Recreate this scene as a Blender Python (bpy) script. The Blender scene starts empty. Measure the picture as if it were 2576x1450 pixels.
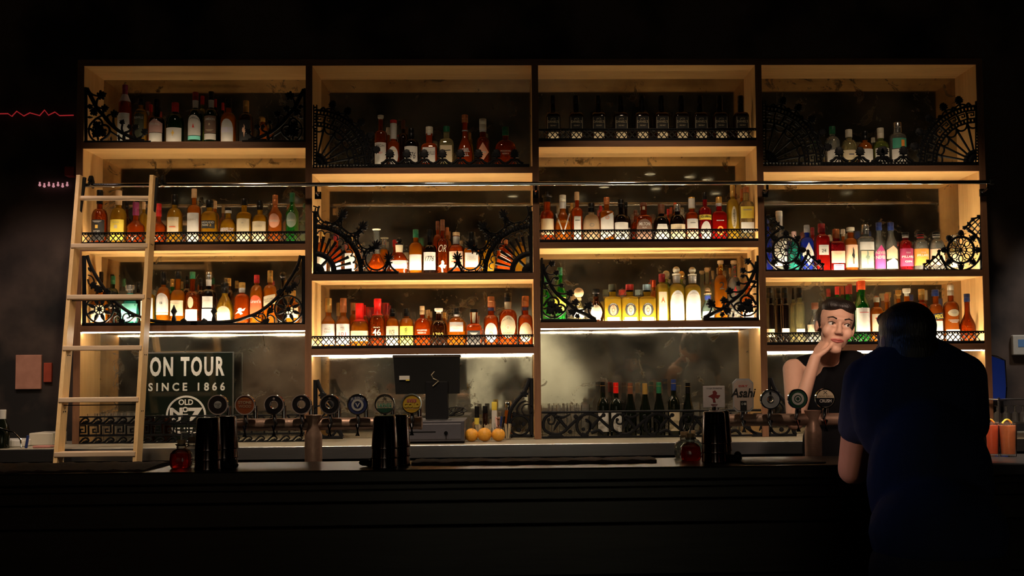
import bpy, bmesh, math, random
from mathutils import Vector, Matrix, Euler
SC = bpy.context.scene
COL = SC.collection
PI = math.pi
random.seed(7)

# ------------------------------------------------------------------ camera
CAM_LOC = Vector((-0.15876, -6.25684, 1.43))
CAM_ROT = Euler((1.62349, 0.00889, -0.0238), 'XYZ')
FPX, CX, CY = 2600.0, 1348.03, 801.28
cd = bpy.data.cameras.new('camera')
cam = bpy.data.objects.new('camera', cd)
COL.objects.link(cam)
cam.location = CAM_LOC
cam.rotation_euler = CAM_ROT
cd.sensor_width = 36.0
cd.lens = FPX / 2576 * 36
cd.shift_x = -(CX - 1288) / 2576
cd.shift_y = (CY - 725) / 2576
cd.clip_start = 0.02
SC.camera = cam

# ------------------------------------------------------------------ world, view, light
w = bpy.data.worlds.new('night')
SC.world = w
w.use_nodes = True
w.node_tree.nodes['Background'].inputs[0].default_value = (0.006, 0.008, 0.012, 1)
w.node_tree.nodes['Background'].inputs[1].default_value = 0.25
SC.view_settings.view_transform = 'Standard'
SC.view_settings.look = 'None'
SC.view_settings.exposure = 0.0
SC.view_settings.gamma = 1.0
SC.view_settings.use_curve_mapping = False
SC.cycles.max_bounces = 10
SC.cycles.transparent_max_bounces = 24
SC.cycles.diffuse_bounces = 4
SC.cycles.glossy_bounces = 5
SC.cycles.sample_clamp_indirect = 4.0
SC.cycles.caustics_reflective = False
SC.cycles.caustics_refractive = False
# radiance of the led strips: [bay][level] level 0 = top shelf, 1, 2 = lower shelves, 3 = under the lowest shelf
LED = [[5.5, 46, 135, 50], [5.5, 100, 155, 46], [6, 52, 190, 50], [6, 105, 150, 42]]
LED_REAR_FILL = [2.0, 1.3, 1.2]     # rear strip added to backlight the bottles, relative to the front one, by level
LED_COL = (1.0, 0.82, 0.56)
LED_WHITE = (1.0, 0.88, 0.68)


def spot(name, loc, target, power, color, size=0.06, angle=80, blend=0.6):
    l = bpy.data.lights.new(name, 'SPOT')
    l.energy = power
    l.color = color
    l.shadow_soft_size = size
    l.spot_size = math.radians(angle)
    l.spot_blend = blend
    o = bpy.data.objects.new(name, l)
    COL.objects.link(o)
    o.location = loc
    o.rotation_euler = (Vector(target) - Vector(loc)).to_track_quat('-Z', 'Y').to_euler()
    return o


# fill spots added over the working side of the bar, with no fixture built
BAR_FILLS = [(-2.1, -3.2), (-0.9, -3.2), (0.3, -3.2)]
for sx, sy in BAR_FILLS:
    spot('bar_fill', (sx, sy, 3.86), (sx + 0.15, -1.0, 1.15), 140, (1.0, 0.76, 0.54), 0.06, 46)
for sx in (-2.1, -0.7, 0.7, 2.1):
    spot('shelf_fill', (sx, -1.15, 3.86), (sx * 1.02, 0.0, 1.55), 42, (1.0, 0.72, 0.48), 0.08, 62)  # fill added to lift the upright and shelf edges
spot('ladder_fill', (-1.5, -2.4, 3.86), (-2.42, -0.35, 1.85), 90, (1.0, 0.72, 0.45), 0.06, 34)  # unseen light added for the ladder
spot('drink_fill', (1.95, -2.75, 3.86), (1.83, -2.42, 1.1), 600, (1.0, 0.84, 0.70), 0.06, 16)  # extra light added so the cocktails show their colour
spot('bartender_fill', (0.9, -4.2, 2.5), (1.70, -1.6, 1.42), 430, (1.0, 0.68, 0.50), 0.30, 24)  # no pendant hangs here; fill added for the bartender's face and arms
spot('guest_arm_fill', (-2.6, -3.75, 2.3), (0.93, -3.08, 1.17), 150, (1.0, 0.60, 0.42), 0.10, 5.5)  # narrow fill added for the guest's left arm
spot('blue_fill', (-3.4, -2.75, 2.7), (0.93, -3.2, 1.26), 55, (0.20, 0.40, 1.0), 0.15, 12)  # unseen blue rim light added for the guest's left sleeve
spot('alcove_lamp', (0.0, -7.4, 3.86), (0.0, -9.0, 0.8), 800, (1.0, 0.93, 0.76), 0.1, 44)
spot('rear_wall_fill', (-3.2, -7.4, 3.86), (-3.3, -9.0, 0.7), 700, (1.0, 0.76, 0.54), 0.1, 50)  # wash added on the rear wall to warm its mirror reflection
spot('wall_fill_left', (-3.2, -1.3, 3.86), (-3.0, 0.33, 0.9), 75, (1.0, 0.74, 0.62), 0.08, 44)  # fill added to bring up the left wall; no lamp hangs there
spot('terminal_fill', (3.5, -0.9, 3.86), (3.28, 0.30, 1.60), 110, (1.0, 0.92, 0.84), 0.08, 20)  # fill aimed at the white wall terminal, added without a fixture

# ------------------------------------------------------------------ projecting photograph points into the place
_R = CAM_ROT.to_matrix()


def ray(px, py):
    return _R @ Vector(((px - CX) / FPX, -(py - CY) / FPX, -1.0))


def U(px, py, Y):
    d = ray(px, py)
    return CAM_LOC + d * ((Y - CAM_LOC.y) / d.y)


def UZ(px, py, Z):
    d = ray(px, py)
    return CAM_LOC + d * ((Z - CAM_LOC.z) / d.z)


# ------------------------------------------------------------------ objects
def tag(o, label=None, cat=None, group=None, kind=None):
    if label: o['label'] = label
    if cat: o['category'] = cat
    if group: o['group'] = group
    if kind: o['kind'] = kind
    return o


def empty(name, loc, rz=0.0):
    o = bpy.data.objects.new(name, None)
    o.empty_display_size = 0.05
    COL.objects.link(o)
    o.location = loc
    o.rotation_euler = (0, 0, rz)
    return o


class MB:
    """collects vertices and faces with material slots, links them as ONE mesh object"""

    def __init__(self):
        self.v = []
        self.f = []
        self.m = []

    def add(self, vs, fs, mi=0):
        b = len(self.v)
        self.v += [tuple(p) for p in vs]
        for f in fs:
            self.f.append(tuple(b + i for i in f))
            self.m.append(mi)
        return self

    def box(self, x0, x1, y0, y1, z0, z1, mi=0):
        vs = [(x, y, z) for z in (z0, z1) for y in (y0, y1) for x in (x0, x1)]
        return self.add(vs, [(0, 2, 3, 1), (4, 5, 7, 6), (0, 1, 5, 4), (2, 6, 7, 3), (0, 4, 6, 2), (1, 3, 7, 5)], mi)

    def rbox(self, x0, x1, y0, y1, z0, z1, r, mi=0):
        """box with chamfered edges"""
        bm = bmesh.new()
        bmesh.ops.create_cube(bm, size=1)
        for v in bm.verts:
            v.co = Vector(((x0 + x1) / 2 + v.co.x * (x1 - x0), (y0 + y1) / 2 + v.co.y * (y1 - y0), (z0 + z1) / 2 + v.co.z * (z1 - z0)))
        bmesh.ops.bevel(bm, geom=list(bm.edges), offset=r, segments=2, affect='EDGES', profile=0.5)
        bm.verts.index_update()
        self.add([v.co for v in bm.verts], [[v.index for v in f.verts] for f in bm.faces], mi)
        bm.free()
        return self

    def lathe(self, prof, n=20, c=(0, 0, 0), mi=0, p=2.0, dy=1.0, axis='z', caps=True):
        """prof: (radius, z) from low to high; p superellipse power, dy depth ratio"""
        vs = []
        for r, z in prof:
            for i in range(n):
                t = 2 * PI * i / n + PI / n
                a, b = math.cos(t), math.sin(t)
                x = r * math.copysign(abs(a) ** (2 / p), a)
                y = r * dy * math.copysign(abs(b) ** (2 / p), b)
                q = (x, y, z) if axis == 'z' else ((x, z, y) if axis == 'y' else (z, x, y))
                vs.append((c[0] + q[0], c[1] + q[1], c[2] + q[2]))
        fs = []
        for k in range(len(prof) - 1):
            for i in range(n):
                j = (i + 1) % n
                fs.append((k * n + i, k * n + j, (k + 1) * n + j, (k + 1) * n + i))
        if caps:
            fs.append(tuple(range(n - 1, -1, -1)))
            fs.append(tuple((len(prof) - 1) * n + i for i in range(n)))
        if axis == 'y':
            fs = [tuple(reversed(f)) for f in fs]
        return self.add(vs, fs, mi)

    def tube(self, pts, r, n=8, mi=0, r1=None):
        pts = [Vector(p) for p in pts]
        vs = []
        up = Vector((0, 0, 1))
        for k, p in enumerate(pts):
            a = pts[max(0, k - 1)]
            b = pts[min(len(pts) - 1, k + 1)]
            t = (b - a).normalized()
            s = t.cross(up)
            if s.length < 0.05: s = t.cross(Vector((0, 1, 0)))
            s.normalize()
            q = s.cross(t)
            rr = r if r1 is None else r + (r1 - r) * k / (len(pts) - 1)
            for i in range(n):
                an = 2 * PI * i / n
                vs.append(p + s * (rr * math.cos(an)) + q * (rr * math.sin(an)))
        fs = []
        for k in range(len(pts) - 1):
            for i in range(n):
                j = (i + 1) % n
                fs.append((k * n + i, k * n + j, (k + 1) * n + j, (k + 1) * n + i))
        fs.append(tuple(range(n - 1, -1, -1)))
        fs.append(tuple((len(pts) - 1) * n + i for i in range(n)))
        return self.add(vs, fs, mi)

    def sphere(self, c, r, n=16, mi=0, sc=(1, 1, 1)):
        m = n // 2
        prof = [(r * math.sin(PI * k / m), -r * math.cos(PI * k / m)) for k in range(m + 1)]
        prof[0] = (r * 0.02, prof[0][1])
        prof[-1] = (r * 0.02, prof[-1][1])
        b = len(self.v)
        self.lathe(prof, n, (0, 0, 0), mi)
        for i in range(b, len(self.v)):
            v = self.v[i]
            self.v[i] = (c[0] + v[0] * sc[0], c[1] + v[1] * sc[1], c[2] + v[2] * sc[2])
        return self

    def xf(self, M, start=0):
        for i in range(start, len(self.v)):
            self.v[i] = tuple(M @ Vector(self.v[i]))
        return self

    def build(self, name, mats, parent=None, smooth=True, loc=None, fix=True, angle=40):
        me = bpy.data.meshes.new(name)
        me.from_pydata(self.v, [], self.f)
        if not isinstance(mats, (list, tuple)): mats = [mats]
        for m in mats: me.materials.append(m)
        me.polygons.foreach_set('material_index', [min(i, len(mats) - 1) for i in self.m])
        if fix:
            bm = bmesh.new()
            bm.from_mesh(me)
            bmesh.ops.recalc_face_normals(bm, faces=bm.faces)
            bm.to_mesh(me)
            bm.free()
        if smooth:
            me.polygons.foreach_set('use_smooth', [True] * len(me.polygons))
            me.set_sharp_from_angle(angle=math.radians(angle))
        me.update()
        o = bpy.data.objects.new(name, me)
        COL.objects.link(o)
        if parent: o.parent = parent
        if loc is not None: o.location = loc
        return o


# ------------------------------------------------------------------ materials
MATS = {}


def pm(name, col, rough=0.5, metal=0.0, noise=0.12, scale=30, bump=0.0, spec=0.5, emit=None, es=0.0, alt=None, stretch=None, coat=0.0, detail=3):
    """principled material with a procedural noise variation of its colour"""
    if name in MATS: return MATS[name]
    m = bpy.data.materials.new(name)
    m.use_nodes = True
    nt = m.node_tree
    b = nt.nodes['Principled BSDF']
    b.inputs['Roughness'].default_value = rough
    b.inputs['Metallic'].default_value = metal
    b.inputs['Specular IOR Level'].default_value = spec
    b.inputs['Coat Weight'].default_value = coat
    tc = nt.nodes.new('ShaderNodeTexCoord')
    mp = nt.nodes.new('ShaderNodeMapping')
    if stretch: mp.inputs['Scale'].default_value = stretch
    nz = nt.nodes.new('ShaderNodeTexNoise')
    nz.inputs['Scale'].default_value = scale
    nz.inputs['Detail'].default_value = detail
    nt.links.new(tc.outputs['Object'], mp.inputs[0])
    nt.links.new(mp.outputs[0], nz.inputs['Vector'])
    mx = nt.nodes.new('ShaderNodeMix')
    mx.data_type = 'RGBA'
    c2 = alt if alt else tuple(max(0, c * (1 - 2 * noise)) for c in col[:3])
    mx.inputs['A'].default_value = (*col[:3], 1)
    mx.inputs['B'].default_value = (*c2[:3], 1)
    nt.links.new(nz.outputs['Fac'], mx.inputs['Factor'])
    nt.links.new(mx.outputs['Result'], b.inputs['Base Color'])
    if bump:
        bp = nt.nodes.new('ShaderNodeBump')
        bp.inputs['Strength'].default_value = bump
        bp.inputs['Distance'].default_value = 0.004
        nt.links.new(nz.outputs['Fac'], bp.inputs['Height'])
        nt.links.new(bp.outputs[0], b.inputs['Normal'])
    if emit:
        b.inputs['Emission Color'].default_value = (*emit, 1)
        b.inputs['Emission Strength'].default_value = es
    MATS[name] = m
    return m


def glass(name, col, clear=0.08, diff=0.36, gl=0.08, rough=0.03, refr=0.48):
    """coloured bottle glass: bends the light behind it, glows a little and is glossy"""
    if name in MATS: return MATS[name]
    m = bpy.data.materials.new(name)
    m.use_nodes = True
    nt = m.node_tree
    nt.nodes.remove(nt.nodes['Principled BSDF'])
    out = nt.nodes['Material Output']
    N = lambda t: nt.nodes.new(t)
    tc = N('ShaderNodeTexCoord')
    nz = N('ShaderNodeTexNoise')
    nz.inputs['Scale'].default_value = 18
    nt.links.new(tc.outputs['Object'], nz.inputs['Vector'])
    mc = N('ShaderNodeMix')
    mc.data_type = 'RGBA'
    mc.inputs['A'].default_value = (*col, 1)
    mc.inputs['B'].default_value = (*[c * 0.72 for c in col], 1)
    nt.links.new(nz.outputs['Fac'], mc.inputs['Factor'])
    tint = (*[min(1, c ** 0.5) for c in col], 1)
    tr = N('ShaderNodeBsdfTransparent')
    tr.inputs[0].default_value = tint
    rf = N('ShaderNodeBsdfRefraction')
    rf.inputs['Color'].default_value = tint
    rf.inputs['IOR'].default_value = 1.32
    rf.inputs['Roughness'].default_value = 0.0
    di = N('ShaderNodeBsdfDiffuse')
    tl = N('ShaderNodeBsdfTranslucent')
    nt.links.new(mc.outputs['Result'], di.inputs[0])
    nt.links.new(mc.outputs['Result'], tl.inputs[0])

    def mix(f, a_, b_):
        x = N('ShaderNodeMixShader')
        x.inputs[0].default_value = f
        nt.links.new(a_.outputs[0], x.inputs[1])
        nt.links.new(b_.outputs[0], x.inputs[2])
        return x
    m1 = mix(1 - diff, di, tl)
    m2 = mix(clear / max(1e-6, clear + refr), rf, tr)
    m2 = mix(min(1, clear + refr), m1, m2)
    gs = N('ShaderNodeBsdfGlossy')
    gs.inputs['Roughness'].default_value = rough
    fr = N('ShaderNodeFresnel')
    fr.inputs['IOR'].default_value = 1.65 if refr > 0 else 1.08
    m3 = N('ShaderNodeMixShader')
    nt.links.new(fr.outputs[0], m3.inputs[0])
    nt.links.new(m2.outputs[0], m3.inputs[1])
    nt.links.new(gs.outputs[0], m3.inputs[2])
    nt.links.new(m3.outputs[0], out.inputs[0])
    MATS[name] = m
    return m


def emis(name, col, s):
    if name in MATS: return MATS[name]
    m = bpy.data.materials.new(name)
    m.use_nodes = True
    nt = m.node_tree
    b = nt.nodes['Principled BSDF']
    b.inputs['Base Color'].default_value = (*[c * 0.8 for c in col], 1)
    b.inputs['Emission Color'].default_value = (*col, 1)
    b.inputs['Emission Strength'].default_value = s
    MATS[name] = m
    return m


def wood(name, c1, c2, rough=0.5, axis='x', scale=1.0, spec=0.35):
    """boards with grain running along one axis"""
    if name in MATS: return MATS[name]
    m = bpy.data.materials.new(name)
    m.use_nodes = True
    nt = m.node_tree
    b = nt.nodes['Principled BSDF']
    b.inputs['Roughness'].default_value = rough
    b.inputs['Specular IOR Level'].default_value = spec
    tc = nt.nodes.new('ShaderNodeTexCoord')
    mp = nt.nodes.new('ShaderNodeMapping')
    mp.inputs['Scale'].default_value = {'x': (0.5, 9, 9), 'y': (9, 0.5, 9), 'z': (9, 9, 0.5)}[axis]
    nz = nt.nodes.new('ShaderNodeTexNoise')
    nz.inputs['Scale'].default_value = 4 * scale
    nz.inputs['Detail'].default_value = 6
    nz.inputs['Distortion'].default_value = 0.6
    n2 = nt.nodes.new('ShaderNodeTexNoise')
    n2.inputs['Scale'].default_value = 22 * scale
    n2.inputs['Detail'].default_value = 4
    nt.links.new(tc.outputs['Object'], mp.inputs[0])
    nt.links.new(mp.outputs[0], nz.inputs['Vector'])
    nt.links.new(mp.outputs[0], n2.inputs['Vector'])
    mm = nt.nodes.new('ShaderNodeMath')
    mm.operation = 'MULTIPLY_ADD'
    mm.inputs[1].default_value = 0.6
    mm2 = nt.nodes.new('ShaderNodeMath')
    mm2.operation = 'MULTIPLY'
    mm2.inputs[1].default_value = 0.45
    nt.links.new(n2.outputs['Fac'], mm2.inputs[0])
    nt.links.new(nz.outputs['Fac'], mm.inputs[0])
    nt.links.new(mm2.outputs[0], mm.inputs[2])
    rp = nt.nodes.new('ShaderNodeValToRGB')
    rp.color_ramp.elements[0].position = 0.3
    rp.color_ramp.elements[0].color = (*c1, 1)
    rp.color_ramp.elements[1].position = 0.75
    rp.color_ramp.elements[1].color = (*c2, 1)
    nt.links.new(mm.outputs[0], rp.inputs[0])
    nt.links.new(rp.outputs[0], b.inputs['Base Color'])
    MATS[name] = m
    return m


def mirror_mat(name, seed=0.0, foxing=0.5):
    """old spotted mirror: silver with clouded and browned patches"""
    if name in MATS: return MATS[name]
    m = bpy.data.materials.new(name)
    m.use_nodes = True
    nt = m.node_tree
    b = nt.nodes['Principled BSDF']
    N = nt.nodes.new
    tc = N('ShaderNodeTexCoord')
    mp = N('ShaderNodeMapping')
    mp.inputs['Location'].default_value = (seed, seed * 0.7, seed * 1.3)
    nt.links.new(tc.outputs['Object'], mp.inputs[0])
    cl = N('ShaderNodeTexNoise')
    cl.inputs['Scale'].default_value = 3.2
    cl.inputs['Detail'].default_value = 7
    cl.inputs['Roughness'].default_value = 0.62
    sp = N('ShaderNodeTexNoise')
    sp.inputs['Scale'].default_value = 6.5
    sp.inputs['Detail'].default_value = 8
    sp.inputs['Roughness'].default_value = 0.7
    sp.inputs['Distortion'].default_value = 1.2
    nt.links.new(mp.outputs[0], cl.inputs['Vector'])
    nt.links.new(mp.outputs[0], sp.inputs['Vector'])
    r1 = N('ShaderNodeValToRGB')
    r1.color_ramp.elements[0].position = 0.35
    r1.color_ramp.elements[0].color = (0.30, 0.26, 0.20, 1)
    r1.color_ramp.elements[1].position = 0.66
    r1.color_ramp.elements[1].color = (0.60, 0.54, 0.40, 1)
    nt.links.new(cl.outputs['Fac'], r1.inputs[0])
    r2 = N('ShaderNodeValToRGB')
    r2.color_ramp.elements[0].position = foxing + 0.08
    r2.color_ramp.elements[0].color = (0, 0, 0, 1)
    r2.color_ramp.elements[1].position = foxing + 0.16
    r2.color_ramp.elements[1].color = (1, 1, 1, 1)
    nt.links.new(sp.outputs['Fac'], r2.inputs[0])
    mx = N('ShaderNodeMix')
    mx.data_type = 'RGBA'
    mx.inputs['B'].default_value = (0.07, 0.045, 0.02, 1)
    nt.links.new(r2.outputs[0], mx.inputs['Factor'])
    nt.links.new(r1.outputs[0], mx.inputs['A'])
    nt.links.new(mx.outputs['Result'], b.inputs['Base Color'])
    mt = N('ShaderNodeMapRange')
    mt.inputs['From Min'].default_value = 0.38
    mt.inputs['From Max'].default_value = 0.66
    mt.inputs['To Min'].default_value = 0.97
    mt.inputs['To Max'].default_value = 0.83
    nt.links.new(cl.outputs['Fac'], mt.inputs[0])
    ms = N('ShaderNodeMath')
    ms.operation = 'MULTIPLY'
    mi = N('ShaderNodeMapRange')
    mi.inputs['To Min'].default_value = 1.0
    mi.inputs['To Max'].default_value = 0.35
    nt.links.new(r2.outputs[0], mi.inputs[0])
    nt.links.new(mt.outputs[0], ms.inputs[0])
    nt.links.new(mi.outputs[0], ms.inputs[1])
    nt.links.new(ms.outputs[0], b.inputs['Metallic'])
    rr = N('ShaderNodeMapRange')
    rr.inputs['From Min'].default_value = 0.35
    rr.inputs['From Max'].default_value = 0.65
    rr.inputs['To Min'].default_value = 0.10
    rr.inputs['To Max'].default_value = 0.012
    nt.links.new(cl.outputs['Fac'], rr.inputs[0])
    nt.links.new(rr.outputs[0], b.inputs['Roughness'])
    MATS[name] = m
    return m


M_MAPLE_X = wood('maple_boards', (0.60, 0.33, 0.115), (0.80, 0.50, 0.20), 0.45, 'x')
M_MAPLE_Z = wood('maple_uprights', (0.60, 0.33, 0.115), (0.80, 0.50, 0.20), 0.45, 'z')
M_EDGE_X = wood('walnut_edge', (0.16, 0.075, 0.038), (0.28, 0.14, 0.075), 0.45, 'x', 1.5)
M_EDGE_Z = wood('walnut_upright_edge', (0.16, 0.075, 0.038), (0.28, 0.14, 0.075), 0.45, 'z', 1.5)
M_LADDER = wood('pale_ladder_wood', (0.66, 0.42, 0.18), (0.84, 0.60, 0.31), 0.42, 'z')
M_TREAD = wood('pale_tread_wood', (0.60, 0.44, 0.30), (0.78, 0.62, 0.46), 0.42, 'x')
M_IRON = pm('painted_cast_iron', (0.006, 0.007, 0.010), 0.55, 0.0, 0.2, 40, 0.2, spec=0.2)
M_BLACK = pm('black_plastic', (0.006, 0.006, 0.006), 0.65, 0, 0.2, 30, spec=0.12)
M_STEEL = pm('brushed_steel', (0.55, 0.56, 0.58), 0.3, 1.0, 0.15, 8, 0.05, stretch=(1, 1, 30))
M_CHROME = pm('chrome', (0.75, 0.76, 0.78), 0.08, 1.0, 0.05, 20)
M_COPPER = pm('frosted_copper', (0.66, 0.42, 0.31), 0.42, 0.55, 0.18, 60, 0.35)
M_WHITE = pm('white_paper', (0.80, 0.77, 0.70), 0.6, 0, 0.06, 20)

# ------------------------------------------------------------------ the room
PITCH, POST = 1.38, 0.0392
DEPTH = 0.312
XP = [(k - 2) * PITCH for k in range(5)]           # post centres
TOP_U = 3.3188
LV = {0: [2.848, 2.2236, 1.7344], 1: [2.6863, 2.0369, 1.5858]}
LU = {0: [2.8105, 2.186, 1.698], 1: [2.6503, 1.9982, 1.5468]}
CNT = 1.03


def shelf_z(bay, lev): return LV[bay % 2][lev]


def bay_x(bay): return XP[bay] + POST / 2, XP[bay + 1] - POST / 2


def struct(o): return tag(o, kind='structure')


def adopt(o, root):
    o.parent = root
    o.matrix_parent_inverse = root.matrix_basis.inverted()
    return o


M_PLASTER = pm('stained_dark_plaster', (0.115, 0.082, 0.068), 0.8, 0, 0.3, 1.7, 0.3, alt=(0.045, 0.04, 0.045), detail=10)
_nt = M_PLASTER.node_tree
_nz = [q for q in _nt.nodes if q.type == 'TEX_NOISE'][0]
_mx = [q for q in _nt.nodes if q.type == 'MIX'][0]
_rp = _nt.nodes.new('ShaderNodeMapRange')
_rp.inputs['From Min'].default_value = 0.40
_rp.inputs['From Max'].default_value = 0.60
_nt.links.new(_nz.outputs['Fac'], _rp.inputs[0])
_nt.links.new(_rp.outputs[0], _mx.inputs['Factor'])
_mx.inputs['B'].default_value = (0.012, 0.011, 0.012, 1)
M_DARK = pm('dark_painted_wall', (0.10, 0.07, 0.055), 0.8, 0, 0.2, 3)
M_CEIL = pm('black_painted_ceiling', (0.010, 0.010, 0.011), 0.9, 0, 0.2, 4)
M_FLOOR = wood('dark_floor_boards', (0.03, 0.02, 0.015), (0.06, 0.04, 0.03), 0.4, 'x')
struct(MB().box(-6, 6, 0.33, 0.45, 0, 4.0).build('wall_back', M_PLASTER, smooth=False))
struct(MB().box(-6.1, -6, -9.1, 0.45, 0, 4.0).build('wall_left', M_DARK, smooth=False))
struct(MB().box(6, 6.1, -9.1, 0.45, 0, 4.0).build('wall_right', M_DARK, smooth=False))
struct(MB().box(-6, 6, -9.2, -9.1, 0, 4.0).build('wall_rear', M_DARK, smooth=False))
struct(MB().box(-6.1, 6.1, -9.2, 0.45, -0.1, 0).build('floor', M_FLOOR, smooth=False))
struct(MB().box(-6.1, 6.1, -9.2, 0.45, 4.0, 4.1).build('ceiling', M_CEIL, smooth=False))
# arched pale alcove in the rear wall, seen in the mirror
mb = MB()
n = 40
R0, ZC = 1.32, 1.30
vs = [(0.02 + R0 * math.cos(PI * k / n), -9.099 + 0.012, ZC + R0 * math.sin(PI * k / n)) for k in range(n + 1)]
vs = [(0.02 + R0, -9.087, 0.0)] + vs + [(0.02 - R0, -9.087, 0.0)]
mb.add(vs, [tuple(range(len(vs)))])
struct(mb.build('wall_alcove', pm('pale_alcove_plaster', (0.72, 0.70, 0.60), 0.8, 0, 0.1, 2), smooth=False, fix=False))
mb = MB()
prev = None
for k in range(n + 1):
    a = PI * k / n
    ring = [(0.02 + r * math.cos(a), y, ZC + r * math.sin(a)) for r, y in ((R0, -9.1), (R0, -9.0), (R0 + 0.09, -9.0), (R0 + 0.09, -9.1))]
    b = len(mb.v)
    mb.v += ring
    if prev is not None:
        for i in range(4):
            j = (i + 1) % 4
            mb.f.append((prev + i, prev + j, b + j, b + i))
            mb.m.append(0)
    prev = b
struct(mb.build('trim_1', pm('pale_arch_timber', (0.75, 0.62, 0.36), 0.5, 0, 0.15, 9)))

# ------------------------------------------------------------------ the back bar shelving
unit = empty('back_bar_shelving', (0, 0.156, CNT))
tag(unit, 'tall timber back bar shelving of four lit bays lined with old mirror', 'shelving')
ZT = 3.357
for k in range(5):
    x0, x1 = XP[k] - POST / 2, XP[k] + POST / 2
    p = adopt(MB().box(x0, x1, 0.006, DEPTH, CNT, TOP_U).build('upright', M_MAPLE_Z, smooth=False), unit)
    e = MB().rbox(x0 - 0.0006, x1 + 0.0006, 0.0, 0.0062, CNT, TOP_U + 0.038, 0.001).build('front_edging', M_EDGE_Z, smooth=False)
    e.parent = p
t = adopt(MB().box(XP[0] - POST / 2, XP[4] + POST / 2, 0.006, DEPTH, TOP_U, ZT).build('top_board', M_MAPLE_X, smooth=False), unit)
MB().rbox(XP[0] - POST / 2, XP[4] + POST / 2, -0.001, 0.0062, TOP_U - 0.001, ZT, 0.001).build('front_edging', M_EDGE_X, smooth=False).parent = t
for bay in range(4):
    xl, xr = bay_x(bay)
    for lev in range(3):
        z1, z0 = LV[bay % 2][lev], LU[bay % 2][lev]
        s = adopt(MB().box(xl, xr, 0.006, DEPTH, z0, z1).build('shelf_board', M_MAPLE_X, smooth=False), unit)
        MB().rbox(xl, xr, 0.0, 0.0062, z0, z1, 0.001).box(xl, xr, 0.0148, 0.0175, z1 - 0.001, z1 + 0.0075).build('front_edging', M_EDGE_X, smooth=False).parent = s
        L = adopt(MB().box(xl + 0.01, xr - 0.01, 0.0185, 0.0305, z1, z1 + 0.004).build('led_strip', emis('led_%d_%d' % (bay, lev), LED_COL, LED[bay][lev]), smooth=False), unit)
        tag(L, 'warm glowing light strip')
    for lev in range(3):
        z1 = LV[bay % 2][lev]
        L = adopt(MB().box(xl + 0.01, xr - 0.01, 0.288, 0.298, z1, z1 + 0.004).build('led_strip', emis('rear_fill_led_%d_%d' % (bay, lev), LED_COL, LED[bay][lev] * LED_REAR_FILL[lev]), smooth=False), unit)  # strip added behind the bottles to make the glass glow
        tag(L, 'added light strip backlighting the bottles along the mirror')
    z0 = LU[bay % 2][2]
    L = adopt(MB().box(xl + 0.004, xr - 0.004, 0.018, 0.026, z0 - 0.006, z0).build('led_strip', emis('led_white_%d' % bay, LED_WHITE, LED[bay][3]), smooth=False), unit)
    tag(L, 'bright white light strip')
    adopt(MB().box(xl, xr, DEPTH - 0.004, DEPTH + 0.004, CNT, TOP_U).build('mirror_panel', mirror_mat('antique_mirror_%d' % bay, 3.7 * bay, 0.50), smooth=False), unit)
    # rear stile and rail framing the mirror

# ------------------------------------------------------------------ rail for the ladder
rail = empty('ladder_rail', U(200, 466, -0.075))
tag(rail, 'long chrome rail running across the shelving for the ladder', 'rail')
ra, rb = U(202, 466.5, -0.075), U(2494, 458.5, -0.075)
adopt(MB().tube([ra, rb], 0.0125, 14).build('rail_tube', M_CHROME), rail)
for px, py in ((795, 466), (1348, 463), (1930, 461), (2484, 459)):
    q = U(px, py, -0.075)
    mb = MB().tube([q + Vector((0, 0, -0.002)), Vector((q.x, -0.075, q.z - 0.035)), Vector((q.x, -0.02, q.z - 0.05))], 0.008, 8)
    mb.box(q.x - 0.018, q.x + 0.018, -0.02, -0.001, q.z - 0.075, q.z - 0.03)
    adopt(mb.build('rail_bracket', M_CHROME), rail)
adopt(MB().lathe([(0.016, -0.012), (0.018, 0), (0.016, 0.012)], 16, rb, axis='x').build('rail_end_cap', M_BLACK), rail)


# ------------------------------------------------------------------ cast iron fretwork
def smooth_pts(pts, sub=4, closed=False):
    n = len(pts)
    if n < 3: return list(pts)
    out = []
    for i in range(n if closed else n - 1):
        g = lambda k: pts[k % n] if closed else pts[min(max(k, 0), n - 1)]
        p0, p1, p2, p3 = g(i - 1), g(i), g(i + 1), g(i + 2)
        for j in range(sub):
            t = j / sub
            out.append(tuple(0.5 * (2 * b + (c - a) * t + (2 * a - 5 * b + 4 * c - d) * t * t + (3 * b - a - 3 * c + d) * t ** 3) for a, b, c, d in zip(p0, p1, p2, p3)))
    if not closed: out.append(tuple(pts[-1]))
    return out


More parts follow.
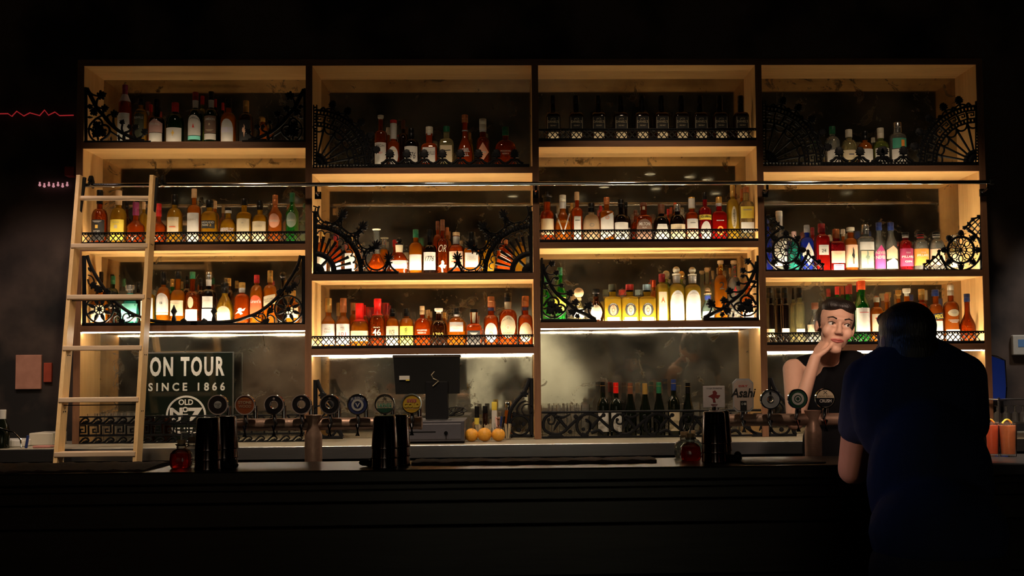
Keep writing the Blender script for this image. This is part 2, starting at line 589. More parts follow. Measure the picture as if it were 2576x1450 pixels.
class Iron:
    """flat ornament drawn in strokes, leaves and discs, each with real thickness"""

    def __init__(self, fmap, wk, Y=0.003, T=0.011, clampx=None, zmin=None, zmax=None):
        self.fm, self.wk, self.Y, self.T = fmap, wk, Y, T
        self.mb = MB()
        self.lk = 1.0
        self.cx, self.zmin, self.zmax = clampx, zmin, zmax

    def w(self, p):
        a, b = self.fm(*p)
        q = U(a, b, self.Y)
        return (q.x, q.z)

    def _cl(self, x, z):
        if self.cx: x = min(max(x, self.cx[0] + 0.0012), self.cx[1] - 0.0012)
        if self.zmin is not None: z = max(z, self.zmin + 0.0005)
        if self.zmax is not None: z = min(z, self.zmax)
        return x, z

    def S(self, pts, w, w1=None, sm=True, closed=False, sub=4, dy=0.0):
        if sm: pts = smooth_pts(pts, sub, closed)
        P = [Vector(self.w(p)) for p in pts]
        n = len(P)
        vs = []
        yb, ym, yf = self.Y + self.T + dy, self.Y + self.T * 0.45 + dy, self.Y + dy
        for k in range(n):
            a = P[(k - 1) % n] if closed else P[max(k - 1, 0)]
            b = P[(k + 1) % n] if closed else P[min(k + 1, n - 1)]
            t = b - a
            if t.length < 1e-7: t = Vector((1, 0))
            t.normalize()
            nn = Vector((-t.y, t.x))
            ww = (w if w1 is None else w + (w1 - w) * k / (n - 1)) * self.wk / 415.0
            for f, y in ((-0.5, yb), (-0.5, ym), (-0.22, yf), (0.22, yf), (0.5, ym), (0.5, yb)):
                x, z = self._cl(P[k].x + nn.x * ww * f, P[k].y + nn.y * ww * f)
                vs.append((x, y, z))
        fs = []
        for k in range(n if closed else n - 1):
            k2 = (k + 1) % n
            for i in range(6):
                j = (i + 1) % 6
                fs.append((k * 6 + i, k * 6 + j, k2 * 6 + j, k2 * 6 + i))
        if not closed:
            fs.append(tuple(range(6)))
            fs.append(tuple((n - 1) * 6 + 5 - i for i in range(6)))
        self.mb.add(vs, fs)
        return self

    def R(self, x, y, r, w, a0=0, a1=360, ry=None):
        ry = ry or r
        full = abs(a1 - a0) >= 360
        n = max(6, int(abs(a1 - a0) / 360 * 28))
        pts = [(x + r * math.cos(math.radians(a0 + (a1 - a0) * k / n)), y - ry * math.sin(math.radians(a0 + (a1 - a0) * k / n))) for k in range(n if full else n + 1)]
        return self.S(pts, w, sm=False, closed=full)

    def G(self, pts, dy=0.0):
        P = [self._cl(*self.w(p)) for p in pts]
        n = len(P)
        c = (sum(p[0] for p in P) / n, sum(p[1] for p in P) / n)
        vs = [(x, self.Y + self.T + dy, z) for x, z in P] + [(x, self.Y + self.T * 0.4 + dy, z) for x, z in P] + [(c[0] + (x - c[0]) * 0.72, self.Y - 0.001 + dy, c[1] + (z - c[1]) * 0.72) for x, z in P]
        fs = [tuple(range(n - 1, -1, -1)), tuple(range(2 * n, 3 * n))]
        for i in range(n):
            j = (i + 1) % n
            fs.append((i, j, n + j, n + i))
            fs.append((n + i, n + j, 2 * n + j, 2 * n + i))
        self.mb.add(vs, fs)
        return self

    def D(self, x, y, r, n=12):
        return self.G([(x + r * math.cos(2 * PI * k / n), y - r * math.sin(2 * PI * k / n)) for k in range(n)], -0.001)

    def leaf(self, x, y, ang, L, kind='grape'):
        """ang: direction the tip points to, degrees counter-clockwise from the right"""
        if kind == 'grape':
            s = [(0, -.10), (.02, -.34), (.16, -.42), (.26, -.30), (.40, -.52), (.58, -.50), (.60, -.30), (.76, -.30), (.82, -.14), (1.02, 0), (.82, .14), (.76, .30), (.60, .30), (.58, .50), (.40, .52), (.26, .30), (.16, .42), (.02, .34), (0, .10)]
        elif kind == 'oak':
            s = [(0, -.08), (.12, -.12), (.16, -.42), (.34, -.36), (.38, -.52), (.56, -.38), (.64, -.46), (.78, -.28), (.9, -.3), (1, 0), (.9, .3), (.78, .28), (.64, .46), (.56, .38), (.38, .52), (.34, .36), (.16, .42), (.12, .12), (0, .08)]
        elif kind == 'fan':
            s = [(-.25, -.32), (-.18, -.42), (0, -.15), (.12, -.62), (.35, -.5), (.4, -.22), (.62, -.3), (.72, -.12), (1, 0), (.72, .12), (.62, .3), (.4, .22), (.35, .5), (.12, .62), (0, .15), (-.18, .42), (-.25, .32)]
        elif kind == 'petal':
            s = [(0, -.05), (.35, -.09), (.75, -.11), (1, 0), (.75, .11), (.35, .09), (0, .05)]
        else:
            s = [(0, -.06), (.3, -.2), (.6, -.16), (1, 0), (.6, .16), (.3, .2), (0, .06)]
        L = L * self.lk
        if kind == 'fan':
            b = math.radians(ang)
            for da, k in ((-78, .62), (-52, .74), (-26, .86), (0, 1.05), (26, .86), (52, .74), (78, .62)): self.leaf(x, y, ang + da, L * k * .92, 'petal')
            return self.D(x, y, L * .2)
        a = math.radians(ang)
        ca, sa = math.cos(a), math.sin(a)
        return self.G([(x + L * (u * ca - v * sa), y - L * (u * sa + v * ca)) for u, v in s], -0.0015)

    def bar_dots(self, p, q, w, step, edge=0.3):
        """bar with a row of pierced holes"""
        p, q = Vector(p), Vector(q)
        t = (q - p).normalized()
        nn = Vector((-t.y, t.x))
        L = (q - p).length
        for s in (-1, 1):
            o = nn * (w * (0.5 - edge / 2) * s)
            self.S([tuple(p + o), tuple(q + o)], w * edge, sm=False)
        k = 0.0
        while k <= L:
            c = p + t * k
            self.S([tuple(c - nn * w * 0.32), tuple(c + nn * w * 0.32)], step * 0.52, sm=False)
            k += step
        return self

    def done(self, name, label, group=None):
        xs = [v[0] for v in self.mb.v]
        zs = [v[2] for v in self.mb.v]
        base = Vector(((min(xs) + max(xs)) / 2, self.Y + self.T / 2, min(zs)))
        self.mb.v = [(v[0] - base.x, v[1] - base.y, v[2] - base.z) for v in self.mb.v]
        o = self.mb.build(name, M_IRON, smooth=True, loc=base, angle=35)
        return tag(o, label, 'fretwork', group)


def crop(ox, oy, s): return (lambda x, y: (ox + x / s, oy + y / s)), 1.0 / s


GRP = 'cast iron fretwork panels'


def iron(ox, oy, s, bay, lev):
    f, k = crop(ox, oy, s)
    return Iron(f, k, clampx=bay_x(bay), zmin=shelf_z(bay, lev))


# grapevine brackets, traced once and turned for the four corners
def vine(bay, lev, cx, cy, W, H, sgn, transpose, label):
    def f(x, y):
        u, v = (x - 95) / 1465.0, (1400 - y) / 1230.0
        if transpose: u, v = v, u
        return cx + sgn * u * W, cy - v * H
    I = Iron(f, 1.18 / 8.786, clampx=bay_x(bay), zmin=shelf_z(bay, lev))
    I.lk = 1.12
    I.S([(128, 170), (128, 1400)], 56, sm=False).S([(95, 1372), (1560, 1372)], 46, sm=False)
    I.S([(150, 190), (270, 430), (370, 620), (500, 770), (620, 920), (800, 1090), (980, 1200), (1240, 1310), (1420, 1350)], 74, 60)
    I.S([(500, 780), (330, 880), (210, 1020), (200, 1180), (250, 1290), (330, 1350)], 34)
    I.S([(300, 920), (360, 860), (440, 870), (490, 950), (480, 1050), (430, 1120)], 40)
    I.S([(430, 1090), (490, 1010), (580, 1010), (645, 1070), (650, 1160), (590, 1250), (450, 1340)], 42)
    I.S([(640, 1120), (760, 1200), (860, 1260), (960, 1330)], 34)
    I.leaf(430, 1080, 130, 190).leaf(420, 1090, 235, 210).leaf(430, 1090, 310, 200)
    for st in ([(165, 215), (270, 320), (400, 360)], [(350, 590), (380, 440), (450, 370)], [(360, 600), (430, 620), (540, 640)], [(500, 790), (520, 700), (580, 640)],
               [(640, 920), (600, 820), (660, 770), (740, 780)], [(790, 1080), (740, 960), (740, 840), (780, 770)], [(960, 1190), (920, 1080), (940, 970)],
               [(990, 1170), (1090, 1130), (1120, 1060)], [(1240, 1310), (1180, 1190), (1200, 1080)], [(1260, 1310), (1370, 1250), (1430, 1170)]):
        I.S(st, 42, 30)
    for x, y, a, L in ((390, 370, 20, 190), (480, 640, 10, 150), (690, 770, 15, 160), (905, 985, 60, 110), (1105, 1075, 110, 90), (1180, 1090, 45, 130), (1390, 1200, 50, 140), (250, 640, 115, 110), (270, 640, 300, 170)):
        I.leaf(x, y, a, L)
    for x, y, a, L in ((160, 575, 0, 110), (160, 830, 0, 120), (160, 1090, 0, 130), (400, 1350, 90, 110), (690, 1350, 90, 90), (860, 1350, 90, 130), (970, 1350, 90, 160)):
        I.leaf(x, y, a, L, 'bud')
    I.S([(1000, 1330), (1130, 1340), (1250, 1350)], 30)
    return I.done('fretwork_panel', label, GRP)


vine(0, 0, 211, 359.5, 167, 140, 1, False, 'grapevine iron corner bracket at the left end of the leftmost bay\'s top shelf')
vine(0, 0, 770, 358, 161, 136, -1, False, 'grapevine iron corner bracket at the right end of the leftmost bay\'s top shelf')
vine(2, 2, 1360, 810, 141, 161, 1, True, 'grapevine iron corner bracket in front of the green bottles, third bay\'s lowest shelf')
vine(2, 2, 1910, 806, 141, 163, -1, True, 'grapevine iron corner bracket at the right end of the third bay\'s lowest shelf')


# fan with greek key band
def key_fan(I, hub=(100, 1330), hx=1, run=()):
    X, Y = hub
    P = lambda r, a: (X + r * math.cos(math.radians(a)), Y - r * math.sin(math.radians(a)))
    arc = lambda r, w, a0=0, a1=90: I.R(X, Y, r, w, a0, a1)
    I.bar_dots((95, 1385), (95, 180), 84, 58)
    I.bar_dots((60, 1358), (1400, 1358), 84, 62)
    I.R(X, Y, 110, 120, 0, 90).R(X, Y, 195, 90, 0, 90)
    for a in (10, 25.5, 41, 58.5, 77): I.S([P(150, a), P(750, a)], 30, 42, sm=False)
    for a in (3, 18, 33.5, 50, 67.5, 85):
        c = P(745, a)
        I.R(c[0], c[1], 108, 32, a + 95, a + 265)
    arc(752, 36); arc(822, 30); arc(975, 34); arc(1055, 46)
    for k in range(19):
        I.S([P(750, 2.5 + k * 4.7), P(830, 2.5 + k * 4.7)], 34, sm=False)
    for k in range(24):
        I.S([P(975, 2 + k * 3.75), P(1060, 2 + k * 3.75)], 34, sm=False)
    n = 8
    st = 90.0 / n
    for k in range(n):
        a0 = k * st
        q = lambda u, v: P(832 + 138 * v, a0 + u * st)
        I.S([q(.05, -.05), q(.05, .72), q(.72, .72), q(.72, .3), q(.42, .3), q(.42, .48)], 28, sm=False)
        I.S([q(.95, 1.05), q(.95, -.02)], 24, sm=False)
    for a in (74, 59, 43, 28, 14):
        p = P(1075, a)
        I.S([p, P(1140, a)], 40, sm=False)
        I.leaf(*P(1120, a), a, 165, 'oak')
        for s in (-1, 1): I.S([P(1120, a + s * 1), P(1100, a + s * 4), P(1065, a + s * 6)], 30)
    for a in (82, 66.5, 51, 35.5, 21, 7):
        I.S([P(1060, a - 2.5), P(1110, a), P(1060, a + 2.5)], 40)
    for x in run: runner(I, x, Y + 15)


def runner(I, x, yb):
    I.leaf(x, yb - 130, 90, 185, 'oak')
    I.S([(x, yb - 150), (x, yb)], 18, sm=False)
    for s in (-1, 1):
        I.S([(x + s * 10, yb - 110), (x + s * 60, yb - 110), (x + s * 100, yb - 70), (x + s * 170, yb - 35)], 44, 52)
        I.S([(x, yb - 100), (x + s * 50, yb - 55), (x + s * 75, yb - 5)], 22)


I = iron(780, 240, 7.631, 1, 0)
key_fan(I, run=[1530, 1852] + [2190 + k * 347 for k in range(6)])
I.S([(1100, 1345), (4210, 1345)], 62, sm=False)
I.bar_dots((3020, 1375), (3900, 1375), 50, 60)
I.S([(1400, 1372), (4210, 1372)], 34, sm=False)
I.done('fretwork_panel', 'iron fan and leaf fretwork running along the second bay\'s whole top shelf', GRP)


def flip(ox, oy, s, axis_px):
    return (lambda x, y: (2 * axis_px - (ox + x / s), oy + y / s)), 1.0 / s


I = iron(1910, 230, 7.434, 3, 0)
key_fan(I, (115, 1330), run=[1500, 1892, 2282])
I.S([(1150, 1358), (4100, 1358)], 30, sm=False)
I.bar_dots((1380, 1358), (2300, 1358), 80, 64)
f, k = flip(1910, 230, 7.434, 2191.5)
I.fm = f
key_fan(I, (115, 1318), run=[1480, 1850])
I.bar_dots((1380, 1346), (2090, 1346), 80, 64)
I.done('fretwork_panel', 'iron fretwork of leaf finials between two key patterned fans, rightmost top shelf', GRP)


# lattice strips
def lattice(bay, lev, label, h=0.078):
    xl, xr = bay_x(bay)
    zb = shelf_z(bay, lev)
    I = Iron(None, 1.0, clampx=(xl, xr), zmin=zb)
    I.w = lambda p: p
    I.wk = 415.0
    k = h / 0.078
    I.S([(xl, zb + .009 * k), (xr, zb + .009 * k)], .018 * k, sm=False).S([(xl, zb + .0735 * k), (xr, zb + .0735 * k)], .0095 * k, sm=False)
    I.S([(xl, zb + .0632 * k), (xr, zb + .0632 * k)], .004, sm=False)
    n = 41
    st = (xr - xl) / n
    for i in range(-1, n + 1):
        x = xl + i * st
        for a, b in ((0, 1.25), (1.25, 0)):
            p, q = (x + a * st, zb + .016 * k), (x + b * st, zb + .064 * k)
            if min(p[0], q[0]) < xl or max(p[0], q[0]) > xr: continue
            I.S([p, q], .0056, sm=False)
    for i in range(2 * n + 1):
        x = xl + i * st / 2
        I.S([(x, zb + .063 * k), (x, zb + .07 * k)], .0085, sm=False)
    return I.done('fretwork_panel', label, GRP)


lattice(0, 1, 'iron diamond lattice strip along the leftmost bay\'s middle shelf')
lattice(1, 2, 'iron diamond lattice strip along the second bay\'s lowest shelf')
lattice(2, 0, 'dim iron diamond lattice strip before the row of ten square black bottles')
lattice(2, 1, 'iron diamond lattice strip along the third bay\'s middle shelf')
lattice(3, 2, 'iron diamond lattice strip along the rightmost bay\'s lowest shelf')


# rosette brackets joined by a sagging arc
def rosette(I, c=(375, 1055)):
    X, Y = c
    I.S([(80, 25), (80, 1372)], 74, sm=False).S([(40, 1345), (2250, 1345)], 60, sm=False)
    I.S([(140, 20), (175, 150), (260, 330), (400, 560), (560, 790), (700, 930), (850, 1050), (1000, 1140), (1190, 1215), (1400, 1275), (1750, 1305), (2250, 1310)], 60, 62)
    I.R(X, Y, 262, 34)
    for k in range(8):
        a = 22.5 + k * 45
        I.leaf(X + 85 * math.cos(math.radians(a)), Y - 85 * math.sin(math.radians(a)), a, 180, 'bud')
        b = math.radians(k * 45)
        I.S([(X + 45 * math.cos(b), Y - 45 * math.sin(b)), (X + 100 * math.cos(b), Y - 100 * math.sin(b))], 16, sm=False)
    I.R(X, Y, 100, 18).D(X, Y, 46)
    I.S([(1180, 1225), (1060, 1200), (960, 1280), (860, 1300), (820, 1220), (860, 1150), (930, 1150), (950, 1210), (900, 1225)], 26)
    I.S([(640, 1330), (650, 1220), (720, 1170), (780, 1220), (740, 1270)], 30).S([(780, 1210), (760, 1110), (700, 1040), (680, 960)], 40)
    I.leaf(700, 1130, 70, 130).leaf(960, 1200, 20, 130, 'bud').leaf(760, 1320, 30, 130)
    I.S([(160, 400), (230, 430), (270, 520), (230, 590), (170, 560), (150, 480)], 26).leaf(210, 560, 320, 150).leaf(160, 250, 300, 120, 'bud').leaf(300, 640, 330, 170)
    I.S([(520, 840), (560, 800), (590, 720), (540, 690)], 36).leaf(560, 730, 140, 110)
    x = 1805
    I.G([(x - 55, 1345), (x - 40, 1240), (x - 22, 1180), (x - 34, 1140), (x - 62, 1100), (x - 30, 1040), (x, 965), (x + 30, 1040), (x + 62, 1100), (x + 34, 1140), (x + 22, 1180), (x + 40, 1240), (x + 55, 1345)])
    I.G([(1900, 1345), (1940, 1260), (2000, 1225), (2050, 1270), (2080, 1320), (2140, 1300), (2170, 1345)])


I = iron(200, 640, 7.631, 0, 2)
rosette(I)
f, k = flip(200, 640, 7.631, 487.0)
I.fm = f
rosette(I)
I.done('fretwork_panel', 'iron fretwork with a flower roundel in each corner and two spear finials', GRP)


# sunburst fans with rope border and shell finials
def sunburst(I):
    X, Y = 110, 1325
    P = lambda r, a: (X + r * math.cos(math.radians(a)), Y - r * math.sin(math.radians(a)))
    I.S([(92, 185), (92, 1385)], 74, sm=False).S([(55, 1350), (1700, 1350)], 72, sm=False)
    I.R(X, Y, 90, 150, 0, 90).R(X, Y, 345, 105, 0, 90)
    I.S([P(160, 45), P(300, 45)], 60, sm=False)
    for k in range(9):
        a = 3.2 + k * 10.6
        I.S([P(380, a), P(690, a)], 26, 62, sm=False)
    for k in range(8):
        a = 8.5 + k * 10.6
        p = P(735, a)
        I.R(p[0], p[1], 62, 24, a - 100, a + 100)
    I.R(X, Y, 870, 92, 0, 90)
    for k in range(24):
        a = 2 + k * 3.7
        I.S([P(832, a), P(908, a + 2.6)], 22, sm=False, dy=-0.004)
    I.R(670, 730, 0, 0) if False else None
    c = P(870, 45)
    I.R(c[0] + 5, c[1] + 5, 60, 26)
    for cx, cy, a0, a1, r in ((370, 175, 150, 350, 225), (800, 385, 165, 345, 205), (1120, 690, 130, 300, 205), (1270, 1090, 75, 380, 205)):
        I.R(cx, cy, r, 34, a0, a1).R(cx, cy, r + 55, 24, a0 + 14, a1 - 14)
        n = 9
        for j in range(n + 1):
            b = math.radians(a0 + 10 + (a1 - a0 - 20) * j / n)
            I.S([(cx + r * math.cos(b), cy - r * math.sin(b)), (cx + (r + 105) * math.cos(b), cy - (r + 105) * math.sin(b))], 26, sm=False)
    I.R(X, Y, 985, 26, 8, 80)
    for x, y, a in ((600, 250, 62), (985, 480, 48), (1240, 840, 42), (1510, 1090, 90)):
        I.leaf(x, y, a, 190, 'fan')
        b = math.radians(a)
        I.S([(x - 60 * math.cos(b) - 70 * math.sin(b), y + 60 * math.sin(b) - 70 * math.cos(b)), (x - 60 * math.cos(b) + 70 * math.sin(b), y + 60 * math.sin(b) + 70 * math.cos(b))], 30, sm=False)
        I.S([(x, y), (x - 110 * math.cos(b), y + 110 * math.sin(b))], 44, sm=False)
    I.S([(1490, 1140), (1470, 1230), (1420, 1330)], 44).S([(1530, 1140), (1550, 1230), (1660, 1330)], 44)


I = iron(780, 510, 7.631, 1, 1)
sunburst(I)
I.done('fretwork_panel', 'iron sunburst bracket with shell finials at the left of the second bay\'s middle shelf', GRP)
f, k = flip(780, 510, 7.631, 1064.2)
I = Iron(f, k, clampx=bay_x(1), zmin=shelf_z(1, 1))
sunburst(I)
I.done('fretwork_panel', 'iron sunburst bracket with shell finials at the right of the second bay\'s middle shelf', GRP)


# wheel brackets with lattice wedges
def wheel(I):
    X, Y = 580, 930
    P = lambda r, a: (X + r * math.cos(math.radians(a)), Y - r * math.sin(math.radians(a)))
    I.S([(140, 200), (140, 1400)], 56, sm=False).S([(130, 1378), (1365, 1378)], 56, sm=False)
    I.R(X, Y, 440, 42, 110, 345).R(X, Y, 285, 52).R(X, Y, 118, 20)
    for k in range(10): I.S([P(0, k * 36 + 18), P(122, k * 36 + 18)], 17, sm=False)
    for k in range(8):
        a = k * 45
        c = P(188, a)
        pts = [(c[0] + 68 * math.cos(t) * math.cos(math.radians(a)) - 48 * math.sin(t) * math.sin(math.radians(a)), c[1] - 68 * math.cos(t) * math.sin(math.radians(a)) - 48 * math.sin(t) * math.cos(math.radians(a))) for t in [2 * PI * j / 14 for j in range(14)]]
        I.S(pts, 19, sm=False, closed=True)
        I.S([P(250, a + 22.5), P(205, a + 22.5)], 22, sm=False)
        c = P(365, a)
        I.D(c[0], c[1], 62).S([P(300, a), P(430, a)], 56, sm=False)
        for s in (-1, 1):
            I.S([P(300, a + s * 12), P(345, a + s * 10), P(370, a + s * 17)], 24, 8)
    I.S([(150, 215), (320, 270), (430, 400), (520, 440)], 40)
    for q in ([(130, 330), (330, 530)], [(130, 480), (250, 600)], [(170, 240), (440, 480)], [(130, 620), (200, 560)], [(130, 450), (330, 260)], [(150, 600), (440, 330)], [(230, 620), (480, 420)], [(130, 700), (520, 440)]):
        I.S(q, 26, sm=False)
    for x, y in ((330, 270), (410, 370), (510, 450), (200, 210)): I.leaf(x - 30, y + 30, 45, 90)
    I.S([(1050, 960), (1100, 1060), (1230, 1160), (1360, 1260), (1370, 1390)], 36)
    I.S([(1050, 960), (1020, 1080), (930, 1240), (860, 1370)], 36)
    for q in ([(1000, 1100), (1290, 1390)], [(940, 1210), (1130, 1390)], [(1060, 1020), (1350, 1310)], [(900, 1300), (1000, 1390)], [(1120, 1080), (870, 1370)], [(1200, 1150), (980, 1390)], [(1290, 1210), (1120, 1390)], [(1360, 1290), (1260, 1390)]):
        I.S(q, 26, sm=False)
    for x, y, a in ((1050, 990, 90), (1150, 1110, 50), (1270, 1190, 45), (1340, 1260, 30)): I.leaf(x, y, a, 80)


I = iron(1910, 520, 8.531, 3, 1)
wheel(I)
I.done('fretwork_panel', 'iron rose wheel bracket at the left end of the rightmost bay\'s middle shelf', GRP)
f, k = flip(1910, 520, 8.531, 2198.2)
I = Iron(f, k, clampx=bay_x(3), zmin=shelf_z(3, 1))
wheel(I)
I.done('fretwork_panel', 'iron rose wheel bracket at the right end of the rightmost bay\'s middle shelf', GRP)

# key and wave panel on the counter, leftmost bay
I = Iron(lambda x, y: (x, y - 0.0105 * (x - 197)), 1.0, clampx=(bay_x(0)[0], bay_x(0)[1]), zmin=CNT)
I.S([(198, 1050), (768, 1050)], 4, sm=False).S([(198, 1118), (768, 1118)], 5, sm=False).S([(198, 1068), (768, 1068)], 3.5, sm=False).S([(198, 1098), (768, 1098)], 3.5, sm=False)
for k in range(19):
    x = 186 + k * 31.6
    for yy, hh in ((1067, 16), (1117, 16)):
        I.S([(x - 2, yy), (x + 12, yy - 3), (x + 22, yy - 12), (x + 30, yy - 14), (x + 36, yy - 8), (x + 31, yy - 3)], 4.5, 3.5)
        I.D(x + 30, yy - 5, 3.6)
        I.G([(x + 14, yy + 1), (x + 24, yy - 7), (x + 36, yy + 1)])
    I.S([(x + 4, 1096), (x + 4, 1072), (x + 28, 1072), (x + 28, 1089), (x + 15, 1089), (x + 15, 1081), (x + 22, 1081)], 4.2, sm=False)
    I.S([(x + 4, 1096), (x + 33, 1096)], 4, sm=False)
I.done('fretwork_panel', 'low iron panel of key and wave pattern on the counter beside the ladder', GRP)

# scrolling vine panel on the counter, third bay
f, k = crop(1350, 940, 6.283)
I = Iron(lambda x, y: f(x, y - 0.0105 * (x - 80) if x > 80 else y), k, clampx=bay_x(2), zmin=CNT)
I.S([(80, 618), (3550, 618)], 36, sm=False).S([(80, 1015), (3550, 1015)], 34, sm=False)
for k in range(4):
    d = k * 1085
    T = lambda pts: [(x + d, y + (0.0105 * d)) for x, y in pts]
    I.S(T([(215, 650), (140, 700), (105, 800), (140, 910), (300, 968), (430, 925), (560, 805), (690, 695), (820, 645), (960, 695), (1080, 805), (1200, 905), (1300, 975)]), 48)
    I.S(T([(250, 640), (290, 720), (260, 800), (190, 790), (180, 720)]), 34, 24)
    I.S(T([(720, 690), (645, 770), (640, 880), (700, 970), (790, 960), (850, 870), (830, 770), (770, 730)]), 50, 34)
    for pts, w0, w1 in (([(330, 690), (400, 780), (480, 870)], 70, 40), ([(300, 680), (420, 700), (530, 650)], 56, 22), ([(350, 770), (300, 850), (270, 910)], 60, 14),
                        ([(860, 880), (960, 760), (1060, 665)], 64, 36), ([(860, 950), (980, 910), (1060, 980)], 60, 40), ([(780, 750), (850, 800), (840, 900)], 50, 40)):
        I.S(T(pts), w0, w1)
    for x, y, r in ((190, 735, 28), (740, 890, 30), (1060, 670, 34), (620, 690, 36), (530, 930, 34)): I.D(x + d, y + 0.0105 * d, r)
    I.G(T([(150, 1010), (230, 960), (400, 965), (440, 1010)])).G(T([(690, 1010), (720, 940), (800, 950), (830, 1010)]))
    I.G(T([(160, 630), (280, 690), (330, 630)])).G(T([(760, 630), (830, 660), (930, 630)]))
I.done('fretwork_panel', 'low iron panel of scrolling vines on the counter before the wine bottles', GRP)


# small curved brackets standing on the counter
def counter_bracket(bay, corner, sgn, label):
    fm = lambda x, y: (corner[0] + sgn * (2432 - x) / 4.025, corner[1] - (970 - y) / 4.025)
    I = Iron(fm, 1 / 4.025, clampx=bay_x(bay), zmin=CNT)
    I.S([(2408, 372), (2408, 970)], 42, sm=False).S([(2130, 955), (2432, 955)], 34, sm=False)
    I.S([(2392, 372), (2360, 460), (2310, 540), (2245, 615), (2195, 700), (2180, 790), (2165, 880), (2140, 950)], 40)
    I.R(2290, 850, 100, 24).R(2365, 690, 55, 16)
    for x, y in ((2225, 840), (2330, 835), (2280, 895)): I.D(x, y, 24)
    I.S([(2290, 750), (2260, 690), (2290, 630), (2350, 600)], 20).leaf(2330, 560, 80, 80).leaf(2250, 760, 120, 60)
    I.S([(2290, 850), (2290, 800)], 14, sm=False)
    return I.done('fretwork_panel', label, GRP)


counter_bracket(1, (1343, 1101), -1, 'small curved iron bracket standing on the counter behind the oranges')
counter_bracket(1, (787, 1105), 1, 'small curved iron bracket behind the beer taps beside the second upright')
counter_bracket(3, (2490, 1096), -1, 'small curved iron bracket on the counter behind the person in navy')
counter_bracket(3, (1929, 1100), 1, 'small curved iron bracket behind the silver ring and green tap badges')

# ------------------------------------------------------------------ bottles
GL = {
    'A': glass('amber_glass', (1.0, 0.29, 0.008)),
    'D': glass('deep_amber_glass', (0.56, 0.085, 0.004)),
    'G': glass('golden_glass', (1.0, 0.55, 0.03)),
    'R': glass('red_amber_glass', (0.92, 0.135, 0.005)),
    'r': glass('bright_red_glass', (0.92, 0.02, 0.01)),
    'K': glass('near_black_glass', (0.020, 0.010, 0.008), 0.08, refr=0.3),
    'E': glass('green_glass', (0.02, 0.30, 0.035)),
    'e': glass('dark_green_glass', (0.015, 0.06, 0.015), 0.1, refr=0.4),
    'C': glass('clear_glass', (0.90, 0.91, 0.84), 0.35, refr=0.45),
    'c': glass('clear_pale_yellow_glass', (0.92, 0.82, 0.42), 0.25, refr=0.5),
    'B': glass('blue_glass', (0.04, 0.10, 0.95)),
    'T': glass('teal_glass', (0.06, 0.75, 0.60), refr=0.5),
    'O': glass('orange_glass', (0.98, 0.27, 0.03), refr=0.5),
    'Y': glass('yellow_gold_glass', (1.0, 0.64, 0.05), refr=0.32),
    'g': glass('yellow_green_glass', (0.62, 0.78, 0.16), 0.3, refr=0.5),
    'V': glass('thin_clear_glass', (0.98, 0.98, 0.96), 0.95, refr=0.0),
    'W': glass('cream_wrapped_glass', (0.85, 0.66, 0.42), 0.05, refr=0.0),
    'P': glass('plum_red_glass', (0.62, 0.02, 0.03)),
    'L': glass('pale_aqua_glass', (0.60, 0.92, 0.84), 0.2, refr=0.45),
    'N': glass('brown_black_glass', (0.10, 0.026, 0.006), 0.12, refr=0.45),
}


def cm(name, c, rough=0.45, metal=0.0): return pm(name, c, rough, metal, 0.08, 60)


CAPC = {
    'k': pm('black_cap', (0.004, 0.004, 0.004), 0.35, 0, 0.08, 60, spec=0.35), 'r': cm('red_cap', (0.55, 0.02, 0.02)), 'd': cm('dark_red_cap', (0.24, 0.01, 0.015)),
    'p': cm('purple_cap', (0.20, 0.02, 0.08)), 'g': cm('gold_cap', (0.75, 0.45, 0.12), 0.35, 0.6), 't': cm('tan_cork_cap', (0.62, 0.40, 0.20), 0.7),
    'e': cm('green_cap', (0.01, 0.14, 0.06)), 'w': cm('cream_cap', (0.82, 0.76, 0.60)), 's': cm('silver_cap', (0.72, 0.70, 0.66), 0.25, 0.9),
    'c': cm('copper_cap', (0.62, 0.22, 0.08), 0.35, 0.5), 'b': cm('navy_cap', (0.01, 0.03, 0.16)), 'o': cm('orange_red_cap', (0.85, 0.10, 0.015)),
    'x': cm('red_wax_cap', (0.85, 0.015, 0.01), 0.3), 'n': cm('brown_cap', (0.16, 0.055, 0.025)), 'y': cm('grey_cap', (0.36, 0.36, 0.36)),
    'm': cm('pink_cap', (0.85, 0.55, 0.50)),
}
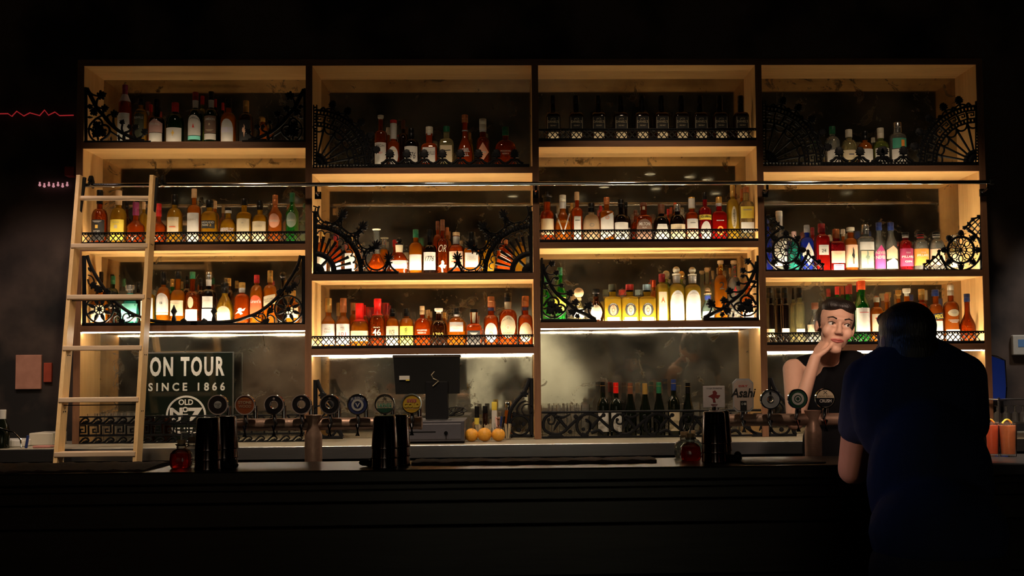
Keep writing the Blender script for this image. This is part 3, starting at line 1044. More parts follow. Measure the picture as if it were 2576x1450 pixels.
LBC = {
    'w': cm('white_label', (0.62, 0.60, 0.55), 0.6), 'c': cm('cream_label', (0.62, 0.52, 0.34), 0.6), 'k': cm('black_label', (0.015, 0.015, 0.015), 0.6), 'y': cm('yellow_label', (0.85, 0.66, 0.08), 0.6),
    'm': cm('mauve_label', (0.46, 0.27, 0.24), 0.6), 'b': cm('brown_label', (0.17, 0.10, 0.07), 0.6), 'r': cm('orange_red_label', (0.80, 0.12, 0.04), 0.6),
    'g': cm('grey_green_label', (0.20, 0.27, 0.21), 0.6), 'p': cm('pink_copper_label', (0.78, 0.36, 0.22), 0.6), 't': cm('teal_label', (0.22, 0.78, 0.66), 0.6),
    'e': cm('green_label', (0.05, 0.34, 0.22), 0.6), 'P': cm('plum_label', (0.34, 0.03, 0.10), 0.6), 'o': cm('orange_label', (0.95, 0.32, 0.05), 0.6),
    'h': cm('peach_label', (0.92, 0.55, 0.36), 0.6), 'l': cm('pale_lilac_label', (0.66, 0.62, 0.78), 0.6), 'M': cm('magenta_label', (0.62, 0.06, 0.26), 0.6),
    'G': cm('gold_print', (0.80, 0.50, 0.10), 0.4), 'R': cm('red_print', (0.65, 0.04, 0.03), 0.6), 's': cm('silver_label', (0.62, 0.60, 0.56), 0.5),
    'd': cm('dark_olive_label', (0.05, 0.055, 0.03), 0.6), 'B': cm('blue_label', (0.03, 0.06, 0.36), 0.6), 'f': cm('faint_print', (0.42, 0.36, 0.28), 0.6),
    'n': cm('navy_label', (0.015, 0.02, 0.08), 0.6), 'u': cm('light_blue_label', (0.42, 0.62, 0.74), 0.6),
}
_TXT = {}
SPACING = 1.0


def shape2d(s):
    """small emblem shapes for marks too faint to read"""
    vs, fs = [], []

    def strip(x0, x1, y0, y1):
        b = len(vs)
        for i in range(7):
            vs.append((x0 + (x1 - x0) * i / 6, y0))
            vs.append((x0 + (x1 - x0) * i / 6, y1))
        for i in range(6): fs.append((b + 2 * i, b + 2 * i + 2, b + 2 * i + 3, b + 2 * i + 1))

    def poly(P):
        b = len(vs)
        vs.extend(P)
        fs.append(tuple(range(b, b + len(P))))
    if s == '@line': strip(-.5, .5, -.18, .18); vs.extend([(0, -.5), (0, .5)])
    elif s == '@lines':
        strip(-.5, .5, .3, .5); strip(-.4, .4, -.1, .08); strip(-.28, .28, -.5, -.34)
    elif s == '@box': strip(-.5, .5, -.5, .5)
    elif s == '@tri': poly([(-.5, -.5), (.5, -.5), (.2, 0), (.02, .5), (-.25, .1)])
    elif s == '@dot': poly([(.5 * math.cos(2 * PI * i / 16), .5 * math.sin(2 * PI * i / 16)) for i in range(16)])
    elif s == '@ring':
        for i in range(20):
            a, c = 2 * PI * i / 20, 2 * PI * (i + 1) / 20
            poly([(r * math.cos(t), r * math.sin(t)) for r, t in ((.5, a), (.5, c), (.32, c), (.32, a))])
    elif s == '@V':
        for sg in (-1, 1):
            for i in range(10):
                y0, y1 = .5 - i / 10, .5 - (i + 1) / 10
                x0, x1 = sg * (.5 - y0) * .5, sg * (.5 - y1) * .5
                poly([(x0 - .05, y0), (x0 + .05, y0), (x1 + .05, y1), (x1 - .05, y1)])
    else: poly([(-.1, -.5), (.12, -.5), (.05, -.1), (.3, -.2), (.5, .1), (.2, .12), (.25, .3), (.08, .5), (-.12, .42), (-.1, .2), (-.5, 0), (-.25, -.08), (-.12, -.2)])
    x0, x1 = min(v[0] for v in vs), max(v[0] for v in vs)
    y0, y1 = min(v[1] for v in vs), max(v[1] for v in vs)
    return vs, fs, x1 - x0, y1 - y0


def text2d(s, bold=0.0, shear=0.0):
    """glyph outlines as flat faces, width and height in font units, centred"""
    if s[0] == '@': return shape2d(s)
    key = (s, bold, shear, SPACING)
    if key in _TXT: return _TXT[key]
    cu = bpy.data.curves.new('lettering', 'FONT')
    cu.body = s
    cu.align_x = 'CENTER'
    cu.offset = bold
    cu.shear = shear
    cu.space_character = SPACING
    cu.resolution_u = 3
    cu.fill_mode = 'FRONT'
    o = bpy.data.objects.new('lettering', cu)
    COL.objects.link(o)
    me = o.to_mesh()
    vs = [(v.co.x, v.co.y) for v in me.vertices]
    fs = [tuple(p.vertices) for p in me.polygons]
    o.to_mesh_clear()
    bpy.data.objects.remove(o)
    bpy.data.curves.remove(cu)
    if vs:
        x0, x1 = min(v[0] for v in vs), max(v[0] for v in vs)
        y0, y1 = min(v[1] for v in vs), max(v[1] for v in vs)
        vs = [(v[0] - (x0 + x1) / 2, v[1] - (y0 + y1) / 2) for v in vs]
        _TXT[key] = (vs, fs, x1 - x0, y1 - y0)
    else:
        _TXT[key] = ([], [], 1, 1)
    return _TXT[key]


def put_text(mb, s, x, z, W, H, ysurf, mi, bold=0.0, vert=False, rot=0.0, shear=0.0, arch=0.0):
    """lettering fitted in W x H around (x, z), laid on the surface y = ysurf(x, z)"""
    vs, fs, w, h = text2d(s, bold, shear)
    if vert: W, H = H, W
    kx, kz = W / max(w, 1e-6), H / max(h, 1e-6)
    out = []
    for a, b in vs:
        a, b = a * kx, b * kz
        if arch: b += arch * (1 - (2 * a / W) ** 2)
        if vert: a, b = -b, a
        if rot: a, b = a * math.cos(rot) - b * math.sin(rot), a * math.sin(rot) + b * math.cos(rot)
        out.append((x + a, ysurf(x + a, z + b), z + b))
    mb.add(out, fs, mi)


# shape of a kind: shoulder start, neck start, cap start (fractions of height), neck ratio, power of the section, depth ratio, shoulder style
KIND = {
    'std': (.52, .68, .84, .36, 2, 1, 'round'), 'tall': (.60, .76, .84, .34, 2, 1, 'round'), 'cone': (.48, .74, .84, .34, 2, 1, 'cone'),
    'square': (.60, .68, .80, .40, 6, 1, 'flat'), 'flask': (.62, .76, .84, .27, 2.6, .55, 'round'), 'ball': (.34, .70, .80, .36, 2, 1, 'ball'),
    'dec': (.30, .58, .74, .32, 2, .9, 'cone'), 'green': (.52, .80, .86, .36, 2, 1, 'cone'), 'squat': (.60, .78, .86, .36, 2, 1, 'round'),
    'wine': (.55, .72, .84, .40, 2, 1, 'round'), 'neck': (.70, .80, .88, .45, 2, 1, 'round'), 'rect': (.62, .72, .84, .36, 5, .75, 'flat'),
}
ORD = ['top', 'middle', 'lowest']
BAYN = ['leftmost bay', 'second bay', 'third bay', 'rightmost bay']
ALL = []


def bottle_profile(k, h, R, n, s0, s1, c):
    st = KIND[k][6]
    p = [(R * .90, 0.0), (R * .985, h * .012), (R, h * .03)]
    if st == 'ball':
        p = [(R * .72, 0.0), (R * .86, h * .02)]
        for i in range(1, 9):
            t = i / 9
            zz = h * s1 * t
            p.append((max(n, R * math.sin(PI * (0.22 + 0.66 * t)) ** 0.75 if t < .75 else R * math.sin(PI * (0.22 + 0.66 * t)) ** 0.9), zz))
    elif st == 'cone':
        p += [(R, h * s0)]
        for i in range(1, 6):
            t = i / 6
            e = t * t * (3 - 2 * t)
            p.append((R + (n - R) * e, h * (s0 + (s1 - s0) * t)))
    elif st == 'flat':
        p += [(R, h * s0), (R * .97, h * (s0 + (s1 - s0) * .35)), (R * .8, h * (s0 + (s1 - s0) * .75)), (n * 1.25, h * (s0 + (s1 - s0) * .95))]
    else:
        p += [(R, h * s0)]
        for i in range(1, 6):
            a = PI / 2 * i / 6
            p.append((n + (R - n) * math.cos(a), h * (s0 + (s1 - s0) * math.sin(a))))
    p += [(n, h * s1), (n * .97, h * (s1 + (c - s1) * .5)), (n, h * c)]
    return p


def bottle(x, base_px, top_px, wpx, bay, lev, Y, kind, gl, cap, labels, desc, n=None, s0=None, s1=None, c=None, zs=None, name='bottle', capk='cyl', neck=None, fill=None, rot=0.0, group=None):
    K = KIND[kind]
    s0, s1, c = s0 or K[0], s1 or K[1], c or K[2]
    zs = shelf_z(bay, lev) if zs is None else zs
    top = U(x, top_px, Y)
    bx = U(x, base_px, Y).x
    l_, r_ = U(x - wpx / 2, base_px, Y).x, U(x + wpx / 2, base_px, Y).x
    R = (r_ - l_) / 2
    h = top.z - zs
    nr = (n or K[3]) * R
    pw, dy = K[4], K[5]
    dy = min(dy, 0.046 / R)
    xl, xr = bay_x(bay)
    bx = min(max(bx, xl + R + .002), xr - R - .002)
    base = Vector((bx, Y, zs + 0.0006))
    prof = bottle_profile(kind, h, R, nr, s0, s1, c)
    N = 24
    mb = MB()
    mats = [GL[gl]]
    mb.lathe(prof, N, p=pw, dy=dy)
    if fill:
        mats.append(GL['C'])
        for i, f in enumerate(mb.f):
            z = sum(mb.v[j][2] for j in f) / len(f)
            if z > fill * h: mb.m[i] = 1
    o = mb.build(name, mats, loc=base, angle=50)
    o['label'] = desc
    ALL.append((o, bay, lev, desc, R, R * dy))
    tag(o, cat='bottle', group=group)

    def rad(z):
        for (r0, z0), (r1, z1) in zip(prof, prof[1:]):
            if z0 <= z <= z1: return r0 + (r1 - r0) * (z - z0) / max(1e-9, z1 - z0)
        return nr

    # cap
    mb = MB()
    cr = nr * 1.14
    z0, z1 = h * c * 0.998, h
    if capk == 'ball':
        mb.lathe([(nr * 1.25, z0), (nr * 1.25, z0 + (z1 - z0) * .18), (nr * .7, z0 + (z1 - z0) * .22)], 16)
        rr = (z1 - z0) * .40
        mb.sphere((0, 0, z1 - rr), rr, 16)
    elif capk == 'flat':
        mb.lathe([(nr * .8, z0), (nr * .85, z0 + (z1 - z0) * .4), (nr * 1.3, z0 + (z1 - z0) * .45), (nr * 1.5, z0 + (z1 - z0) * .8), (nr * 1.4, z1)], 16)
    elif capk == 'wax':
        zb = h * max(s1 - .02, 0)
        mb.lathe([(rad(zb) * 1.06, zb), (nr * 1.16, zb + (z1 - zb) * .12), (nr * 1.12, zb + (z1 - zb) * .6), (nr * 1.2, zb + (z1 - zb) * .62), (nr * 1.15, z1 - .002), (nr * .9, z1)], 16)
    elif capk == 'cork':
        mb.lathe([(nr * .92, z0), (nr * .96, z0 + (z1 - z0) * .35), (nr * 1.3, z0 + (z1 - z0) * .36), (nr * 1.3, z1 - .002), (nr * 1.1, z1)], 16)
    elif capk == 'pour':
        mb.lathe([(cr, z0), (cr, z0 + (z1 - z0) * .45), (cr * 1.3, z0 + (z1 - z0) * .5), (cr * 1.2, z0 + (z1 - z0) * .66), (cr * .45, z0 + (z1 - z0) * .7), (cr * .35, z1)], 14)
    else:
        q = (z1 - z0)
        mb.lathe([(cr * .96, z0), (cr, z0 + q * .04), (cr, z0 + q * .45), (cr * .95, z0 + q * .47), (cr * .95, z0 + q * .5), (cr, z0 + q * .52), (cr, z1 - q * .06), (cr * .9, z1)], 16)
    tag(mb.build('cap', CAPC[cap], o), None)
    if neck:
        for nk in ([neck] if isinstance(neck[0], str) else neck):
            zz0, zz1 = nk[1] * h, nk[2] * h
            mb = MB()
            mb.lathe([(max(rad(zz0), nr * .97) * 1.05 + (nr * .1 if zz0 > h * c * .98 else 0), zz0), (max(rad(zz1), nr * .97) * 1.05 + (nr * .1 if zz1 > h * c * .98 else 0), zz1)], 18, caps=False)
            mb.build('neck_label', LBC.get(nk[0], M_WHITE), o)
    # labels: (shape, z0, z1, width, colour, [(text, colour, z centre, height, width, opts)])
    ymul = 1.0
    for L in labels:
        shape, a, b, wf, col, texts = (list(L) + [[]])[:6] if len(L) < 6 else L
        z0, z1 = a * h, b * h
        rm = min(rad(z0 + (z1 - z0) * .1), rad(z0 + (z1 - z0) * .9)) if kind != 'ball' else rad((z0 + z1) / 2)
        hw = R * wf * (min(rm / R, 1) if kind == 'ball' else 1)

        def ys(xx, zz, d=0.0010):
            r = max(rad(min(max(zz, 0), h)), 1e-4)
            t = min(abs(xx) / r, 0.995)
            return -(r * dy * (1 - t ** pw) ** (1 / pw)) - d
        mb = MB()
        lm = [LBC[col]] if shape != 'none' else []
        if shape != 'none':
            nu, nv = 14, 6
            vs, fs = [], []
            for i in range(nu + 1):
                u = -1 + 2 * i / nu
                lo, hi = z0, z1
                if shape == 'oval':
                    q = math.sqrt(max(0, 1 - u * u))
                    m_ = (z0 + z1) / 2
                    lo, hi = m_ - (z1 - z0) / 2 * q, m_ + (z1 - z0) / 2 * q
                elif shape == 'arch':
                    hi = z0 + (z1 - z0) * (0.62 + 0.38 * math.sqrt(max(0, 1 - u * u)))
                elif shape == 'peak':
                    hi = z0 + (z1 - z0) * (1 - 0.32 * abs(u))
                elif shape == 'diamond':
                    m_ = (z0 + z1) / 2
                    lo, hi = m_ - (z1 - z0) / 2 * (1 - abs(u)), m_ + (z1 - z0) / 2 * (1 - abs(u))
                elif shape == 'trap':
                    hi = z0 + (z1 - z0) * min(1, 2.2 * (1 - abs(u)) + .1)
                elif shape == 'slant':
                    lo, hi = z0 + (z1 - z0) * .12 * (u + 1), z1 + (z1 - z0) * .12 * (u - 1) + (z1 - z0) * .12
                for j in range(nv + 1):
                    z = lo + (hi - lo) * j / nv
                    vs.append((hw * u, ys(hw * u, z), z))
            for i in range(nu):
                for j in range(nv):
                    p0 = i * (nv + 1) + j
                    fs.append((p0, p0 + nv + 1, p0 + nv + 2, p0 + 1))
            mb.add(vs, fs, 0)
        for tx in texts:
            s, tc, zc, hh, ww = tx[:5]
            op = tx[5] if len(tx) > 5 else {}
            lm.append(LBC[tc])
            put_text(mb, s, op.get('dx', 0) * R, zc * h, ww * R * 2, hh * h, lambda xx, zz: ys(xx, zz, 0.0022), len(lm) - 1,
                     **{k: v for k, v in op.items() if k in ('bold', 'vert', 'rot', 'shear', 'arch')})
        mb.build('label' if shape != 'none' else 'lettering', lm, o, fix=False, smooth=True)
    if rot: o.rotation_euler = (0, 0, rot)
    return o


def shelf(bay, lev, ox, oy, s, yb):
    def b(x, yt, w, kind, gl, cap, labels, desc, back=0, **kw):
        Y = 0.105 if not back else 0.22
        return bottle(ox + x / s, oy + yb / s, oy + yt / s, w / s, bay, lev, Y, kind, gl, cap, labels, desc, **kw)
    return b


def rect(a, b, col='w', texts=(), w=.86): return ('rect', a, b, w, col, list(texts))


def T(s, col, z, h, w, **o): return (s, col, z, h, w, o)


# ---- leftmost bay, top shelf
b = shelf(0, 0, 200, 200, 8.786, 1380)
b(995, 125, 310, 'tall', 'D', 'p', [rect(.06, .52, 'w', [T('WRITERS', 'f', .44, .03, .6), T('TEARS', 'f', .385, .035, .6)])], 'tall deep amber bottle with purple striped cap and white label', neck=('l', .72, .84))
b(1350, 430, 310, 'squat', 'G', 'k', [rect(.15, .72, 'd', [T('BUSHMILLS', 'w', .57, .045, .62), T('10', 'c', .37, .05, .14)], .7)], 'golden bottle with tall dark olive label behind the grapevine bracket')
b(1570, 560, 200, 'tall', 'A', 'r', [], 'red capped bottle half hidden behind the black bottle with mauve label', back=1)
b(1705, 450, 340, 'std', 'K', 'k', [('peak', .26, .56, .88, 'm', [T('TEELING', 'w', .44, .05, .62)]), rect(.06, .25, 'w')], 'black bottle with mauve peaked label over white base', c=.70, s1=.62)
b(2110, 520, 390, 'std', 'e', 'r', [rect(.04, .39, 'w', [T('@fig', 'G', .26, .13, .2)])], 'dark green bottle with red cap and gold crested white label', s0=.48, s1=.74, c=.78)
b = shelf(0, 0, 480, 200, 8.587, 1345)
b(95, 280, 310, 'std', 'e', 'd', [('arch', .17, .55, .88, 'w', [T('JAMESON', 'k', .455, .035, .68, arch=.012), T('@tri', 'R', .35, .08, .16)]), rect(.09, .16, 't')], 'green bottle with dark red cap, white arched label and red crest', neck=('w', .70, .84))
b(245, 360, 210, 'tall', 'g', 'r', [], 'red capped bottle behind the gap right of the green bottle', back=1)
b(435, 270, 290, 'std', 'e', 'k', [rect(.21, .53, 'b', [T('JAMESON', 'w', .46, .055, .74, bold=.01), T('@lines', 'c', .26, .03, .6), T('@fig', 'c', .37, .05, .2)]), rect(.09, .20, 'w')], 'black capped bottle with brown label over white base', neck=('w', .70, .84))
b(560, 430, 170, 'tall', 'e', 'r', [rect(.1, .4, 'w')], 'red capped bottle right behind the brown labelled bottle', back=1)
b(650, 510, 150, 'tall', 'e', 'r', [], 'shortest red capped bottle at the back beside the pale arched label', back=1)
b(810, 420, 340, 'std', 'A', 'k', [('arch', .05, .54, .76, 's', []), rect(.25, .36, 'l', (), .74)], 'amber bottle with black cap, long clear neck and pale arched label', s1=.70, c=.80)
b(1190, 465, 310, 'std', 'N', 'g', [rect(.05, .54, 'k', [T('@fig', 'h', .3, .3, .3, vert=True)], .8)], 'dark brown bottle with gold cap and pale figure label', s0=.58, s1=.72, c=.74)
b(1555, 840, 200, 'neck', 'A', 'g', [], 'short gold capped bottle behind the right grapevine bracket', back=1)
# ---- leftmost bay, middle shelf
b = shelf(0, 1, 200, 460, 8.883, 1386)
b(440, 170, 340, 'std', 'D', 'k', [rect(.10, .465, 'k', [T('@lines', 'w', .43, .03, .6), T('@box', 'G', .34, .06, .18, bold=.12), T('arran', 'w', .26, .03, .4)])], 'deep amber bottle with black label and small gold square', s1=.67, c=.76)
b(865, 180, 350, 'std', 'G', 't', [rect(.10, .47, 'y', [T('@line', 'f', .42, .02, .4), T('@box', 'c', .34, .06, .2, bold=.14)])], 'golden bottle with plain yellow label and small orange square', s1=.69, c=.74)
b(1050, 430, 190, 'std', 'N', 'k', [], 'dark bottle at the back beside the yellow labelled bottle', back=1)
b(1250, 440, 390, 'dec', 'R', 'p', [], 'red amber decanter bottle with purple cap and white antler emblem', s0=.44, s1=.62, c=.70)
STAG1 = ALL[-1][0]
b(1430, 430, 190, 'tall', 'G', 't', [], 'tan capped bottle behind the decanter with antler emblem', back=1)
b(1765, 470, 330, 'dec', 'R', 'r', [], 'decanter bottle with bright red cap just right of the ladder', s0=.44, s1=.62, c=.70)
STAG2 = ALL[-1][0]
b(2120, 270, 350, 'std', 'G', 'k', [rect(.25, .55, 'c', [T('BENROMACH', 'f', .50, .04, .55), T('@line', 'r', .36, .05, .4)], .72)], 'golden bottle with black and gold cap and cream banded label', s1=.74, c=.80)
b = shelf(0, 1, 480, 460, 8.587, 1340)
b(65, 135, 290, 'tall', 'A', 't', [rect(.04, .57, 'w', [T('LEAN', 'f', .45, .03, .5)])], 'tallest amber bottle with tan cap and large plain white label', s0=.62, s1=.72, c=.84)
b(400, 380, 370, 'std', 'G', 'k', [rect(.37, .54, 'k', [T('HIGHLAND', 'w', .50, .045, .7), T('PARK', 'w', .44, .045, .35, dx=-.3), T('12', 'G', .44, .05, .2, dx=.25)], .78)], 'embossed golden bottle with black cap and square black label', s0=.62, s1=.76, c=.84)
b(525, 400, 170, 'tall', 'A', 't', [], 'tan capped bottle behind the embossed golden bottle', back=1)
b(805, 550, 340, 'squat', 'G', 'k', [('none', 0, 0, 1, 'w', [T('ABERFELDY', 'w', .41, .10, .86, bold=.015)])], 'shortest golden bottle with white block lettering', s0=.48, s1=.72, c=.86, neck=('w', .86, .93))
b(1150, 350, 340, 'std', 'G', 'k', [rect(.04, .565, 'c', [T('@fig', 'f', .47, .03, .2), ], .8)], 'golden bottle with long cream label and clear neck', s0=.62, s1=.72, c=.86)
b(1490, 400, 330, 'std', 'G', 'k', [rect(.04, .53, 'c', [T('BALVENIE', 'f', .42, .035, .5)], .88)], 'golden bottle with broad black neck capsule and cream label', s0=.54, s1=.70, c=.80)
b(1820, 270, 300, 'cone', 'O', 'c', [('oval', .34, .62, .8, 'p', [T('Glenfiddich', 'w', .48, .05, .6)])], 'orange bottle with copper cap and pinkish shield label', s0=.60, s1=.80, c=.82)
b(2190, 220, 280, 'cone', 'E', 'e', [('oval', .33, .62, .8, 'g', [T('Glenfiddich', 'w', .47, .05, .6)])], 'bright green bottle with grey shield label beside the second upright', s0=.60, s1=.80, c=.82)
# ---- leftmost bay, lowest shelf
b = shelf(0, 2, 200, 640, 7.631, 1373)
b(330, 340, 200, 'tall', 'N', 'k', [], 'black capped brown bottle behind the left flower roundel, nearest the edge', back=1)
b(380, 600, 330, 'std', 'A', 'g', [rect(.1, .5, 'c')], 'amber bottle with cream label directly behind the left flower roundel')
b(635, 420, 210, 'tall', 'e', 'e', [], 'dark green bottle behind the curved arm of the left roundel panel', back=1)
b(660, 720, 190, 'std', 'N', 'k', [('none', 0, 0, 1, 'w', [T('Monkey', 'w', .52, .09, .9, shear=.3)])], 'small brown bottle with white script right of the left roundel')
b(965, 600, 350, 'ball', 'T', 's', [rect(.12, .55, 't')], 'round teal bottle with silver stopper left of the ladder', capk='flat', s1=.72, c=.8)
b(1125, 530, 190, 'tall', 'K', 'k', [], 'dark bottle at the back between teal bottle and ladder', back=1)
b(1310, 640, 270, 'std', 'G', 'g', [rect(.14, .72, 'w')], 'gold bottle with long white label half hidden behind the ladder', s0=.74, s1=.84, c=.88)
b(1605, 340, 265, 'std', 'A', 'k', [('arch', .25, .60, .88, 'w', [T('BOWMORE', 'f', .53, .03, .6, arch=.01), T('12', 'k', .42, .04, .18, bold=.04)]), rect(.20, .245, 'c')], 'amber bottle with black capsule, arched white label beside the ladder', s1=.72, c=.76)
b(1775, 480, 200, 'tall', 'E', 'g', [], 'green bottle with gold capsule behind the arched white label bottle', back=1)
b(1885, 330, 285, 'std', 'A', 'k', [rect(.18, .46, 'c', [T('@line', 'f', .40, .03, .5)])], 'amber bottle with square cream label above the left spear finial', s1=.66, c=.86)
b(2060, 420, 190, 'tall', 'N', 'k', [], 'black capsule bottle at the back between the two spear finials', back=1)
b = shelf(0, 2, 480, 640, 7.63, 1375)
b(25, 340, 265, 'std', 'D', 'e', [('oval', .32, .53, .42, 'c', []), rect(.05, .30, 'w')], 'amber bottle with green capsule, small oval and white base label', s1=.64, c=.87)
b(185, 465, 170, 'tall', 'N', 'k', [], 'black capped bottle behind, left of the silver capped dark bottle', back=1)
b(340, 345, 265, 'std', 'K', 's', [rect(.33, .54, 'w', [T("DEWAR'S", 'f', .46, .03, .5)], .76), rect(.07, .31, 'w')], 'near black bottle with shiny silver cap and two white labels', s0=.58, s1=.68, c=.85, neck=('w', .74, .86))
b(650, 555, 330, 'ball', 'G', 'k', [('arch', .08, .45, .78, 'c', [T('CHIVAS', 'w', .29, .045, .6), T('@ring', 'h', .2, .05, .16)])], 'rounded gold bottle with dark cap behind the right spear finial', s1=.70, c=.76)
b(735, 465, 170, 'tall', 'N', 'g', [], 'gold capped dark bottle behind the rounded gold bottle', back=1)
b(985, 545, 300, 'std', 'R', 'g', [('none', 0, 0, 1, 'w', [T('@fig', 'w', .32, .16, .8, shear=.4, rot=.5)])], 'reddish bottle with gold cap and slanted white emblem', s0=.60, s1=.74, c=.87, neck=('w', .76, .87))
b(1265, 400, 255, 'std', 'A', 'r', [('arch', .22, .59, .86, 'r', [T("Grant's", 'w', .47, .07, .78, bold=.02)])], 'amber bottle with red cap and bright orange red label', s0=.60, s1=.80, c=.84)
b(1510, 315, 255, 'std', 'A', 'g', [('slant', .34, .54, .88, 'c', [T('GOLD LABEL', 'k', .47, .03, .8, rot=.18), T('RESERVE', 'k', .43, .025, .6, rot=.18)])], 'amber bottle with gold capsule and slanted cream label', s0=.62, s1=.74, c=.78)
b(1770, 340, 220, 'cone', 'K', 'k', [], 'black bottle with ornate stopper behind the right curved arm', capk='ball', back=1)
b(1960, 700, 260, 'std', 'A', 'g', [rect(.2, .5, 'c')], 'amber bottle hidden behind the right flower roundel')
# ---- second bay, top shelf
b = shelf(1, 0, 780, 240, 7.631, 1381)
b(1360, 385, 250, 'std', 'D', 'w', [rect(.06, .49, 'w', [T('HIGH', 'k', .43, .045, .62), T('WEST', 'R', .30, .03, .4)])], 'amber bottle with glass stopper and tall white label beside the fan', s0=.64, s1=.72, c=.92, capk='cork')
b(1500, 620, 180, 'std', 'A', 'w', [], 'cream stoppered bottle peeping out behind the tall white labelled bottle', back=1)
b(1600, 480, 230, 'std', 'R', 'r', [('oval', .10, .46, .86, 'w', [T('@line', 'G', .37, .03, .5)])], 'red amber bottle with oval label and green striped neck', s1=.58, c=.94, neck=[('w', .62, .93), ('e', .74, .80)], n=.5)
b(1790, 480, 200, 'tall', 'N', 'n', [], 'tall brown bottle standing behind the bottle with large slanted digits', back=1)
b(1945, 640, 290, 'std', 'K', 'k', [rect(.17, .55, 'w', [T('1776', 'k', .33, .15, .62, shear=.3)])], 'black shouldered bottle with white label of slanted digits', s0=.58, s1=.74, c=.78)
b = shelf(1, 0, 1060, 240, 7.631, 1381)
b(155, 610, 310, 'square', 'R', 'w', [rect(.15, .50, 'w', [T('PIKESVILLE', 'k', .37, .08, .72)], .78)], 'square shouldered red amber bottle with white boxed label', s0=.50, s1=.62, c=.84, neck=('w', .80, .86))
b(485, 600, 280, 'square', 'c', 'e', [rect(.15, .54, 'c', [T('@line', 'k', .42, .06, .6, rot=.1)], .8)], 'pale gold square bottle with green cap and cream label', s0=.58, s1=.72, c=.87)
b(840, 380, 300, 'ball', 'R', 'c', [('none', 0, 0, 1, 'w', [T('REBEL', 'w', .34, .07, .62, bold=.03, rot=.1), T('YELL', 'w', .26, .06, .5, bold=.03, rot=.1)])], 'tall necked red bottle with copper cap and bold white lettering', s1=.58, c=.86, neck=('w', .70, .72))
b(935, 720, 130, 'tall', 'G', 'g', [], 'gold topped bottle behind the red bottle with bold lettering', back=1)
b(1185, 455, 250, 'std', 'D', 'w', [('diamond', .16, .52, .9, 'p', [T('@line', 'w', .33, .05, .5)])], 'dark amber bottle with long thin white neck and diamond label', s0=.54, s1=.64, c=.78, n=.48, neck=('w', .74, .8))
b(1620, 610, 410, 'flask', 'D', 'e', [('none', 0, 0, 1, 'w', [T('WOODFORD', 'w', .42, .035, .5), T('RESERVE', 'w', .36, .03, .3)])], 'wide rounded flask bottle with green topped cap near the third upright', s0=.44, s1=.70, c=.80)
# ---- second bay, middle shelf
b = shelf(1, 1, 780, 510, 7.631, 1373)
b(225, 560, 230, 'tall', 'A', 'g', [rect(.08, .5, 'w')], 'amber bottle with white label behind the left sunburst, nearest the upright')
b(500, 600, 240, 'std', 'R', 'd', [rect(.05, .3, 'w')], 'red bottle behind the middle spokes of the left sunburst')
b(770, 640, 220, 'std', 'A', 'g', [rect(.08, .55, 'w')], 'pale labelled amber bottle behind the outer spokes of the left sunburst')
b(1275, 510, 360, 'dec', 'R', 'w', [], 'glass decanter of red spirit with tall clear neck and stopper', s0=.16, s1=.52, c=.96, capk='flat', fill=.48)
b(1420, 690, 160, 'tall', 'A', 's', [], 'clear necked bottle behind, right of the decanter', back=1, fill=.7)
b(1640, 720, 260, 'ball', 'R', 'r', [], 'round red capped bottle behind the bottle with horse stopper', back=1, s1=.68, c=.82)
b(1780, 670, 355, 'ball', 'R', 'k', [rect(.16, .38, 'w', [T('@lines', 'f', .27, .03, .5)], .98)], 'round red amber bottle with dark horse shaped stopper', s1=.60, c=.80, neck=('c', .60, .79), capk='ball')
b(2090, 520, 270, 'std', 'A', 'e', [rect(.10, .44, 'w')], 'amber bottle with green cap and tall white label', s0=.56, s1=.72, c=.82)
b = shelf(1, 1, 1060, 510, 7.631, 1373)
b(140, 520, 265, 'std', 'K', 'k', [rect(.10, .49, 'w', [T('1776', 'k', .345, .11, .66, shear=.3)])], 'black bottle in the middle with slanted digits on its label', s0=.54, s1=.66, c=.72)
b(320, 360, 190, 'tall', 'R', 'n', [], 'brown capped bottle behind, left of the tallest bottle', back=1)
b(405, 330, 220, 'tall', 'D', 'n', [('none', 0, 0, 1, 'w', [T('OR', 'w', .47, .13, .7, shear=.4), T('@fig', 'w', .15, .22, .7)])], 'tallest dark bottle with white script and leaf emblem', s0=.56, s1=.66, c=.80)
b(495, 480, 170, 'tall', 'A', 'c', [], 'copper capped bottle behind, right of the tallest bottle', back=1)
b(625, 575, 295, 'std', 'R', 't', [rect(.16, .54, 'h', [T('@lines', 'w', .43, .07, .7), T('@line', 'r', .30, .06, .6)], .9)], 'red amber bottle with tan cap and pale pink label', s0=.60, s1=.70, c=.92, neck=('w', .72, .90), n=.42)
b(955, 570, 300, 'square', 'A', 'k', [rect(.16, .50, 'w', [T('OLD', 'f', .40, .04, .3), T('FORESTER', 'f', .34, .05, .6)], .84)], 'square amber bottle with tall black cap and white label', s0=.56, s1=.64, c=.68)
b(1245, 570, 300, 'ball', 'G', 'k', [], 'round gold bottle inside the loop of the right sunburst bracket', s1=.70, c=.8)
b(1600, 700, 320, 'squat', 'R', 'c', [('none', 0, 0, 1, 'w', [T('@lines', 'w', .55, .1, .8, shear=.3, rot=-.5), T('@lines', 'w', .40, .1, .7, shear=.3, rot=-.5)])], 'red bottle with white script behind the right sunburst')
b(1900, 640, 220, 'tall', 'G', 'k', [], 'olive gold bottle behind the right sunburst, nearest the upright', back=1)
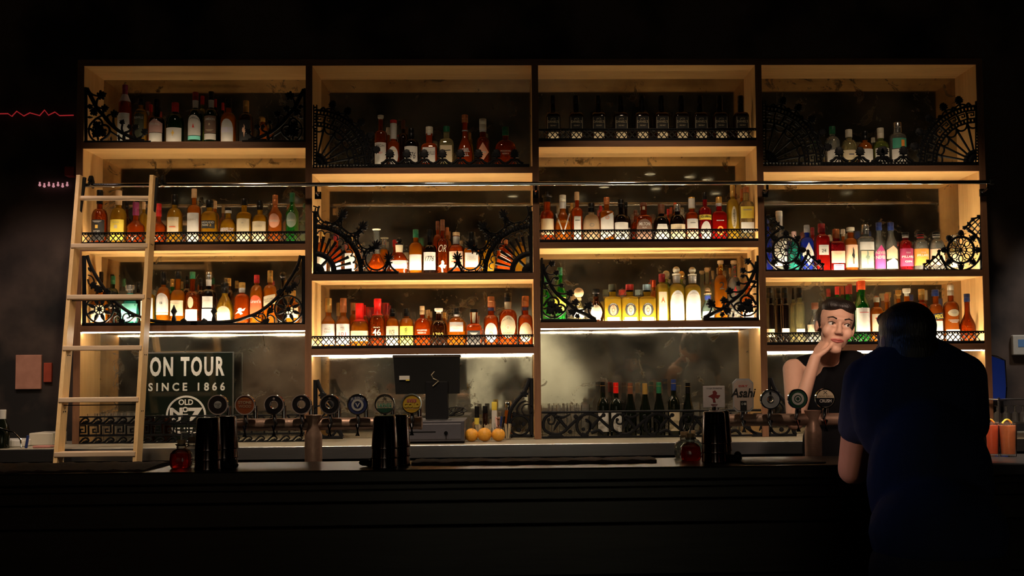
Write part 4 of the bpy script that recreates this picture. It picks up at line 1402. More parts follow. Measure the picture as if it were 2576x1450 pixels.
# ---- second bay, lowest shelf
b = shelf(1, 2, 780, 720, 8.531, 1330)
b(395, 265, 300, 'cone', 'A', 'g', [rect(.08, .49, 'w', [T('WILD', 'b', .39, .045, .42), T('TURKEY', 'b', .325, .04, .5)], .94)], 'amber bottle with gold neck and white label at the left end', s0=.52, s1=.66, c=.72, n=.42)
b(715, 265, 300, 'cone', 'A', 'c', [rect(.08, .49, 'w', [T('WILD', 'b', .41, .03, .3), T('TURKEY', 'b', .37, .03, .36), T('101', 'R', .29, .07, .5)], .94)], 'amber bottle with red gold neck and white label with red digits', s0=.52, s1=.66, c=.72, n=.42)
b(930, 370, 180, 'tall', 'A', 't', [], 'amber bottle at the back beside the first red wax bottle', back=1)
b(1065, 370, 390, 'squat', 'A', 'x', [rect(.16, .39, 'c', [T('Makers', 'f', .32, .06, .7)], .97)], 'wide amber bottle dipped in red wax with cream label', s0=.44, s1=.62, c=.7, capk='wax', n=.40)
b(1195, 410, 200, 'tall', 'R', 'x', [], 'red wax topped bottle close behind the wide wax dipped bottle', back=1, capk='wax')
b(1310, 460, 170, 'tall', 'R', 'd', [], 'dark red wax topped bottle behind, left of the tallest waxed bottle', back=1, capk='wax')
b(1450, 270, 330, 'std', 'D', 'x', [('none', 0, 0, 1, 'w', [T("Maker's", 'w', .42, .03, .42, bold=.02), T('46', 'w', .32, .13, .54, bold=.02)])], 'tallest red wax dipped bottle with large white digits', s0=.50, s1=.68, c=.8, capk='wax', n=.42)
b(1640, 380, 170, 'tall', 'R', 'd', [], 'dark red wax topped bottle behind, right of the tallest waxed bottle', back=1, capk='wax')
b(1790, 490, 290, 'squat', 'A', 'k', [rect(.06, .56, 'c', [T('KNOB', 'k', .40, .13, .4)], .9)], 'amber bottle with black cap, cream label and upright black letters', s0=.58, s1=.76, c=.8)
b(2085, 480, 310, 'squat', 'A', 'k', [rect(.06, .55, 'y', [T('KNOB', 'k', .3, .42, .16, vert=True)], .9)], 'amber bottle with black wax cap and yellow label of sideways letters', s0=.58, s1=.76, c=.8)
b = shelf(1, 2, 1060, 720, 8.531, 1330)
b(50, 430, 350, 'flask', 'R', 't', [('none', 0, 0, 1, 'w', [T('WOODFORD', 'w', .42, .04, .62), T('RESERVE', 'w', .36, .035, .5), T('@line', 'w', .3, .015, .4)])], 'wide flask bottle with cork stopper and white printed lines', s0=.50, s1=.72, c=.80)
b(160, 510, 160, 'tall', 'A', 't', [], 'cork stoppered bottle behind the wide flask', back=1)
b(345, 480, 350, 'squat', 'N', 'w', [('none', 0, 0, 1, 'w', [T('1792', 'G', .32, .12, .62)])], 'dark bottle with flat clear stopper and gold digits', s0=.50, s1=.70, c=.86, capk='flat')
b(495, 570, 170, 'tall', 'A', 'g', [], 'amber stoppered bottle behind, right of the gold digits', back=1)
b(730, 470, 410, 'flask', 'A', 'k', [rect(.40, .64, 'w', [T('GENTLEMAN', 'p', .54, .04, .66), T('JACK', 'f', .47, .03, .3)], .70)], 'broad amber bottle with black cap and small white upper label', s0=.50, s1=.76, c=.82, neck=('w', .78, .83))
b(1130, 500, 330, 'square', 'R', 'k', [rect(.05, .44, 'k', [T('@lines', 'w', .36, .05, .5)], .86)], 'square bottle with cream neck and fancy black label', s0=.52, s1=.62, c=.92, neck=('c', .64, .91), n=.46)
b(1500, 230, 320, 'std', 'R', 'c', [('oval', .10, .48, .84, 's', [T("MICHTER'S", 'w', .38, .035, .6, arch=.02), T('@ring', 'p', .26, .1, .25)])], 'red amber bottle with banded red cap and grey oval label', s0=.52, s1=.64, c=.80, neck=('n', .72, .78), n=.42)
b(1865, 150, 390, 'std', 'R', 'k', [('oval', .17, .58, .84, 'c', [T("MICHTER'S", 'b', .47, .04, .6, arch=.02), T('BOURBON', 'b', .26, .04, .56), T('@ring', 'w', .36, .09, .24, bold=.04)])], 'tallest amber bottle with black cap and large oval label', s0=.56, s1=.70, c=.84, neck=('c', .70, .83))
b(2240, 220, 320, 'std', 'R', 'c', [('oval', .10, .48, .84, 'c', [T("MICHTER'S", 'G', .38, .035, .6, arch=.02)])], 'banded red capped bottle with cream oval label, right end', s0=.52, s1=.64, c=.80, neck=('n', .72, .78), n=.42)
# ---- third bay, top shelf: ten alike
b = shelf(2, 0, 1330, 140, 4.265, 908)
ROWN = ['first', 'second', 'third', 'fourth', 'fifth', 'sixth', 'seventh', 'eighth', 'ninth', 'last']
for i, x in enumerate((262, 512, 750, 990, 1217, 1428, 1640, 1842, 2055, 2282)):
    b(x, 435, 156, 'square', 'N', 'k', [rect(.26, .55, 'k', [T('JACK', 'c', .48, .045, .36, arch=.004), T("DANIEL'S", 'c', .435, .05, .72, bold=.01), T('OLD NO.7', 'c', .355, .03, .4, bold=.02), T('@box', 'c', .40, .26, .025, dx=-.78), T('@box', 'c', .40, .26, .025, dx=.78)], .96), rect(.04, .22, 'c', [], .7)],
      '%s from left in the row of ten square black labelled bottles' % ROWN[i], s0=.54, s1=.66, c=.68, n=.36, group='square black labelled bottles on the third bay top shelf')
# ---- third bay, middle shelf
b = shelf(2, 1, 1350, 460, 8.883, 1315)
b(265, 200, 320, 'std', 'R', 'k', [rect(.16, .47, 'c')], 'red amber bottle with black pouring spout and cream label', s0=.50, s1=.64, c=.80, n=.5, capk='pour')
b(585, 280, 370, 'ball', 'A', 'w', [('none', 0, 0, 1, 'w', [T('PLANTATION', 'G', .44, .05, .74), T('@V', 'w', .40, .44, .9, rot=PI)])], 'round amber bottle with white cord forming a peak', s1=.66, c=.86, neck=('w', .72, .85))
b(790, 470, 170, 'tall', 'A', 'g', [], 'gold capped bottle behind, between the corded and the cork bottles', back=1)
b(910, 210, 260, 'std', 'R', 't', [rect(.07, .52, 'w', [T('@line', 'k', .44, .03, .4)], .6)], 'tall red amber bottle with cork and offset white label', s0=.62, s1=.70, c=.84)
b(1235, 460, 370, 'squat', 'W', 'k', [('none', 0, 0, 1, 'w', [T('@ring', 'f', .44, .09, .3)])], 'cream wrapped bottle with dripping black wax cap', s0=.48, s1=.72, c=.78)
b(1440, 520, 160, 'tall', 'R', 'r', [], 'red topped bottle behind, right of the cream wrapped bottle', back=1)
b(1560, 330, 310, 'rect', 'A', 'c', [('slant', .06, .60, .92, 'w', [T('@ring', 'p', .55, .08, .3, bold=.05)])], 'amber bottle with copper stopper, clear neck and big white label', s0=.64, s1=.72, c=.84)
b(1885, 380, 320, 'std', 'K', 'k', [rect(.06, .47, 'w', [T('@fig', 'k', .16, .12, .5, bold=.05)], .95)], 'black bottle with beaded shoulders and white label showing a dark animal', s0=.50, s1=.66, c=.82)
b(2000, 430, 220, 'std', 'K', 'k', [rect(.06, .4, 'w')], 'second black beaded bottle standing behind the first', back=1)
b(2215, 620, 210, 'std', 'D', 'n', [], 'dark amber bottle behind, left of the brown labelled square bottle', back=1)
b(2395, 450, 350, 'square', 'D', 'n', [('arch', .08, .58, .94, 'b', [T('MILTON', 'w', .46, .08, .66, bold=.02), T('RUM', 'w', .37, .04, .26)])], 'square shouldered dark red bottle with brown arched label', s0=.58, s1=.70, c=.92, neck=('c', .82, .90))
b = shelf(2, 1, 1630, 460, 8.883, 1315)
b(310, 490, 360, 'squat', 'K', 'n', [('trap', .06, .48, .96, 'w')], 'squat black bottle with brown cap and peaked white label', s0=.44, s1=.70, c=.76)
b(480, 590, 150, 'tall', 'R', 'r', [], 'square red topped bottle behind, right of the squat black bottle', back=1)
b(600, 450, 160, 'tall', 'A', 'o', [], 'orange capped bottle behind the black bottle with silver stopper', back=1)
b(725, 490, 350, 'squat', 'K', 's', [rect(.06, .48, 'c', [T('@lines', 'f', .36, .06, .5)], .92)], 'squat black bottle with silver crowned stopper and cream label', s0=.46, s1=.74, c=.82)
b(965, 330, 290, 'std', 'R', 'g', [rect(.31, .52, 'w', [T('@line', 'k', .43, .03, .4)], .84), rect(.06, .29, 'h', [T('XO', 'w', .2, .08, .6)], .84)], 'red amber bottle with gold cap and pale pink two part label', s0=.58, s1=.68, c=.74, neck=('w', .76, .97), n=.44)
b(1275, 220, 290, 'std', 'P', 'k', [rect(.45, .55, 'y', [T('Goslings', 'k', .5, .05, .75, bold=.02)], .97), ('oval', .02, .42, .8, 'w', [T('@fig', 'k', .22, .12, .2)])], 'dark red bottle with black cap and yellow edged banner', s0=.62, s1=.72, c=.86)
b(1580, 330, 330, 'rect', 'r', 'g', [('none', 0, 0, 1, 'w', [T('@line', 'w', .48, .05, .5), T('@ring', 'o', .26, .2, .44, bold=.06)])], 'orange red bottle with gold stopper and seal', s0=.58, s1=.70, c=.86, neck=('w', .80, .87))
b(1905, 60, 280, 'tall', 'Y', 'g', [('oval', .24, .62, .42, 'c', []), ('none', 0, 0, 1, 'w', [T('Sagatiba', 'k', .42, .30, .2, vert=True)])], 'tallest golden bottle with upright sideways lettering', s0=.58, s1=.76, c=.80)
b(2110, 140, 170, 'tall', 'A', 'c', [], 'copper capped bottle at the back in the right corner', back=1)
b(2215, 100, 320, 'rect', 'c', 'c', [rect(.43, .64, 'y', [T('@line', 'f', .58, .05, .6)], .92), rect(.18, .36, 'w', [], .9)], 'frosted bottle with copper cap and yellow label beside the fourth upright', s0=.64, s1=.76, c=.90)
# ---- third bay, lowest shelf
b = shelf(2, 2, 1350, 640, 8.055, 1361)
b(190, 450, 200, 'tall', 'E', 'e', [], 'green bottle at the back in the left corner behind the bracket', back=1)
b(480, 270, 260, 'green', 'E', 'e', [rect(.22, .46, 'y')], 'bright green bottle with yellow label behind the left bracket', s0=.5)
b(860, 680, 240, 'ball', 'c', 't', [rect(.15, .4, 'w')], 'small pale bottle with round cork right of the green bottle', capk='ball', s1=.58, c=.64)
b(1250, 710, 320, 'ball', 'N', 'k', [('oval', .08, .52, .74, 'c', [T('@line', 'f', .34, .04, .4)])], 'round brown bottle with black stopper and cream oval label', s1=.66, c=.78, capk='flat')
for x, cc, st, dd in ((1590, 'd', 'd', 'brown red'), (1945, 'r', 'R', 'red'), (2295, 'b', 'u', 'blue')):
    b(x, 610, 345, 'square', 'Y', 'k', [('oval', .16, .50, .66, 'k', [T('HERRADURA', 'w', .44, .03, .4, arch=.01)]), ('oval', .18, .45, .40, 'c' if st != 'd' else 'p', [T('@ring', 'b', .32, .12, .2)]), rect(.02, .13, 'w', [], .7)],
      'square gold bottle with horseshoe label and %s striped cap' % dd, s0=.60, s1=.68, c=.80, neck=[(st, .84, .99)], n=.40)
b = shelf(2, 2, 1630, 640, 8.055, 1345)
b(130, 530, 170, 'tall', 'A', 'o', [], 'orange capped bottle behind, left of the maroon capped bottle', back=1)
b(330, 400, 270, 'std', 'Y', 'd', [rect(.03, .62, 'c', [T('@tri', 'r', .46, .12, .3, bold=.04), T('@ring', 'f', .26, .05, .16)], .62)], 'yellow gold bottle with maroon cap and red flame on its label', s0=.66, s1=.80, c=.83, n=.44)
b(385, 330, 190, 'tall', 'g', 'w', [], 'ball stoppered bottle behind the maroon capped bottle', back=1, capk='ball')
b(520, 250, 310, 'std', 'Y', 'w', [('arch', .03, .56, .90, 'w', [T('@line', 'f', .48, .03, .5, arch=.01)])], 'gold bottle with round white stopper, left one of the pair', s0=.58, s1=.68, c=.84, capk='ball', neck=('w', .70, .83), n=.44)
b(690, 340, 190, 'tall', 'g', 'g', [], 'olive ball stoppered bottle behind, between the pair of white stoppers', back=1, capk='ball')
b(838, 260, 330, 'std', 'Y', 'w', [('arch', .03, .57, .90, 'w', [T('@line', 'f', .49, .03, .5, arch=.01)])], 'gold bottle with round white stopper, right one of the pair', s0=.58, s1=.68, c=.84, capk='ball', neck=('w', .70, .83), n=.44)
b(1150, 680, 270, 'ball', 'L', 't', [rect(.1, .3, 'w')], 'pale aqua ball bottle with cork top and blue neck band', s1=.60, c=.80, capk='ball', neck=('B', .64, .76), n=.44)
b(1215, 280, 230, 'std', 'c', 't', [], 'slim clear bottle with cork behind the aqua ball bottle', s0=.58, s1=.70, c=.92, back=1, capk='cork')
b(1440, 280, 150, 'tall', 'c', 't', [], 'corked bottle behind, left of the orange gold bottle with script', back=1, capk='cork')
b(1500, 130, 265, 'std', 'A', 't', [('none', 0, 0, 1, 'w', [T('123', 'y', .86, .14, .25, vert=True), T('2', 'k', .58, .12, .4)])], 'tall orange gold bottle with cork and black script digit', s0=.62, s1=.76, c=.92, capk='cork')
b(1690, 280, 150, 'tall', 'c', 't', [], 'corked bottle behind, left of the pale pink bottle', back=1, capk='cork')
b(1770, 130, 260, 'std', 'C', 't', [('none', 0, 0, 1, 'w', [T('123', 'R', .82, .18, .16, vert=True, dx=.1), T('@fig', 'R', .5, .14, .3)])], 'tall pale bottle with cork and red letters on its neck', s0=.60, s1=.74, c=.92, capk='cork')
b(1990, 560, 280, 'std', 'O', 'o', [rect(.1, .5, 'h')], 'orange bottle with peach label behind the right grapevine bracket')
# ---- rightmost bay, top shelf
b = shelf(3, 0, 1910, 230, 7.434, 1405)
b(1380, 660, 280, 'std', 'C', 'e', [rect(.08, .42, 'w')], 'clear bottle with green banded cap and red seal', s0=.58, s1=.76, c=.82)
SEAL = ALL[-1][0]
b(1690, 720, 310, 'squat', 'c', 'w', [rect(.2, .45, 'c', [T('@line', 'n', .34, .06, .3)])], 'rounded bottle of pale yellow spirit with cream cap', s0=.52, s1=.74, c=.80)
b(1985, 750, 280, 'squat', 'O', 'k', [rect(.08, .50, 'w')], 'orange bottle with black cap and white label behind a leaf finial', s0=.50, s1=.70, c=.76)
b = shelf(3, 0, 2190, 230, 7.434, 1390)
b(60, 870, 170, 'squat', 'C', 'w', [], 'small clear bottle at the back between orange and green bottles', back=1)
b(200, 690, 300, 'squat', 'g', 'w', [rect(.08, .48, 'w')], 'yellow green bottle with cream cap and white lower label', s0=.50, s1=.68, c=.74)
b(520, 590, 320, 'std', 'C', 's', [rect(.42, .64, 'e', [T('@box', 'o', .53, .14, .2, bold=.16, dx=.3)], .8), rect(.06, .40, 'w')], 'clear bottle with silver cap and dark green upper label', s0=.66, s1=.76, c=.78, n=.42)
# ---- rightmost bay, middle shelf
b = shelf(3, 1, 1910, 520, 8.531, 1382)
b(200, 220, 190, 'tall', 'B', 'b', [], 'blue bottle at the back in the left corner behind the wheel', back=1)
b(450, 100, 300, 'tall', 'C', 'w', [rect(.1, .5, 'w')], 'tall clear bottle with white and blue striped neck behind the wheel', n=.42, s0=.56, s1=.68, c=.92, neck=[('w', .70, .98), ('u', .80, .9)])
b(760, 540, 260, 'std', 'T', 'm', [], 'turquoise bottle with pink cap behind the right half of the wheel', c=.8)
b(1035, 400, 290, 'std', 'B', 'y', [('diamond', .12, .62, .9, 'w', [T('@line', 'f', .4, .06, .3)])], 'bright blue bottle with grey cap and white pointed label', s0=.62, s1=.74, c=.84)
b(1160, 450, 210, 'tall', 'r', 'd', [], 'red bottle at the back between the blue and the red bottle', back=1)
b(1355, 370, 290, 'square', 'r', 'd', [rect(.345, .55, 'w', [T('24', 'k', .43, .065, .34), T('@line', 'f', .52, .018, .5)], .72)], 'red square bottle with white label of small black digits', s0=.66, s1=.78, c=.82, n=.46)
b(1525, 610, 180, 'tall', 'c', 'w', [], 'cream capped bottle behind, right of the red square bottle', back=1)
b(1665, 490, 310, 'square', 'P', 'c', [rect(.20, .48, 'h', [T('@lines', 'p', .41, .03, .5)], .94), rect(.02, .17, 'w', [T('@lines', 'P', .1, .1, .5)], .7)], 'dark red bottle with copper neck and peach label', s0=.62, s1=.72, c=.78, n=.42)
b(1815, 490, 210, 'tall', 'O', 'w', [], 'cream corked orange bottle behind the peach labelled bottle', back=1, capk='cork')
b(1980, 450, 290, 'std', 'O', 'w', [rect(.10, .60, 'h', [T('@fig', 'k', .36, .38, .2, bold=.05), T('@fig', 'k', .34, .34, .12, bold=.04, dx=.12)], .92)], 'orange red bottle with cream cork and black figure label', s0=.62, s1=.76, c=.88, capk='cork', n=.46)
b(2290, 400, 330, 'rect', 'C', 's', [rect(.46, .63, 'w', [], .92), rect(.08, .44, 'c', [T('@fig', 'g', .3, .3, .3)], .8)], 'clear square bottle with pale cap and leafy pattern', s0=.68, s1=.76, c=.80, n=.44)
b = shelf(3, 1, 2190, 520, 8.531, 1360)
b(205, 345, 245, 'cone', 'C', 'b', [('peak', .06, .54, .92, 'M', [T('NEVER', 'w', .38, .07, .86, bold=.03), T('NEVER', 'w', .29, .07, .86, bold=.03)])], 'clear bottle with navy cap and magenta peaked label', s0=.54, s1=.78, c=.84, n=.46)
b(450, 345, 255, 'cone', 'C', 'b', [('peak', .26, .52, .92, 'h', []), ('peak', .06, .27, .92, 'u', [])], 'clear bottle with navy cap and orange and pale blue peaked label', s0=.54, s1=.78, c=.84, n=.46)
b(770, 560, 300, 'squat', 'P', 'k', [rect(.13, .58, 'P', [T('FOUR', 'w', .47, .04, .3), T('PILLARS', 'w', .37, .06, .82, bold=.03), T('GIN', 'w', .25, .05, .5, bold=.02)], .96)], 'red bottle with plum label and silver ringed cap', s0=.62, s1=.80, c=.90, neck=('s', .86, .93), n=.42)
b(1085, 570, 330, 'squat', 'C', 'k', [rect(.15, .58, 'o', [T('FOUR', 'w', .48, .035, .3), T('PILLARS', 'w', .41, .06, .72, bold=.03)], .96)], 'clear bottle with orange label and red ringed cap', s0=.60, s1=.82, c=.90, neck=('R', .86, .95), n=.42)
b(1430, 555, 330, 'squat', 'C', 'k', [rect(.15, .56, 'h', [], .96)], 'clear bottle with pinkish label beside the right wheel bracket', s0=.60, s1=.82, c=.90, neck=('w', .86, .94), n=.42)
b(1800, 620, 260, 'std', 'c', 'w', [rect(.1, .5, 'c')], 'pale bottle hidden behind the right wheel bracket')
# ---- rightmost bay, lowest shelf
b = shelf(3, 2, 1910, 690, 7.631, 1350)
b(215, 260, 175, 'tall', 'K', 'k', [rect(.14, .28, 'c')], 'black bottle with cream base label at the left end', s0=.68, s1=.72, c=.82, n=.6)
b(385, 270, 160, 'tall', 'K', 'k', [], 'black bottle behind, between the two black front bottles', back=1, s0=.68, s1=.72, c=.82, n=.6)
b(505, 260, 165, 'tall', 'K', 'k', [rect(.20, .29, 'w')], 'second black front bottle with white base label', s0=.68, s1=.72, c=.82, n=.6)
b(670, 270, 160, 'tall', 'c', 'k', [], 'clear yellowish bottle behind, left of the tall clear bottle', back=1, s0=.66, s1=.74, c=.8)
b(790, 260, 190, 'tall', 'c', 'k', [rect(.20, .28, 's')], 'tall clear yellowish bottle with black capsule', s0=.66, s1=.74, c=.82, n=.5)
b(1085, 550, 330, 'ball', 'C', 'n', [rect(.28, .48, 'c', [T('@lines', 'f', .38, .08, .6)], .98)], 'round clear bottle with brown cap beside the bartender\'s face', s1=.66, c=.84)
b(1560, 240, 200, 'green', 'E', 'r', [], 'green bottle with red cap at the back behind the bartender', back=1)
b(1720, 230, 200, 'green', 'E', 'd', [], 'green bottle with dark red cap at the back behind the bartender', back=1)
b(1895, 150, 230, 'green', 'E', 'r', [rect(.1, .5, 'c')], 'green bottle with red cap behind the one with long white label', back=1, c=.84)
b(2025, 130, 285, 'green', 'E', 'o', [rect(.19, .57, 'w', [T('@line', 'R', .50, .025, .6)], .97)], 'green bottle with orange red cap and long white label', s0=.58, s1=.76, c=.86, n=.44)
b = shelf(3, 2, 2190, 690, 7.631, 1345)
b(100, 450, 270, 'std', 'A', 'w', [rect(.24, .64, 'c', [T('@line', 'R', .55, .08, .5)])], 'amber bottle with white cap left of the person in navy', s0=.66, s1=.80, c=.9)
b(330, 380, 200, 'std', 'A', 'c', [], 'copper topped bottle just above the left of the dark hair', back=1)
b(560, 310, 220, 'std', 'A', 'g', [], 'gold stoppered bottle behind the faceted bottle', back=1, capk='flat')
b(720, 280, 330, 'dec', 'A', 'w', [], 'faceted gold bottle with glass stopper above the dark hair', s0=.5, s1=.80, c=.86, capk='flat')
b(1000, 290, 230, 'std', 'R', 'g', [rect(.30, .56, 'w')], 'red amber bottle with gold capsule right of the dark hair', s0=.64, s1=.76, c=.80, n=.46)
b(1270, 300, 255, 'std', 'O', 'b', [('slant', .43, .56, .96, 'n', [T('APEROL', 'y', .5, .08, .84, bold=.03, rot=.14)]), rect(.05, .42, 'w', [], .74)], 'orange bottle with blue cap, white label and slanted navy banner', s0=.60, s1=.74, c=.88, n=.46)
b(1565, 210, 295, 'std', 'O', 'w', [('oval', .46, .58, .72, 'c', [T('@lines', 'f', .52, .03, .4)]), rect(.04, .24, 'w', [], .9), ('none', 0, 0, 1, 'w', [T('@lines', 'w', .38, .05, .7)])], 'orange bottle with white neck strip and cream oval label', s0=.60, s1=.72, c=.82)
b(1875, 380, 290, 'cone', 'D', 'b', [], 'red brown bottle with navy cap at the right end', s0=.34, s1=.64, c=.84)


def on_front(o, z, items, name='emblem', mat=None):
    """raised emblem strokes on a bottle's front, in metres about its axis"""
    mb = MB()
    R = max(v.co.x for v in o.data.vertices)
    for pts in items:
        P = [(x, -math.sqrt(max(0.0001, (R * .93) ** 2 - x * x)) - .0025, z + dz) for x, dz in pts]
        mb.tube(P, 0.0017, 5, r1=0.0011)
    return mb.build(name, mat or M_WHITE, o)


for o in (STAG1, STAG2):
    on_front(o, 0.045, [[(0, 0), (-.010, .006), (-.018, .012), (-.024, .014)], [(0, 0), (.010, .006), (.018, .012), (.024, .014)], [(0, 0), (-.003, -.014)], [(0, 0), (.003, -.014)],
                        [(-.010, .006), (-.012, .013)], [(.010, .006), (.012, .013)], [(-.018, .012), (-.02, .018)], [(.018, .012), (.02, .018)]])
mb = MB()
mb.lathe([(0.0085, 0), (0.0085, 0.002)], 14, axis='y')
e_ = mb.build('wax_seal', LBC['R'], SEAL)
e_.location = (0.012, -0.0375, 0.085)

# keep neighbours on a shelf from touching
for bay in range(4):
    for lev in range(3):
        L_ = [q for q in ALL if q[1] == bay and q[2] == lev]
        xl, xr = bay_x(bay)
        for it in range(60):
            moved = False
            for i in range(len(L_)):
                for j in range(i + 1, len(L_)):
                    a, c = L_[i], L_[j]
                    pa, pc = a[0].location, c[0].location
                    ox = a[4] + c[4] + .0012 - abs(pa.x - pc.x)
                    oy = a[5] + c[5] + .0012 - abs(pa.y - pc.y)
                    if ox <= 0 or oy <= 0: continue
                    moved = True
                    if ox < oy * .8 or ox < .006:
                        s_ = 1 if pa.x > pc.x else -1
                        pa.x += s_ * ox * .5
                        pc.x -= s_ * ox * .5
                    else:
                        f_, b_ = (a, c) if pa.y <= pc.y else (c, a)
                        f_[0].location.y -= oy * .5
                        b_[0].location.y += oy * .5
                    for q in (a, c):
                        q[0].location.x = min(max(q[0].location.x, xl + q[4] + .001), xr - q[4] - .001)
                        q[0].location.y = min(max(q[0].location.y, .036 + q[5]), DEPTH - .026 - q[5])
            if not moved: break
# finish the labels with the place of each bottle
for o, bay, lev, desc, _a, _b in ALL:
    if 'row of ten' in desc:
        continue
    o['label'] = '%s, %s shelf, %s' % (desc, ORD[lev], BAYN[bay])
    if not o.get('group'): o['group'] = 'bottles on the %s shelf of the %s' % (ORD[lev], BAYN[bay])

# ------------------------------------------------------------------ ladder
lad = empty('library_ladder', (0, 0, 0))
LA, LB = U(196.5, 440, -0.19), U(138, 1168, -0.64)
RA, RB = U(381, 440, -0.19), U(338, 1168, -0.64)
lad.location = Vector(((LB.x + RB.x) / 2, -0.85, 0))
tag(lad, 'pale timber sliding ladder leaning on the rail of the leftmost bay', 'ladder')


def rail_pt(A, B, z):
    t = (z - A.z) / (B.z - A.z)
    return A + (B - A) * t


def slant_board(A, B, z0, z1, hw, d):
    mb = MB()
    p, q = rail_pt(A, B, z0), rail_pt(A, B, z1)
    vs = []
    for c in (p, q):
        vs += [(c.x - hw, c.y, c.z), (c.x + hw, c.y, c.z), (c.x + hw, c.y + d, c.z), (c.x - hw, c.y + d, c.z)]
    mb.add(vs, [(0, 1, 2, 3), (7, 6, 5, 4), (0, 4, 5, 1), (1, 5, 6, 2), (2, 6, 7, 3), (3, 7, 4, 0)])
    return mb


for A, B in ((LA, LB), (RA, RB)):
    o = adopt(slant_board(A, B, 0.0, A.z, 0.0105, 0.085).build('side_rail', M_LADDER, smooth=False), lad)
    mb = MB()
    for z in (2.19, 1.87, 1.55, 1.24):
        p = rail_pt(A, B, z)
        for dy in (0.03, 0.055): mb.lathe([(0.004, 0), (0.004, 0.002)], 8, (p.x + 0.0105, p.y + dy, p.z), axis='x')
    mb.build('screw_heads', M_BLACK, o)
for k, (pl, pr, py) in enumerate(((183, 367, 617), (172, 358, 745), (162, 350, 873), (150, 344, 1003), (140, 338, 1140))):
    z = U(pl, py, -0.19 - 0.45 * (k + 1) / 5.3).z
    a, c = rail_pt(LA, LB, z), rail_pt(RA, RB, z)
    mb = MB()
    mb.rbox(a.x - 0.006, c.x + 0.004, a.y - 0.012, a.y + 0.082, z - 0.022, z + 0.004, 0.004)
    adopt(mb.build('tread', M_TREAD, smooth=False), lad)
p, q = rail_pt(LA, LB, U(200, 497, -0.22).z), rail_pt(RA, RB, U(380, 497, -0.22).z)
mb = MB()
mb.tube([p + Vector((0, .035, 0)), q + Vector((0, .035, 0))], 0.0145, 14)
o = adopt(mb.build('round_rung', M_TREAD), lad)
for py in (759, 1020):
    z = U(200, py, -0.3 if py < 800 else -0.52).z
    a, c = rail_pt(LA, LB, z), rail_pt(RA, RB, z)
    adopt(MB().tube([a + Vector((-.012, .03, 0)), c + Vector((.01, .03, 0))], 0.0028, 6).build('tie_rod', M_BLACK), lad)
for A, B in ((LA, LB), (RA, RB)):
    zr = ra.z
    mb = MB()
    p0, p1 = rail_pt(A, B, A.z - 0.01), rail_pt(A, B, A.z - 0.22)
    x = A.x + 0.018
    mb.tube([(x, p0.y + .05, p0.z), (x, p1.y + .05, p1.z)], 0.012, 8)
    pts = []
    for i in range(14):
        a = math.radians(200 - 240 * i / 13)
        pts.append((x + 0.012, -0.075 + 0.032 * math.cos(a), zr + 0.012 + 0.034 * math.sin(a)))
    mb.tube([(x + .006, p0.y + .06, zr - .01)] + pts, 0.0085, 8)
    mb.lathe([(0.022, -0.008), (0.022, 0.008)], 16, (x + 0.012, -0.075, zr + 0.0355), axis='x')
    adopt(mb.build('rail_hook', M_BLACK), lad)

# ------------------------------------------------------------------ back counter
M_STONE = pm('pale_stone_worktop', (0.42, 0.38, 0.29), 0.35, 0, 0.12, 40)
M_CAB = pm('dark_cabinet_front', (0.05, 0.05, 0.06), 0.4, 0, 0.2, 8)
bc = empty('back_counter', (0, -0.02, 0))
tag(bc, 'long back counter with pale worktop and steel front under the shelving', 'counter')
adopt(MB().rbox(-3.9, 3.9, -0.36, 0.322, 0.985, 1.0292, 0.004).build('worktop', M_STONE, smooth=False), bc)
adopt(MB().rbox(-3.9, 3.9, -0.372, -0.3605, 0.955, 1.026, 0.002).build('steel_fascia', M_STEEL, smooth=False), bc)
for k in range(6):
    x0 = -3.9 + k * 1.3
    d = adopt(MB().rbox(x0 + 0.004, x0 + 1.296, -0.33, -0.31, 0.12, 0.945, 0.003).build('door', M_CAB, smooth=False), bc)
    MB().tube([(x0 + 0.3, -0.345, 0.90), (x0 + 1.0, -0.345, 0.90)], 0.007, 8).build('handle', M_STEEL, d)
adopt(MB().box(-3.9, 3.9, -0.31, 0.322, 0.0, 0.985).build('carcass', M_CAB, smooth=False), bc)

# ------------------------------------------------------------------ front bar
M_BAR = wood('near_black_bar_wood', (0.016, 0.014, 0.013), (0.036, 0.031, 0.028), 0.32, 'x', 0.7)
M_CLOTH = pm('brown_bar_cloth', (0.15, 0.095, 0.075), 0.9, 0, 0.3, 60, 0.5)
BT = 1.10
bar = empty('front_bar', (0, -2.5, 0))
tag(bar, 'long dark timber bar across the foreground', 'bar')
adopt(MB().rbox(-3.4, 3.4, -2.66, -2.28, BT - 0.045, BT, 0.006).build('bar_top', M_BAR, smooth=False), bar)
mb = MB()
for k, (z0, z1, y) in enumerate(((1.03, 1.052, -2.645), (0.985, 1.026, -2.61), (0.90, 0.98, -2.60), (0.72, 0.895, -2.60), (0.54, 0.715, -2.60), (0.36, 0.535, -2.60), (0.18, 0.355, -2.60), (0.0, 0.175, -2.60))):
    mb.rbox(-3.4, 3.4, y, -2.56, z0, z1, 0.004)
adopt(mb.build('plank_front', M_BAR, smooth=False), bar)
adopt(MB().box(-3.4, 3.4, -2.56, -2.30, 0.0, BT - 0.046).build('carcass', M_BLACK, smooth=False), bar)
wb = empty('work_bench', (0, -2.0, 0))
tag(wb, 'steel work bench behind the front bar carrying the beer fonts', 'bench')
adopt(MB().rbox(-3.4, 3.4, -2.275, -1.72, 0.86, 0.90, 0.004).build('bench_top', M_STEEL, smooth=False), wb)
adopt(MB().box(-3.4, 3.4, -2.27, -1.76, 0.0, 0.86).build('cabinet', M_CAB, smooth=False), wb)


